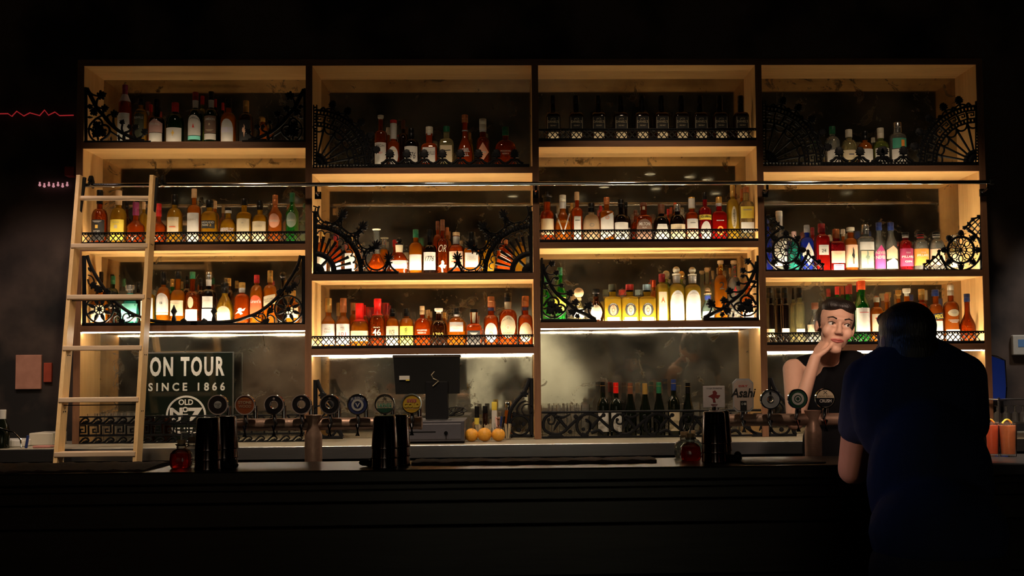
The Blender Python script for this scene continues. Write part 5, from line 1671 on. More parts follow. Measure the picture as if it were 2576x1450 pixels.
def runner_cloth(x0, x1, y0, y1, label, seed):
    rnd = random.Random(seed)
    a = UZ(x0, 1176, BT)
    b = UZ(x1, 1170, BT)
    nx, ny = 40, 8
    mb = MB()
    ph = [rnd.uniform(0, 6) for _ in range(6)]

    def hgt(u, v):
        return 0.004 + 0.004 * abs(math.sin(u * 9 + ph[0] + v)) + 0.004 * abs(math.sin(u * 17 + ph[1] - v * 2)) + 0.003 * math.sin(v * 5 + ph[2])
    top = [[(a.x + (b.x - a.x) * i / nx, y0 + (y1 - y0) * j / ny + 0.008 * math.sin(i * .7 + ph[3]), BT + 0.001 + hgt(i / nx * 3, j / ny)) for j in range(ny + 1)] for i in range(nx + 1)]
    vs = [p for r in top for p in r] + [(p[0], p[1], BT + 0.0008) for r in top for p in r]
    m = (nx + 1) * (ny + 1)
    fs = []
    I = lambda i, j: i * (ny + 1) + j
    for i in range(nx):
        for j in range(ny):
            fs.append((I(i, j), I(i + 1, j), I(i + 1, j + 1), I(i, j + 1)))
            fs.append((m + I(i, j), m + I(i, j + 1), m + I(i + 1, j + 1), m + I(i + 1, j)))
    for i in range(nx):
        fs.append((I(i, 0), m + I(i, 0), m + I(i + 1, 0), I(i + 1, 0)))
        fs.append((I(i, ny), I(i + 1, ny), m + I(i + 1, ny), m + I(i, ny)))
    for j in range(ny):
        fs.append((I(0, j), I(0, j + 1), m + I(0, j + 1), m + I(0, j)))
        fs.append((I(nx, j), m + I(nx, j), m + I(nx, j + 1), I(nx, j + 1)))
    mb.add(vs, fs)
    c = Vector(((a.x + b.x) / 2, (y0 + y1) / 2, BT))
    mb.v = [(v[0] - c.x, v[1] - c.y, v[2] - c.z) for v in mb.v]
    tag(mb.build('bar_cloth', M_CLOTH, loc=c), label, 'cloth')


runner_cloth(-60, 425, -2.62, -2.32, 'creased brown bar cloth lying on the bar below the ladder', 1)
runner_cloth(1030, 1660, -2.5, -2.31, 'creased brown bar cloth between the second shaker stack and the right bitters', 2)
p = UZ(1865, 1166, BT)
q = UZ(2065, 1163, BT)
o = MB().rbox(-(q.x - p.x) / 2, (q.x - p.x) / 2, -0.05, 0.09, 0, 0.006, 0.002).build('drip_mat', pm('grey_drip_mat', (0.30, 0.30, 0.27), 0.5, 0, 0.2, 80), loc=((p.x + q.x) / 2, p.y, BT + 0.0005), smooth=False)
tag(o, 'thin grey drip mat on the bar right of the third shaker stack', 'mat')

# ------------------------------------------------------------------ beer fonts
M_BADGE_K = pm('dark_badge', (0.02, 0.02, 0.025), 0.2, 0.3, 0.2, 30)


def disc(mb, c, r, t, mi=0, n=28):
    return mb.lathe([(r * .98, -t / 2), (r, -t * .3), (r, t * .3), (r * .98, t / 2)], n, c, axis='y', mi=mi)


def ring(mb, c, r0, r1, y0, y1, mi=0, n=28):
    b = []
    for r, y in ((r0, y0), (r1, y0), (r1, y1), (r0, y1)):
        b.append([(c[0] + r * math.cos(2 * PI * k / n), c[1] + y, c[2] + r * math.sin(2 * PI * k / n)) for k in range(n)])
    vs = [p for q in b for p in q]
    fs = []
    for k in range(4):
        for i in range(n):
            j = (i + 1) % n
            k2 = (k + 1) % 4
            fs.append((k * n + i, k * n + j, k2 * n + j, k2 * n + i))
    return mb.add(vs, fs, mi)


def font(Y, x0, x1, yp, post_x, taps, label):
    root = empty('beer_font', Vector((U(post_x, 1167, Y).x, Y, 0.90)))
    tag(root, label, 'beer font', 'copper beer fonts on the work bench')
    a, b = U(x0, yp, Y), U(x1, yp + (-2 if x1 > 1500 else 0), Y)
    a.z = b.z = (a.z + b.z) / 2
    pr = 0.0245
    mb = MB()
    mb.tube([a, b], pr, 20)
    for e in (a, b): mb.lathe([(pr * 1.06, -0.006), (pr * 1.08, 0), (pr * 1.06, 0.006)], 20, e, axis='x')
    adopt(mb.build('crossbar', M_COPPER), root)
    P = root.location
    z1 = a.z
    mb = MB()
    mb.lathe([(0.034, 0.901), (0.034, z1 - 0.055), (0.033, z1 - 0.04), (0.023, z1 - 0.012), (0.0235, z1 + 0.005), (0.033, z1 + 0.034), (0.034, z1 + 0.037)], 22, (P.x, P.y - 0.012, 0))
    adopt(mb.build('column', M_COPPER), root)
    adopt(MB().lathe([(0.055, 0.9003), (0.055, 0.906), (0.036, 0.912)], 22, (P.x, P.y - 0.012, 0)).build('base_plate', M_COPPER), root)
    for px, py, fn, blabel in taps:
        c = U(px, py, Y - 0.055)
        mb = MB()
        bt = c.z - 0.036
        mb.tube([(c.x, Y - 0.02, z1 + 0.01), (c.x, Y - 0.04, z1 + 0.02), (c.x, c.y, bt)], 0.0105, 10, r1=0.009)
        mb.tube([(c.x, Y - 0.015, z1), (c.x, Y - 0.06, z1 - 0.004), (c.x, Y - 0.062, z1 - 0.045)], 0.009, 10)
        mb.tube([(c.x + 0.024, Y + 0.012, z1 + 0.012), (c.x + 0.024, Y + 0.012, z1 + 0.075)], 0.0095, 10)
        t = adopt(mb.build('tap', M_CHROME), root)
        bd = fn(c)
        bd.parent = t
        tag(bd, blabel)
    return root


def flat_text(mb, s, x, z, W, H, y, mi, **k): put_text(mb, s, x, z, W, H, lambda a, b: y, mi, **k)


def badge(face, rim=None, texts=(), r=0.0395, hole=0.0, band=None, hexa=False, inner=None):
    def f(c):
        mats = [rim or M_CHROME, face]
        mb = MB()
        n = 6 if hexa else 30
        if hole:
            ring(mb, c, hole, r * .93, -0.006, 0.006, 1)
            ring(mb, c, r * .9, r, -0.009, 0.008, 0)
            ring(mb, c, hole * .92, hole * 1.06, -0.008, 0.007, 0)
            mb.lathe([(0.0045, -0.009), (0.0045, -0.005)], 10, (c[0], c[1], c[2] + r * .62), 0, axis='y')
        else:
            disc(mb, c, r * .94, 0.011, 1, n)
            ring(mb, c, r * .9, r, -0.008, 0.008, 0, n)
        y = c[1] - 0.0065
        if inner: disc(mb, (c[0], c[1] - .003, c[2]), r * inner[0], 0.009, len(mats)); mats.append(inner[1]); y = c[1] - .0082
        if band:
            bm_, z0, z1 = band
            mats.append(bm_)
            pts = []
            for k in range(17):
                zz = z0 + (z1 - z0) * k / 16
                pts.append((math.sqrt(max(0, .88 ** 2 - zz * zz)) * r, zz * r))
            vs = [(c[0] - a, y, c[2] + b) for a, b in pts] + [(c[0] + a, y, c[2] + b) for a, b in pts]
            mb.add(vs, [(k, k + 17, k + 18, k + 1) for k in range(16)], len(mats) - 1)
            y -= 0.0006
        for s, col, zc, h, w_, *op in texts:
            mats.append(LBC[col] if isinstance(col, str) else col)
            flat_text(mb, s, c[0] + (op[0].get('dx', 0) * r if op else 0), c[2] + zc * r, w_ * r * 2, h * r * 2, y - 0.0008, len(mats) - 1, **({k: v for k, v in op[0].items() if k != 'dx'} if op else {}))
        mb.v = [(v[0] - 0, v[1], v[2]) for v in mb.v]
        return mb.build('badge', mats, angle=30)
    return f


M_BLUE = cm('blue_badge_face', (0.02, 0.03, 0.12))
M_ORN = cm('orange_badge_face', (0.42, 0.10, 0.03))
M_YEL = cm('yellow_badge_face', (0.80, 0.46, 0.03))
M_CRM = cm('cream_badge_face', (0.55, 0.45, 0.30))
M_GRN = cm('green_badge_face', (0.01, 0.07, 0.035))
M_SIL = cm('silver_badge_face', (0.62, 0.60, 0.60), 0.3, 0.3)
taps = [
    (549, 1019, badge(M_BADGE_K, None, [('@lines', 's', 0, .2, .28)], inner=(.38, LBC['w'])), 'dark badge with white round centre'),
    (617, 1019, badge(M_ORN, None, [('STONE', 'c', .24, .14, .66, {'bold': .02}), ('WOOD', 'c', -.14, .14, .62), ('@line', 'G', .62, .04, .4)]), 'orange brown badge with cream lettering'),
    (690, 1019, badge(M_BADGE_K, hole=.0155), 'black ring badge with open centre'),
    (759, 1018, badge(M_BADGE_K, hole=.0155), 'black ring badge with open centre'),
    (830, 1018, badge(M_BADGE_K, hole=.0165), 'black ring badge with open centre'),
    (900, 1018, badge(M_BLUE, None, [('FURPHY', 's', .44, .15, .62, {'arch': .006, 'bold': .01}), ('@ring', 's', -.05, .58, .58), ('V', 's', -.06, .22, .24, {'bold': .02})], r=.041), 'dark blue badge with silver lettering'),
    (968, 1017, badge(M_CRM, None, [('James Squire', 'k', .22, .12, .76, {'shear': .3}), ('LASHES', 'e', -.12, .2, .68, {'bold': .02}), ('X', 'k', .6, .18, .24)], band=(M_GRN, -.85, -.42)), 'cream badge with green lettering and green lower band'),
    (1036, 1016, badge(M_YEL, None, [('XXXX', 'M', .30, .18, .5, {'bold': .02}), ('GOLD', 'y', -.14, .24, .78, {'bold': .03}), ('@line', 'c', -.5, .04, .6)]), 'yellow badge with red crosses lettering'),
]
font(-2.10, 560, 1058, 1067.5, 790, taps, 'copper beer font of eight taps in front of the two left bays')


def square_badge(c):
    mb = MB()
    w_, h = 0.0435, 0.0435
    mb.rbox(c.x - w_, c.x + w_, c.y - .004, c.y + .004, c.z - h, c.z + h, .002)
    y = c.y - .0048
    flat_text(mb, 'range brewing', c.x, c.z + .034, .062, .007, y, 1)
    flat_text(mb, '@fig', c.x, c.z + .002, .05, .048, y, 2)
    flat_text(mb, '@lines', c.x, c.z - .033, .028, .008, y, 2)
    return mb.build('badge', [cm('pale_card', (0.62, 0.54, 0.52)), LBC['k'], LBC['d'] if False else cm('dark_red_print', (0.22, 0.03, 0.03))], smooth=False)


def oct_badge(c):
    mb = MB()
    w_, h, k = 0.041, 0.066, 0.016
    P = [(-w_ + k, -h), (w_ - k, -h), (w_, -h + k), (w_, h - k), (w_ - k, h), (-w_ + k, h), (-w_, h - k), (-w_, -h + k)]
    for s, y0, y1, mi in ((1.0, -.005, .005, 0), (.9, -.0062, -.004, 1)):
        vs = [(c.x + a * s, c.y + y0, c.z + b * s) for a, b in P] + [(c.x + a * s, c.y + y1, c.z + b * s) for a, b in P]
        mb.add(vs, [tuple(range(8)), tuple(range(15, 7, -1))] + [(i, 8 + i, 8 + (i + 1) % 8, (i + 1) % 8) for i in range(8)], mi)
    y = c.y - .0072
    flat_text(mb, 'Asahi', c.x, c.z + .010, .100, .036, y, 2, bold=.02, shear=.25)
    flat_text(mb, 'DRY', c.x, c.z + .037, .036, .008, y, 3, bold=.02)
    mb.box(c.x - .013, c.x + .013, y, y + .001, c.z - .062, c.z - .022, 2)
    flat_text(mb, '@ring', c.x - .005, c.z - .034, .008, .009, y - .001, 4)
    flat_text(mb, '@box', c.x + .006, c.z - .034, .008, .009, y - .001, 4)
    return mb.build('badge', [M_SIL, cm('champagne_badge_face', (0.66, 0.50, 0.42), 0.4, 0.0), LBC['k'], LBC['R'], LBC['w']], smooth=False, fix=False)


taps = [
    (1796, 999, square_badge, 'square white card badge with a dark red picture'),
    (1869, 995, oct_badge, 'tall eight sided champagne badge with black lettering'),
    (1937, 1005, badge(M_SIL, hole=.013), 'silver ring badge with open centre'),
    (2006, 1004, badge(M_GRN, None, [('@ring', 's', 0, .62, .62), ('@ring', 's', 0, .28, .28)]), 'dark green badge with silver ring'),
    (2075, 1003, badge(M_CRM, None, [('James Squire', 'k', .22, .12, .76, {'shear': .3}), ('CRUSH', 's', -.24, .16, .6, {'bold': .02}), ('X', 'k', .6, .18, .24)], band=(M_BADGE_K, -.85, .06)), 'cream badge with black lower half'),
]
font(-2.10, 1780, 2170, 1057.5, 2045, taps, 'copper beer font of five taps in front of the bartender')

# ------------------------------------------------------------------ things on the front bar
M_TIN = pm('dark_steel_tin', (0.13, 0.10, 0.10), 0.14, 1.0, 0.1, 20, stretch=(1, 1, 20))
tin0 = None
for px, py, lab in ((524, 1183, 'left of the first copper crossbar'), (968, 1178, 'left of the yellow tap badge'), (1798, 1164, 'under the square white badge')):
    base = UZ(px, py, BT)
    for s, (dx, dy, sc) in enumerate(((0, 0, 1.0), (0.034, 0.085, 0.98))):
        for k in range(3):
            nm = ['bottom', 'middle', 'top'][k]
            loc = base + Vector((dx, dy, 0.0008 + k * 0.0335))
            if tin0 is None:
                mb = MB()
                mb.lathe([(0.0462, 0), (0.047, 0.002), (0.0462, 0.006), (0.0395, 0.108), (0.0372, 0.114), (0.034, 0.116)], 28, caps=False)
                mb.lathe([(0.034, 0.116), (0.001, 0.116)], 28, caps=False)
                mb.lathe([(0.0452, 0.001), (0.0385, 0.107), (0.033, 0.1135), (0.001, 0.1136)], 28, caps=False)
                tin0 = mb.build('shaker_tin', M_TIN, fix=False)
                o = tin0
            else:
                o = tin0.copy()
                COL.objects.link(o)
            o.location = loc
            tag(o, '%s tin of the %s dark shaker stack %s' % (nm, ['front', 'rear'][s], lab), 'shaker', 'upturned shaker tins on the bar')

M_RUB = pm('black_rubber', (0.010, 0.010, 0.011), 0.7, 0, 0.2, 40)


def bitters(px, py, gl, fill, label, k=1.0):
    base = UZ(px, py, BT)
    mb = MB()
    prof = [(0.030, 0), (0.0345, 0.003), (0.0375, 0.012), (0.0385, 0.035), (0.036, 0.052), (0.027, 0.063), (0.0165, 0.068), (0.0155, 0.078), (0.0205, 0.083), (0.0205, 0.086), (0.014, 0.087)]
    mb.lathe(prof, 26, p=2.8)
    mats = [GL[gl], GL['C']]
    for i, f in enumerate(mb.f):
        if sum(mb.v[j][2] for j in f) / len(f) > fill * 0.087: mb.m[i] = 1
    o = mb.build('bitters_bottle', mats, loc=base + Vector((0, 0, .0006)))
    MB().lathe([(0.0138, 0.078), (0.0145, 0.098), (0.013, 0.100)], 14).build('cork', CAPC['t'], o)
    MB().tube([(0, 0, .098), (0, 0, .112), (0.003, -.003, .126)], 0.0042, 8, r1=.0022).build('dasher_spout', M_STEEL, o)
    return tag(o, label, 'bottle', 'bitters bottles on the bar')


bitters(456, 1178, 'r', .62, 'red bitters bottle with cork spout left of the first shaker stack')
bitters(483, 1168, 'C', .4, 'clear bitters bottle tucked behind the red one at the left')
bitters(1737, 1160, 'r', .66, 'red bitters bottle in front of two clear ones beside the third shaker stack')
bitters(1722, 1153, 'C', .5, 'clear bitters bottle behind the right red one, further left')
bitters(1741, 1149, 'L', .5, 'bluish bitters bottle directly behind the right red one')
for px, py, lab in ((577, 1180, 'right of the first shaker stack'), (932, 1175, 'left of the second shaker stack'), (1848, 1162, 'right of the third shaker stack')):
    c = UZ(px, py, BT)
    mb = MB()
    mb.sphere((0, 0.01, 0.012), 0.030, 14, sc=(1.0, .8, .42))
    mb.sphere((0.012, -0.0, 0.022), 0.020, 12, sc=(.7, .9, .8))
    mb.sphere((-0.018, 0.0, 0.015), 0.02, 12, sc=(1.2, .9, .6))
    o = mb.build('bar_rag', M_RUB, loc=c)
    tag(o, 'crumpled black rag on the bar %s' % lab, 'rag')


def tumbler(loc, r, h, label, group, liquid=None, lh=.8, taper=.82):
    mb = MB()
    t = 0.0025
    prof = [(r * taper * .96, 0), (r * taper, .003), (r, h), (r - t, h), (r * taper - t, .009), (.001, .008)]
    n = 24
    mb.lathe(prof, n, caps=False)
    mb.add([mb.v[i] for i in range(n)], [tuple(range(n - 1, -1, -1))])
    o = mb.build('tumbler', GL['V'], loc=loc, fix=False)
    if liquid:
        rr = lambda z: (r * taper + (r - r * taper) * z / h) - t - .0006
        MB().lathe([(rr(.01), .0095), (rr(h * lh * .5), h * lh * .5), (rr(h * lh), h * lh)], 24).build('drink', liquid, o)
    return tag(o, label, 'glass', group)


DR = pm('orange_cocktail', (0.95, 0.12, 0.02), .25, 0, .15, 60, coat=.3)
DR2 = pm('peach_cocktail', (1.0, 0.28, 0.08), .25, 0, .15, 60, coat=.3)
for px, py, m, lab in ((2493, 1148, DR, 'red orange cocktail glass with citrus slice nearest the person in navy'), (2537, 1149, DR2, 'paler orange cocktail glass with citrus twist at the right edge')):
    c = UZ(px, py, BT) + Vector((0, 0, .0006))
    o = tumbler(c, .0335, .125, lab, 'cocktails on the bar', m, .92, .86)
    mb = MB()
    pts = [(-.026 + .052 * i / 8, -.012 + .004 * i, .124 + .014 * math.sin(i / 8 * PI)) for i in range(9)]
    mb.tube(pts, .0032, 6)
    mb.build('citrus_peel', LBC['y'], o)
    mb = MB()
    for k in range(4): mb.rbox(-.02 + .017 * (k % 2), -.004 + .017 * (k % 2), -.018 + .018 * (k // 2), -.002 + .018 * (k // 2), .116, .128, .002)
    mb.build('ice', GL['V'], o)

# ------------------------------------------------------------------ till on the counter
M_TILL = pm('grey_drawer_metal', (0.085, 0.080, 0.095), 0.45, 0.2, 0.1, 40)
dY = -0.30
a, b = U(1008, 1107, dY), U(1168, 1050, dY)
dr = empty('cash_drawer', ((a.x + b.x) / 2, dY + 0.2, CNT))
tag(dr, 'low grey cash drawer on the counter under the till screen', 'cash drawer')
z0, z1 = CNT + .012, CNT + .012 + 0.118
adopt(MB().rbox(a.x, b.x, dY, dY + .42, z0, z1, .004).build('drawer_case', M_TILL, smooth=False), dr)
f_ = adopt(MB().rbox(a.x + .02, b.x - .018, dY - .004, dY + .003, z0 + .012, z1 - .016, .003).build('drawer_front', pm('grey_drawer_front', (0.11, 0.105, 0.125), .4, .2, .1, 40), smooth=False), dr)
mb = MB()
mb.box(a.x + .05, a.x + .20, dY - .0052, dY - .004, z0 + .052, z0 + .058)
mb.build('slot', M_BLACK, f_)
k_ = U(1122, 1090, dY - .006)
mb = MB()
mb.lathe([(.011, -.006), (.011, .004)], 16, k_, axis='y')
mb.tube([k_ + Vector((0, -.008, -.006)), k_ + Vector((.002, -.012, -.035))], .0022, 6)
mb.build('lock_and_key', M_CHROME, f_)
for sx in (a.x + .02, b.x - .03):
    adopt(MB().box(sx, sx + .03, dY + .02, dY + .05, CNT + .0002, z0).build('foot', M_RUB, smooth=False), dr)
sY = -0.12
st = empty('till_screen', (U(1098, 1040, sY).x, sY, z1))
tag(st, 'black till screen seen from behind on its stand above the cash drawer', 'till')
tl, tr, bl, br = U(989, 896, sY - .03), U(1157, 895, sY - .03), U(998, 992, sY - .03), U(1157, 990, sY - .03)
mb = MB()
xa, xb, zb_, zt_ = tl.x, tr.x, bl.z, tl.z
vs = []
for y0, ins in ((-.03, .0), (.012, .006)):
    vs += [(xa + ins, sY + y0, zt_ - ins), (xb - ins, sY + y0, zt_ - ins), (xb - ins - .0, sY + y0 - .05, zb_ + ins), (xa + .02 + ins, sY + y0 - .05, zb_ + ins)]
mb.add(vs, [(0, 1, 2, 3), (7, 6, 5, 4), (0, 4, 5, 1), (1, 5, 6, 2), (2, 6, 7, 3), (3, 7, 4, 0)])
mon = adopt(mb.build('monitor_back', M_BLACK, smooth=False), st)
mb = MB()
mb.rbox(xa - .004, xb + .006, sY - .036, sY + .004, zt_ - .012, zt_ + .006, .003)
mb.build('top_bezel', pm('dark_bronze_plastic', (.06, .045, .035), .3, 0, .1, 30), mon, smooth=False)
mb = MB()
q = U(1018, 951, sY - .06)
mb.box(q.x - .03, q.x + .03, q.y - .014, q.y - .011, q.z - .012, q.z + .012, 0)
mb.box(q.x + .008, q.x + .03, q.y - .0145, q.y - .0135, q.z - .018, q.z - .010, 1)
mb.build('sticker', [M_WHITE, LBC['y']], mon, smooth=False)
p0, p1 = U(1070, 960, sY - .1), U(1127, 1042, sY - .1)
adopt(MB().rbox(p0.x, p1.x, sY - .105, sY - .02, z1 + .004, p0.z, .006).build('stand', pm('charcoal_plastic', (.012, .012, .014), .65, 0, .1, 30, spec=.12), smooth=False), st)
adopt(MB().lathe([(.085, 0), (.085, .004), (.07, .007)], 28, ((p0.x + p1.x) / 2, sY - .06, z1 + .0005)).build('stand_base', M_STEEL), st)
mb = MB()
c = U(1095, 935, sY - .115)
mb.tube([c + Vector((-.005, 0, 0)), c + Vector((-.022, -.004, -.02)), c + Vector((-.012, -.004, -.04)), c + Vector((.02, -.004, -.055)), c + Vector((-.015, -.002, -.085))], .0028, 6)
mb.build('cable', LBC['c'], mon)
mb = MB()
rnd = random.Random(5)
c = U(1150, 1036, -.13)
for k in range(5):
    pts = [c + Vector((rnd.uniform(-.02, .02) + .045 * math.cos(t * .8 + k), rnd.uniform(-.01, .01) + .03 * math.sin(t * .5 + k), .026 * math.sin(t * .8 + k * 1.7))) for t in range(9)]
    mb.tube(smooth_pts([tuple(x) for x in pts], 3), .0035, 6)
mb.v = [(v[0] - c.x, v[1] - c.y, max(v[2], z1 + .001) - z1) for v in mb.v]
tag(mb.build('cable_coil', M_RUB, loc=(c.x, c.y, z1)), 'tangle of black cables lying on the cash drawer beside the till stand', 'cable')

# ------------------------------------------------------------------ oranges and small things in the second bay
M_ORANGE = pm('orange_peel', (0.90, 0.42, 0.04), 0.5, 0, 0.15, 90, 0.5)
for px, py, r, lab in ((1186, 1107, .0405, 'orange on the counter nearest the cash drawer'), (1219, 1108, .042, 'middle orange of the three on the counter'), (1254, 1106, .040, 'orange on the counter under the bar knife handle')):
    c = U(px, 1104, -.16)
    mb = MB()
    mb.sphere((0, 0, r * .96), r, 24, sc=(1, 1, .96))
    o = mb.build('orange', M_ORANGE, loc=(c.x, -.16, CNT))
    MB().lathe([(.004, 0), (.003, .002)], 8, (.01, -r * .5, r * 1.78)).build('stem_end', CAPC['n'], o)
    tag(o, lab, 'fruit', 'oranges on the counter')


def jar(px, yt, yb, w, Y, mats, label, cat, zb=CNT, parts=(), name='jar'):
    t, bq = U(px, yt, Y), U(px, yb, Y)
    r = w / 2 * (Y - CAM_LOC.y) / FPX
    h = max(t.z - zb, .02)
    mb = MB()
    mb.lathe([(r * .94, 0), (r, .003), (r, h * .72), (r * .9, h * .78)], 20)
    o = mb.build(name, mats[0], loc=(bq.x, Y, zb + .0005))
    MB().lathe([(r * .92, h * .781), (r * .98, h * .8), (r * .98, h * .98), (r * .9, h)], 18).build('lid', mats[1], o)
    for z0, z1, m in parts:
        MB().lathe([(r * 1.02, h * z0), (r * 1.02, h * z1)], 20, caps=False).build('label', m, o)
    return tag(o, label, cat)


jar(1200, 1023, 1100, 12, .05, (M_BLACK, M_BLACK), 'small black jar with yellow label behind the oranges', 'jar', parts=[(.45, .65, LBC['y'])], name='spice_jar')
jar(1221, 1022, 1100, 13, .05, (GL['N'], M_BLACK), 'small brown jar with black lid behind the middle orange', 'jar', name='spice_jar')
jar(1244, 1012, 1100, 14, .02, (LBC['w'], LBC['y']), 'white bottle with square yellow cap behind the oranges', 'bottle', name='squeeze_bottle')
jar(1279, 1013, 1100, 19, .12, (GL['O'], M_CHROME), 'small jar of orange syrup behind the curved iron bracket', 'jar', name='syrup_jar')
cup = U(1256, 1100, -.05)
mb = MB()
mb.lathe([(.026, 0), (.03, .075), (.0285, .075), (.0245, .004), (.001, .004)], 20, caps=False)
o = mb.build('pen_cup', GL['V'], loc=(cup.x, -.05, CNT + .0005), fix=False)
tag(o, 'clear cup of pens behind the right orange', 'cup')
for k, (cn, dx, ti) in enumerate((('m', -.012, -.10), ('b', .0, .12), ('k', .012, .2), ('y', -.004, .02))):
    mb = MB()
    mb.tube([(0, 0, 0), (ti * .11, 0, .118)], .0042, 8)
    mb.tube([(ti * .085, 0, .09), (ti * .125, 0, .135)], .0055, 8)
    p = mb.build('pen', CAPC[cn], loc=(cup.x + dx * .6, -.05 + .006 * (k % 2), CNT + .006))
    tag(p, ['pink', 'blue', 'black', 'grey'][k] + ' pen standing in the clear cup behind the oranges', 'pen', 'pens in the clear cup')
for i, px in enumerate((1206, 1228, 1276)):
    c = U(px, 1100, -.02)
    mb = MB()
    mb.lathe([(.022, 0), (.027, .07), (.0255, .07), (.0205, .004), (.001, .004)], 18, caps=False)
    o = mb.build('pick_glass', GL['V'], loc=(c.x, -.05 + .015 * i, CNT + .0005), fix=False)
    tag(o, 'glass of wooden picks ' + ['behind the left orange', 'behind the middle orange', 'beside the curved iron bracket'][i], 'glass', 'glasses of picks')
    mb = MB()
    rnd = random.Random(i)
    for k in range(26):
        a_, r_ = rnd.uniform(0, 6.28), rnd.uniform(.002, .017)
        x_, y_ = r_ * math.cos(a_), r_ * math.sin(a_)
        mb.tube([(x_ * .6, y_ * .6, .006), (x_ * 1.5, y_ * 1.5, .088 + rnd.uniform(0, .01))], .0013, 4)
    tag(mb.build('picks', LBC['c'], o), None, kind='stuff')
c = U(1254, 1062, -.16)
mb = MB()
mb.tube([(0, 0, 0), (0, 0, .012), (0, .002, .03), (0, .004, .046)], .009, 10, r1=.006)
mb.lathe([(.014, -.004), (.014, .002)], 14)
mb.sphere((0, .004, .05), .013, 12, sc=(1, 1, .6))
o = mb.build('muddler', CAPC['n'], loc=(c.x, -.16, CNT + .0835))
tag(o, 'brown wooden stopper tool resting on the right orange', 'tool')

# ------------------------------------------------------------------ sign in the leftmost bay
sgY = .20
a, b = U(349, 1100, sgY), U(585.5, 888, sgY)
zt = b.z
sg = empty('tour_sign', ((a.x + b.x) / 2, sgY, CNT))
tag(sg, 'black glossy sign with white ON TOUR lettering standing behind the beer taps', 'sign')
pl = adopt(MB().box(a.x, b.x, sgY, sgY + .012, CNT + .0005, zt).build('panel', pm('glossy_black_sign', (0.010, 0.014, 0.010), 0.06, 0, 0.2, 20, spec=.6), smooth=False), sg)
mb = MB()
mb.box(a.x, b.x + .003, sgY - .003, sgY + .013, zt, zt + .006)
mb.box(b.x, b.x + .005, sgY - .003, sgY + .013, CNT + .0005, zt + .006)
adopt(mb.build('edge_strip', M_STEEL, smooth=False), sg)
mb = MB()


def sgt(s, x0, x1, y0, y1, **k):
    global SPACING
    SPACING = k.pop('space', 1.0)
    p, q = U(x0, y1, sgY - .001), U(x1, y0, sgY - .001)
    flat_text(mb, s, (p.x + q.x) / 2, (p.z + q.z) / 2, q.x - p.x, q.z - p.z, sgY - .0012, 0, **k)
    SPACING = 1.0


sgt('ON TOUR', 377, 565, 897, 948, bold=.035, space=1.25)
sgt('SINCE 1866', 373, 566, 962, 985, bold=.03, space=1.6)
sgt('OLD', 449, 486, 1005, 1020, bold=.03)
sgt('N', 427, 460, 1026, 1050, bold=.05)
sgt('o', 458, 474, 1024, 1038, bold=.02)
sgt('@line', 459, 473, 1040, 1046)
sgt('7', 472, 510, 1026, 1062, bold=.05)
sgt('N', 431, 455, 1050, 1066, bold=.05)
sgt('@lines', 440, 492, 1076, 1096)
c = U(468, 1046, sgY - .001)
ring(mb, (c.x, sgY - .0015, c.z), .111, .123, -.0004, .0004, 0, 48)
adopt(mb.build('lettering', LBC['w'], smooth=False, fix=False), sg)
for px, lab in ((377, 'just right of the ladder'), (419, 'left of the round emblem')):
    c = U(px, 1100, .10)
    mb = MB()
    mb.lathe([(.030, 0), (.031, .06), (.030, .145)], 20)
    o = mb.build('amber_jar', GL['N'], loc=(c.x, .10, CNT + .0005))
    MB().lathe([(.031, .1455), (.032, .158), (.030, .160)], 18).build('lid', M_CHROME, o)
    tag(o, 'dark brown jar with metal lid before the sign, %s' % lab, 'jar')

# ------------------------------------------------------------------ glasses on the counter
g = 0
for px, Y in ((232, .10), (250, .20), (266, .10), (283, .20), (298, .10), (315, .20), (330, .10), (347, .20)):
    c = U(px, 1100, Y)
    tumbler(Vector((c.x, Y, CNT + .0006)), .030, .175, '%s tall tumbler %s in the row behind the key pattern panel' % (['first', 'second', 'third', 'fourth'][g // 2], ['in front', 'at the back'][g % 2]), 'tumblers in the leftmost bay')
    g += 1
g = 0
for px, Y in ((1376, .10), (1396, .20), (1414, .10), (1434, .20), (1450, .10), (1470, .20), (1748, .20), (1778, .10), (1812, .20), (1846, .10)):
    c = U(px, 1100, Y)
    lab = ('%s short tumbler from the left behind the vine panel, %s' % (['first', 'second', 'third', 'fourth', 'fifth', 'sixth'][g], ['front row', 'back row'][g % 2])) if g < 6 else ('short tumbler right of the wine bottles, %s' % ['nearest them, at the back', 'behind the square white badge', 'between square and tall badges at the back', 'behind the tall eight sided badge'][g - 6])
    tumbler(Vector((c.x, Y, CNT + .0006)), .036, .20 if g < 6 else .2, lab, 'tumblers in the third bay')
    g += 1

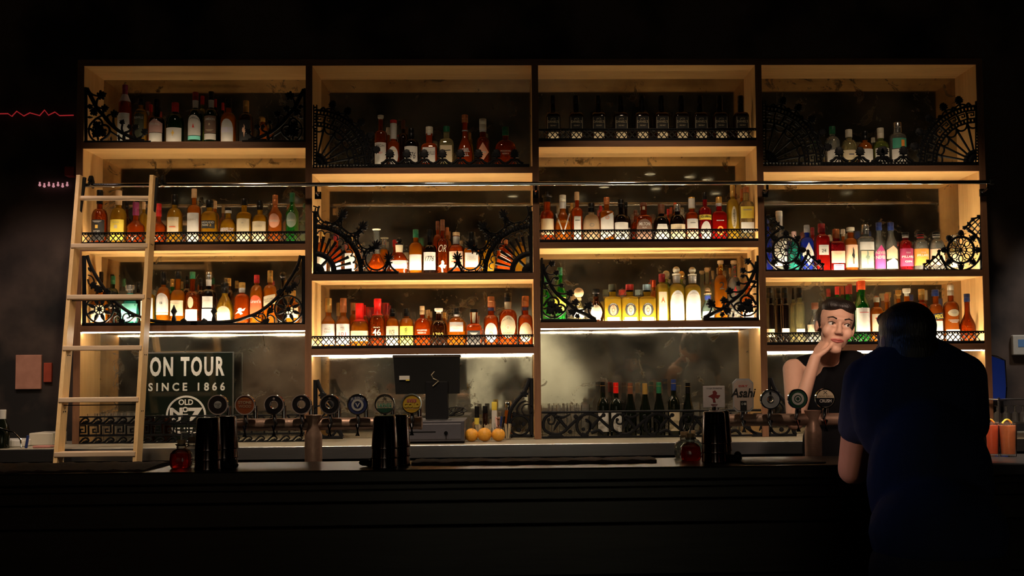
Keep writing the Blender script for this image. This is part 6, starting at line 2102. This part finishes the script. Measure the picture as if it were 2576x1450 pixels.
# ------------------------------------------------------------------ wine bottles on the counter
WG = glass('wine_bottle_glass', (0.020, 0.028, 0.014), .1, .5, .1, .04, refr=.4)
for i, (px, yt, cc, cn, slope, lab) in enumerate(((1516, 962, 'k', 'black', 0, 'w'), (1549, 964, 'x', 'bright red', 0, 'w'), (1585, 965, 'n', 'brown', 1, None), (1622, 966, 'g', 'dull gold', 1, None), (1657, 963, 'e', 'green', 1, None), (1694, 956, 'b', 'navy', 0, 'c'), (1730, 964, 'k', 'black and gold', 1, None))):
    Y = .13
    t = U(px, yt, Y)
    h = t.z - CNT
    R = .0375
    mb = MB()
    if slope:
        prof = [(R * .96, 0), (R, .004), (R, h * .40), (R * .96, h * .46), (R * .8, h * .56), (R * .55, h * .68), (.0155, h * .80), (.0145, h)]
    else:
        prof = [(R * .96, 0), (R, .004), (R, h * .56), (R * .96, h * .61), (R * .8, h * .66), (R * .55, h * .695), (.0165, h * .73), (.0145, h)]
    mb.lathe(prof, 24)
    o = mb.build('wine_bottle', WG, loc=(t.x, Y, CNT + .0006))
    mb = MB()
    mb.lathe([(.0158, h * .80), (.0162, h * .82), (.0156, h * .985), (.0156, h * 1.003), (.012, h * 1.006)], 18)
    cp = mb.build('capsule', CAPC[cc], o)
    MB().lathe([(.0166, h * .93), (.0166, h * .936)], 18, caps=False).build('capsule_ring', CAPC['g'], cp)
    if lab:
        mb = MB()
        vs, n = [], 12
        for k in range(n + 1):
            aa = -PI / 2 + (k / n - .5) * 2.0
            for zz in (h * .10, h * .46): vs.append((R * 1.012 * math.cos(aa), R * 1.012 * math.sin(aa), zz))
        mb.add(vs, [(2 * k, 2 * k + 2, 2 * k + 3, 2 * k + 1) for k in range(n)])
        mb.build('label', LBC[lab], o, fix=False)
    tag(o, '%s wine bottle with %s capsule on the third bay counter' % (['sloping', 'square shouldered'][1 - slope], cn), 'wine bottle', 'wine bottles on the third bay counter')

# ------------------------------------------------------------------ things on the walls at both sides
wY = .326
for (x0, y0, x1, y1), m, lab in (((38, 893, 104, 980), pm('faded_pink_board', (.70, .36, .26), .8, 0, .3, 14, alt=(.38, .17, .12)), 'faded pink board hung on the stained wall left of the ladder'), ((109, 913, 130, 962), pm('scuffed_red_board', (.62, .10, .05), .8, 0, .3, 14), 'small red board beside the pink one left of the ladder')):
    p, q = U(x0, y1, wY - .012), U(x1, y0, wY - .012)
    c = Vector(((p.x + q.x) / 2, wY - .006, (p.z + q.z) / 2))
    o = MB().rbox(p.x - c.x, q.x - c.x, -.008, .0095, p.z - c.z, q.z - c.z, .003).build('wall_board', m, loc=c, smooth=False)
    tag(o, lab, 'board')
pts = [U(x, y, wY - .02) for x, y in ((-30, 287), (20, 286), (30, 293), (42, 280), (60, 292), (75, 284), (100, 291), (112, 277), (122, 290), (138, 282), (150, 291), (185, 290))]
c = pts[5].copy()
o = MB().tube([p - c for p in pts], .004, 6).build('neon_tube', emis('red_neon', (1.0, .05, .06), .22), loc=c)
tag(o, 'thin zigzag red neon tube high on the wall left of the shelving', 'neon')
p, q = U(165, 445, wY - .05), U(190, 420, wY - .05)
c = Vector(((p.x + q.x) / 2, wY - .045, (p.z + q.z) / 2))
o = MB().rbox(-.03, .03, -.03, .04, -.03, .03, .006).build('alarm_box', pm('red_alarm_box', (.45, .05, .03), .5, 0, .1, 30), loc=c, smooth=False)
tag(o, 'small red box on the wall beside the ladder top', 'alarm box')
lamp_m = emis('string_bulb', (1.0, .45, .5), .5)
for k in range(7):
    c = U(100 + k * 11.5, 466 + (k % 2) * 3, wY - .02)
    mb = MB()
    mb.sphere((0, 0, 0), .0085, 10)
    mb.lathe([(.005, .007), (.005, .02)], 8)
    tag(mb.build('string_light', lamp_m, loc=c), '%s bulb from left in the faint string left of the ladder' % ['first', 'second', 'third', 'fourth', 'fifth', 'sixth', 'last'][k], 'light', 'string of bulbs')
# wall terminal on the right
p, q = U(2549, 894, wY - .03), U(2592, 843, wY - .03)
c = Vector(((p.x + q.x) / 2, wY - .02, (p.z + q.z) / 2))
o = MB().rbox(p.x - c.x, q.x - c.x, -.012, .018, p.z - c.z, q.z - c.z, .006).build('wall_terminal', LBC['w'], loc=c, smooth=False)
tag(o, 'white wall terminal with small dark screen at the right edge', 'terminal')
MB().box(-.025, .045, -.0135, -.012, -.012, .035).build('screen', emis('terminal_screen', (.08, .16, .3), .25), o, smooth=False)
# blue screened machine
p, q = U(2496, 1010, .05), U(2532, 893, .05)
c = Vector(((p.x + q.x) / 2, .1, p.z))
H_ = q.z - p.z
mb = MB()
W_ = (q.x - p.x)
prof = [(-W_ / 2, 0), (W_ / 2 - .004, 0), (W_ / 2 + .004, H_ * .3), (W_ / 2, H_ * .88), (-W_ / 2, H_)]
vs = [(x, y, z) for y in (-.03, .03) for x, z in prof]
mb.add(vs, [(0, 1, 2, 3, 4), (9, 8, 7, 6, 5)] + [(i, 5 + i, 5 + (i + 1) % 5, (i + 1) % 5) for i in range(5)])
o = mb.build('display_case', pm('dark_machine_case', (.03, .03, .04), .3, 0, .1, 20), loc=c, smooth=False)
tag(o, 'glowing blue display beside the right end of the shelving', 'display')
mb = MB()
mb.add([(x * .9, -.0315, z * .97 + .005) for x, z in prof], [(0, 1, 2, 3, 4)])
mb.build('blue_screen', emis('blue_screen_glow', (.01, .05, .42), .05), o, smooth=False)
mb = MB()
mb.tube([(prof[4][0], -.03, prof[4][1]), (0, -.03, H_ * .965), (prof[3][0], -.03, prof[3][1]), (prof[2][0], -.03, prof[2][1]), (prof[1][0], -.03, 0)], .004, 6)
mb.build('chrome_edge', M_CHROME, o)
MB().box(-.03, .03, -.03, .03, CNT - p.z + .0006, 0).build('pedestal', M_BLACK, o, smooth=False)
# rack with glasses at the right edge
rk = empty('glass_rack', (U(2540, 1060, -.2).x, -.2, CNT))
tag(rk, 'low metal rack of upturned glasses on the counter at the right edge', 'rack')
xa, xb = U(2500, 1060, -.2).x, U(2640, 1060, -.2).x
for zz in (1004, 1062):
    z = U(2540, zz, -.2).z
    adopt(MB().rbox(xa, xb, -.26, -.10, z - .006, z, .002).build('rack_shelf', M_STEEL, smooth=False), rk)
for x in (xa + .01, xb - .01):
    for y in (-.25, -.11): adopt(MB().box(x - .005, x + .005, y - .005, y + .005, CNT + .0005, U(2540, 1000, -.2).z).build('leg', M_STEEL, smooth=False), rk)
zz = U(2540, 1062, -.2).z
for k, px in enumerate((2512, 2534, 2556, 2576)):
    c = U(px, 1060, -.2)
    mb = MB()
    mb.lathe([(.024, 0), (.022, .05), (.006, .062), (.005, .09), (.022, .096)], 18)
    tag(mb.build('upturned_glass', GL['C'], loc=(c.x, -.19, zz + .0006)), '%s upturned glass from left in the metal rack at the right edge' % ['first', 'second', 'third', 'fourth'][k], 'glass', 'glasses in the metal rack')
c = U(2512, 1024, -.23)
mb = MB()
mb.sphere((0, 0, .03), .03, 18, sc=(1.25, .9, .9))
mb.sphere((.036, 0, .03), .008, 10)
o = mb.build('lemon', pm('lemon_peel', (.75, .58, .05), .5, 0, .1, 80, .4), loc=(c.x, -.31, CNT + .001))
tag(o, 'yellow lemon on the counter below the blue display', 'fruit')
# things on the counter at the far left
def boxthing(name, x0, y0, x1, y1, Y, d, m, label, cat, zb=CNT):
    p, q = U(x0, y1, Y), U(x1, y0, Y)
    o = MB().rbox(-(q.x - p.x) / 2, (q.x - p.x) / 2, 0, d, 0, max(.02, q.z - zb), .006).build(name, m, loc=((p.x + q.x) / 2, Y, zb + .0005), smooth=False)
    return tag(o, label, cat)


M_WP = pm('white_plastic', (.72, .72, .68), .4, 0, .06, 30)
boxthing('storage_tub', -20, 1108, 58, 1120, -.22, .2, M_WP, 'low white plastic tub on the counter at the far left', 'tub')
boxthing('storage_tub', 72, 1090, 132, 1120, -.12, .2, pm('cream_plastic', (.6, .56, .46), .45, 0, .06, 30), 'cream plastic tub on the counter just left of the ladder', 'tub')
c = U(6, 1110, -.3)
mb = MB()
mb.lathe([(.038, 0), (.038, .10), (.03, .13), (.016, .16), (.0155, .17)], 20)
o = mb.build('wine_bottle', WG, loc=(c.x, -.3, CNT + .0006))
MB().lathe([(.0175, .165), (.0178, .215), (.015, .217)], 16).build('capsule', M_WP, o)
tag(o, 'dark bottle with white capsule on the counter at the left edge', 'wine bottle')
c = U(70, 1110, -.3)
mb = MB()
mb.tube([(0, 0, 0), (.01, 0, .07)], .008, 8)
tag(mb.build('lighter', CAPC['b'], loc=(c.x, -.32, CNT + .001)), 'small dark blue lighter between the two tubs at the far left', 'lighter')
c = U(125, 1115, -.3)
mb = MB()
mb.tube([(-.20, -.02, .004), (-.205, -.02, .09), (-.16, -.02, .115), (-.08, -.02, .09), (-.04, -.02, .05), (-.035, -.02, .004)], .005, 8)
o = mb.build('wire_stand', M_CHROME, loc=(c.x - .1, -.33, CNT + .001))
tag(o, 'bent chrome wire stand on the counter at the far left', 'stand')
p = MB().rbox(-.05, .05, -.03, .03, 0, .012, .003).build('napkin_stack', cm('dusky_pink_napkin', (.55, .25, .22)), loc=(U(118, 1118, -.25).x, -.29, CNT + .0005), smooth=False)
tag(p, 'flat stack of dusky pink napkins left of the ladder', 'napkins')

# ------------------------------------------------------------------ ceiling downlights of the room, seen in the mirror
MIR = DEPTH - .004
dl0 = None
DLM = emis('downlight_lens', (1.0, .86, .6), .9)
pix = [(1225, 534), (985, 579), (1075, 568), (1165, 606), (1250, 525), (1290, 550), (1290, 493), (1520, 470), (1650, 474), (1635, 437), (1735, 444), (1780, 451), (1800, 486), (1460, 498), (530, 424), (550, 430), (460, 501), (508, 502), (740, 503), (2130, 484), (1945, 492)]
pos = []
for px, py in pix:
    d = ray(px, py)
    t0 = (MIR - CAM_LOC.y) / d.y
    t = (3.985 - CAM_LOC.z) / d.z
    v = CAM_LOC + d * t
    y = 2 * MIR - v.y
    if -9 < y < -0.4 and abs(v.x) < 5.8: pos.append((v.x, y))
for i, (x, y) in enumerate(pos):
    if dl0 is None:
        mb = MB()
        mb.lathe([(.075, -.012), (.085, 0), (.085, .012), (.075, .0145)], 24, caps=False)
        ring_o = mb
        dl0 = mb.build('ceiling_downlight', M_STEEL)
        ln0 = MB().lathe([(.07, -.006), (.07, -.004)], 24).build('lens', DLM, dl0)
        o = dl0
    else:
        o = dl0.copy()
        COL.objects.link(o)
        l2 = ln0.copy()
        COL.objects.link(l2)
        l2.parent = o
    o.location = (x, y, 3.985)
    tag(o, 'small round ceiling downlight reflected in the dark mirror', 'downlight', 'ceiling downlights')

# ------------------------------------------------------------------ people
M_SKIN = pm('skin', (0.62, 0.36, 0.26), 0.55, 0, 0.08, 25, 0.05)
M_SKIN2 = pm('tanned_skin', (0.50, 0.26, 0.18), 0.55, 0, 0.08, 25, 0.05)
M_HAIR = pm('dark_brown_hair', (0.016, 0.009, 0.006), 0.45, 0, 0.4, 40, 0.8, stretch=(6, 6, 1))
M_TEE = pm('black_top', (0.004, 0.004, 0.005), 0.9, 0, 0.2, 60, 0.2, spec=0.08)
M_NAVY = pm('navy_shirt', (0.008, 0.016, 0.06), 0.85, 0, 0.2, 60, 0.2)
M_TROU = pm('dark_trousers', (0.015, 0.015, 0.02), 0.85, 0, 0.2, 60, 0.2)
M_LIP = pm('lips', (0.45, 0.12, 0.10), 0.45, 0, 0.1, 30)
M_EYE = pm('eye_white', (0.75, 0.72, 0.68), 0.2, 0, 0.04, 30)
M_IRIS = pm('dark_iris', (0.03, 0.018, 0.010), 0.15, 0, 0.1, 30)
V = Vector


class Body:
    def __init__(self):
        self.mb = MB()

    def ell(self, c, r, M=None):
        s = len(self.mb.v)
        self.mb.sphere((0, 0, 0), 1.0, 20)
        for i in range(s, len(self.mb.v)):
            v = V(self.mb.v[i])
            v = V((v.x * r[0], v.y * r[1], v.z * r[2]))
            if M: v = M @ v
            self.mb.v[i] = tuple(V(c) + v)
        return self

    def cap(self, p, r0, q, r1, n=14):
        p, q = V(p), V(q)
        t = (q - p)
        L = t.length
        t.normalize()
        R_ = t.to_track_quat('Z', 'Y').to_matrix()
        prof = []
        for k in range(5): a = -PI / 2 + PI / 2 * k / 5; prof.append((max(r0 * math.cos(a), r0 * .05), r0 * math.sin(a)))
        prof.append((r0, 0)); prof.append((r1, L))
        for k in range(1, 6): a = PI / 2 * k / 5; prof.append((max(r1 * math.cos(a), r1 * .05), L + r1 * math.sin(a)))
        s = len(self.mb.v)
        self.mb.lathe(prof, n)
        for i in range(s, len(self.mb.v)): self.mb.v[i] = tuple(p + R_ @ V(self.mb.v[i]))
        return self

    def chain(self, pts):
        for (p, r0), (q, r1) in zip(pts, pts[1:]): self.cap(p, r0, q, r1)
        return self

    def hand(self, W, d, n, s, curl=0.5, k=1.0, spread=0.0):
        """W wrist, d towards the fingers, n the way the palm faces, s towards the thumb"""
        W, d, n, s = V(W), V(d).normalized(), V(n).normalized(), V(s).normalized()
        for i, (L, off) in enumerate(((.072, .028), (.080, .009), (.074, -.010), (.058, -.028))):
            K = W + d * (.088 - .004 * abs(i - 1)) * k + s * off * k
            self.cap(W + s * off * .55 * k + d * .01, .0125 * k, K, .0108 * k, 10)
            p, a = K, curl * .5
            for j, (fr, rr) in enumerate(((.45, .0095), (.32, .0086), (.23, .0076))):
                q = p + (d * math.cos(a) + n * math.sin(a) + s * spread * (1.5 - i) * .2) * (L * fr * k)
                self.cap(p, rr * k * 1.05, q, rr * k * .95, 10)
                p = q
                a += curl
        T0 = W + d * .022 * k + s * .020 * k
        T1 = T0 + (d * .6 + s * .75 + n * .3).normalized() * .040 * k
        T2 = T1 + (d * .9 + s * .25 + n * .5).normalized() * .032 * k
        T3 = T2 + (d * .9 - s * .05 + n * .6).normalized() * .026 * k
        self.cap(T0, .0135 * k, T1, .0115 * k, 10).cap(T1, .0108 * k, T2, .0098 * k, 10).cap(T2, .0096 * k, T3, .0082 * k, 10)
        return self

    def head(self, c, M, k=1.0):
        P = lambda x, y, z: V(c) + M @ (V((x, y, z)) * k)
        E = lambda p, r: self.ell(P(*p), [a * k for a in r], M)
        E((0, .008, .035), (.074, .092, .086))
        E((0, -.022, -.035), (.058, .068, .078))
        E((0, -.066, -.094), (.028, .024, .022))
        E((0, -.070, -.058), (.032, .024, .03))
        E((0, -.078, .034), (.050, .018, .013))
        for s in (-1, 1):
            E((s * .040, -.062, -.022), (.024, .024, .028))
            E((s * .076, .006, -.008), (.009, .019, .030))
            E((s * .011, -.098, -.026), (.009, .010, .008))
            self.cap(P(s * .020, -.083, .0225), .0062 * k, P(s * .044, -.076, .020), .0055 * k, 8)
            self.cap(P(s * .020, -.082, .0015), .0055 * k, P(s * .043, -.076, .003), .005 * k, 8)
        self.cap(P(0, -.084, .022), .0085 * k, P(0, -.108, -.020), .0115 * k, 10)
        return P

    def bake(self, name, mat, voxel, smooth=4, parent=None, base=None, label=None):
        if base is not None: self.mb.v = [tuple(V(v) - base) for v in self.mb.v]
        o = self.mb.build(name, mat, fix=True)
        m = o.modifiers.new('r', 'REMESH')
        m.mode = 'VOXEL'
        m.voxel_size = voxel
        m2 = o.modifiers.new('s', 'SMOOTH')
        m2.factor = .5
        m2.iterations = smooth
        dg = bpy.context.evaluated_depsgraph_get()
        me = bpy.data.meshes.new_from_object(o.evaluated_get(dg))
        o.modifiers.clear()
        o.data = me
        if not me.materials: me.materials.append(mat)
        me.polygons.foreach_set('use_smooth', [True] * len(me.polygons))
        if base is not None and parent is None: o.location = base
        if parent is not None: o.parent = parent
        if label: tag(o, label)
        return o


def face(P, M, k, root, base, look=0.0):
    Q = lambda *a: tuple(P(*a) - base)
    for s in (-1, 1):
        mb = MB()
        c = Q(s * .032, -.0735, .0115)
        mb.sphere(c, .0125 * k, 14, 0)
        mb.sphere(Q(s * .032 + look, -.0822, .0112), .0056 * k, 12, 1)
        mb.build('eye', [M_EYE, M_IRIS], root)
        mb = MB()
        mb.tube([Q(s * .016, -.0925, .033), Q(s * .032, -.0925, .0395), Q(s * .052, -.077, .034)], .0036 * k, 6, r1=.0018 * k)
        mb.build('eyebrow', M_HAIR, root)
        MB().tube([Q(s * .018, -.0865, .014), Q(s * .032, -.0895, .0195), Q(s * .046, -.0800, .0145)], .0017 * k, 6).build('eyelashes', M_HAIR, root)
    mb = MB()
    mb.tube([Q(-.025, -.0845, -.0565), Q(-.010, -.0955, -.0525), Q(0, -.0962, -.0535), Q(.010, -.0955, -.0525), Q(.025, -.0845, -.0565)], .0042 * k, 8)
    mb.tube([Q(-.020, -.0855, -.0595), Q(0, -.0955, -.0625), Q(.020, -.0855, -.0595)], .0050 * k, 8)
    mb.build('mouth', M_LIP, root)


# bartender leaning with her chin on her hand
HC = U(2101, 822, -1.60)
HM = Euler((math.radians(4), math.radians(9), math.radians(-6)), 'XYZ').to_matrix()
base = V((U(2090, 1200, -1.4).x, -1.38, 0))
SL, SR = U(1996, 930, -1.47), U(2152, 912, -1.40)
EL, WL = U(2000, 1062, -1.70), U(2050, 903, -1.68)
ER, WR = U(2225, 985, -1.62), U(2290, 1020, -1.83)
CH, WA, PE = U(2080, 985, -1.40), U(2085, 1130, -1.36), U(2088, 1255, -1.34)
B = Body()
P = B.head(HC, HM, 1.06)
B.cap(P(0, .02, -.06), .048, CH + V((0, 0, .13)), .055)
B.ell(CH, (.145, .095, .19)).ell(WA, (.118, .088, .19)).ell(PE, (.15, .105, .13))
B.cap(CH + V((0, 0, .10)), .06, SL, .050).cap(CH + V((0, 0, .12)), .06, SR, .050)
B.chain([(SL, .050), (EL, .038)]).chain([(EL, .039), (WL, .025)])
B.chain([(SR, .050), (ER, .038)]).chain([(ER, .038), (WR, .024)])
B.hand(WL, P(-.045, -.03, -.075) - WL, V((.5, .3, .3)), V((.4, -.8, .1)), 0.75, .95)
B.hand(WR, V((.8, -.5, -.1)), V((0, 0, -1)), V((-.3, -.8, 0)), 0.4, .95)
for s in (-1, 1):
    hp = PE + V((s * .085, 0, -.03))
    kn = V((hp.x + s * .01, hp.y - .02, .48))
    an = V((hp.x + s * .015, hp.y + .02, .09))
    B.chain([(hp, .085), (kn, .056), (an, .042)]).cap(an + V((0, .02, -.05)), .035, an + V((0, -.15, -.055)), .028)
bt = B.bake('person', M_SKIN, .0062, 3, base=base)
tag(bt, 'bartender in a sleeveless black top leaning her chin on her hand behind the taps', 'person')
face(P, HM, 1.06, bt, base, .003)
H = Body()
E = lambda p, r: H.ell(P(*p), r, HM)
E((0, .028, .052), (.082, .098, .082)); E((-.024, -.022, .086), (.050, .060, .036)); E((.024, -.022, .086), (.050, .060, .036))
E((-.066, .03, .020), (.020, .055, .06)); E((.066, .03, .020), (.020, .055, .06)); E((0, .085, -.01), (.06, .04, .06)); E((0, .115, .045), (.04, .035, .04))
H.bake('hair', M_HAIR, .006, 8, bt, base)
H = Body()
H.ell(CH + V((0, .002, -.005)), (.153, .103, .195)).ell(WA, (.127, .098, .20)).ell(PE + V((0, 0, .06)), (.155, .113, .10))
H.cap(CH + V((-.03, .0, .13)), .058, SL + V((.045, .01, .018)), .046).cap(CH + V((.02, 0, .13)), .062, SR + V((-.005, 0, .004)), .054).cap(SR, .0545, SR + (ER - SR) * .22, .05)
H.bake('top', M_TEE, .008, 3, bt, base)
H = Body()
H.ell(PE + V((0, 0, -.02)), (.158, .114, .12))
for s in (-1, 1):
    hp = PE + V((s * .085, 0, -.03))
    kn = V((hp.x + s * .01, hp.y - .02, .48))
    an = V((hp.x + s * .015, hp.y + .02, .10))
    H.chain([(hp, .094), (kn, .066), (an, .055)])
H.bake('trousers', M_TROU, .010, 3, bt, base)

# guest in navy seen from behind
GC = U(2277, 862, -3.20)
GM = Euler((math.radians(6), 0, math.radians(180 + 12)), 'XYZ').to_matrix()
base = V((U(2360, 1400, -3.45).x, -3.45, 0))
SL, SR = U(2180, 958, -3.17), U(2422, 948, -3.17)
EL, ER = U(2146, 1182, -3.06), U(2444, 1178, -3.06)
WL, WR = U(2215, 1158, -2.74), U(2395, 1152, -2.74)
WL.z = WR.z = BT + .034
CH, WA, PE = U(2308, 1025, -3.22), U(2340, 1215, -3.32), U(2362, 1395, -3.42)
B = Body()
P = B.head(GC, GM, .98)
B.cap(P(0, .02, -.05), .056, CH + V((0, .01, .15)), .07)
B.ell(CH, (.185, .115, .20)).ell(WA, (.165, .115, .22)).ell(PE, (.172, .125, .15))
B.cap(CH + V((-.04, 0, .12)), .075, SL, .060).cap(CH + V((.04, 0, .12)), .075, SR, .060)
B.chain([(SL, .060), (EL, .047)]).chain([(EL, .046), (WL, .029)])
B.chain([(SR, .060), (ER, .047)]).chain([(ER, .046), (WR, .029)])
B.hand(WL, V((.55, .8, -.02)), V((0, 0, -1)), V((.8, -.5, 0)), 0.25)
B.hand(WR, V((-.45, .85, -.02)), V((0, 0, -1)), V((-.8, -.5, 0)), 0.25)
for s in (-1, 1):
    hp = PE + V((s * .09, 0, -.04))
    kn = V((hp.x + s * .02, hp.y + .05, .47))
    an = V((hp.x + s * .02, hp.y - .03, .09))
    B.chain([(hp, .092), (kn, .062), (an, .046)]).cap(an + V((0, -.03, -.05)), .037, an + V((0, .16, -.055)), .03)
gu = B.bake('person', M_SKIN2, .0068, 3, base=base)
tag(gu, 'person in a navy short sleeved shirt seen from behind leaning on the bar', 'person')
face(P, GM, .98, gu, base)
H = Body()
E = lambda p, r: H.ell(P(*p), r, GM)
E((0, .018, .042), (.079, .094, .080)); E((0, .05, -.03), (.072, .060, .075)); E((-.042, .048, -.06), (.034, .042, .05)); E((.042, .048, -.06), (.034, .042, .05)); E((0, .06, -.07), (.056, .04, .04))
E((-.066, .012, -.02), (.016, .042, .06)); E((.066, .012, -.02), (.016, .042, .06)); E((0, -.05, .078), (.055, .04, .03))
H.bake('hair', M_HAIR, .007, 3, gu, base)
H = Body()
H.ell(CH, (.197, .127, .21)).ell(WA, (.180, .130, .24)).ell(PE + V((0, 0, .06)), (.190, .140, .15))
H.cap(CH + V((-.04, 0, .125)), .083, SL + V((.004, 0, .004)), .068).cap(CH + V((.04, 0, .125)), .083, SR + V((-.004, 0, .004)), .068)
for S_, E_ in ((SL, EL), (SR, ER)): H.cap(S_, .070, S_ + (E_ - S_) * .50, .066)
H.cap(CH + V((0, .01, .16)), .078, P(0, .02, -.115), .062)
H.bake('shirt', M_NAVY, .009, 4, gu, base)
H = Body()
H.ell(PE + V((0, 0, -.03)), (.182, .134, .14))
for s in (-1, 1):
    hp = PE + V((s * .09, 0, -.04))
    kn = V((hp.x + s * .02, hp.y + .05, .47))
    an = V((hp.x + s * .02, hp.y - .03, .10))
    H.chain([(hp, .102), (kn, .074), (an, .062)])
H.bake('trousers', M_TROU, .011, 3, gu, base)

# photographer, seen only in the old mirror
base = V((-0.13, -6.74, 0))
PC = V((-0.13, -6.70, 1.55))
PMx = Euler((0, 0, math.radians(180)), 'XYZ').to_matrix()
SL, SR = V((-.32, -6.72, 1.34)), V((.06, -6.72, 1.34))
EL, ER = V((-.37, -6.60, 1.10)), V((.11, -6.60, 1.10))
WL, WR = V((-.23, -6.45, 1.35)), V((-.05, -6.45, 1.35))
B = Body()
P = B.head(PC, PMx)
B.cap(P(0, .02, -.06), .05, V((-.13, -6.74, 1.36)), .06)
CH, WA, PE = V((-.13, -6.74, 1.22)), V((-.13, -6.74, 1.04)), V((-.13, -6.74, .88))
B.ell(CH, (.165, .11, .19)).ell(WA, (.14, .1, .19)).ell(PE, (.165, .115, .14))
for S_, E_, W_, sg_ in ((SL, EL, WL, 1), (SR, ER, WR, -1)):
    B.cap(CH + V((0, 0, .11)), .07, S_, .056).chain([(S_, .056), (E_, .043)]).chain([(E_, .042), (W_, .027)])
    B.hand(W_, V((sg_ * .3, .35, .9)), V((sg_, .3, 0)), V((sg_ * .5, -.8, 0)), 0.6)
for s in (-1, 1):
    hp = PE + V((s * .085, 0, -.04))
    B.chain([(hp, .09), (V((hp.x, hp.y + .02, .48)), .06), (V((hp.x, hp.y, .09)), .045)]).cap(V((hp.x, hp.y, .04)), .035, V((hp.x, hp.y + .15, .035)), .028)
ph = B.bake('person', M_SKIN, .008, 3, base=base)
tag(ph, 'photographer in a dark top holding a camera, reflected in the mirror above the oranges', 'person')
face(P, PMx, 1, ph, base)
H = Body()
H.ell(P(0, .02, .04), (.085, .1, .09), PMx).ell(P(0, .05, -.08), (.09, .06, .14), PMx).ell(P(-.07, .02, -.10), (.03, .05, .13), PMx).ell(P(.07, .02, -.10), (.03, .05, .13), PMx)
H.bake('hair', M_HAIR, .008, 3, ph, base)
H = Body()
H.ell(CH, (.178, .123, .2)).ell(WA, (.153, .113, .2)).ell(PE + V((0, 0, .05)), (.178, .128, .13))
for S_, E_ in ((SL, EL), (SR, ER)): H.cap(CH + V((0, 0, .11)), .08, S_, .065).cap(S_, .066, S_ + (E_ - S_) * .55, .06)
H.bake('top', M_TEE, .009, 3, ph, base)
H = Body()
H.ell(PE + V((0, 0, -.03)), (.176, .126, .13))
for s in (-1, 1):
    hp = PE + V((s * .085, 0, -.04))
    H.chain([(hp, .10), (V((hp.x, hp.y + .02, .48)), .072), (V((hp.x, hp.y, .1)), .06)])
H.bake('trousers', M_TROU, .011, 3, ph, base)
mb = MB()
mb.rbox(-.07, .07, -.035, .03, -.045, .045, .01)
mb.rbox(-.025, .025, -.03, .02, .04, .062, .006)
o = mb.build('camera_body', M_BLACK, loc=(-.14, -6.42, 1.43))
o.name = 'photo_camera'
MB().lathe([(.034, .03), (.036, .04), (.036, .085), (.033, .09)], 20, axis='y').build('lens', M_BLACK, o)
tag(o, 'black camera held up by the photographer in the mirror', 'camera')
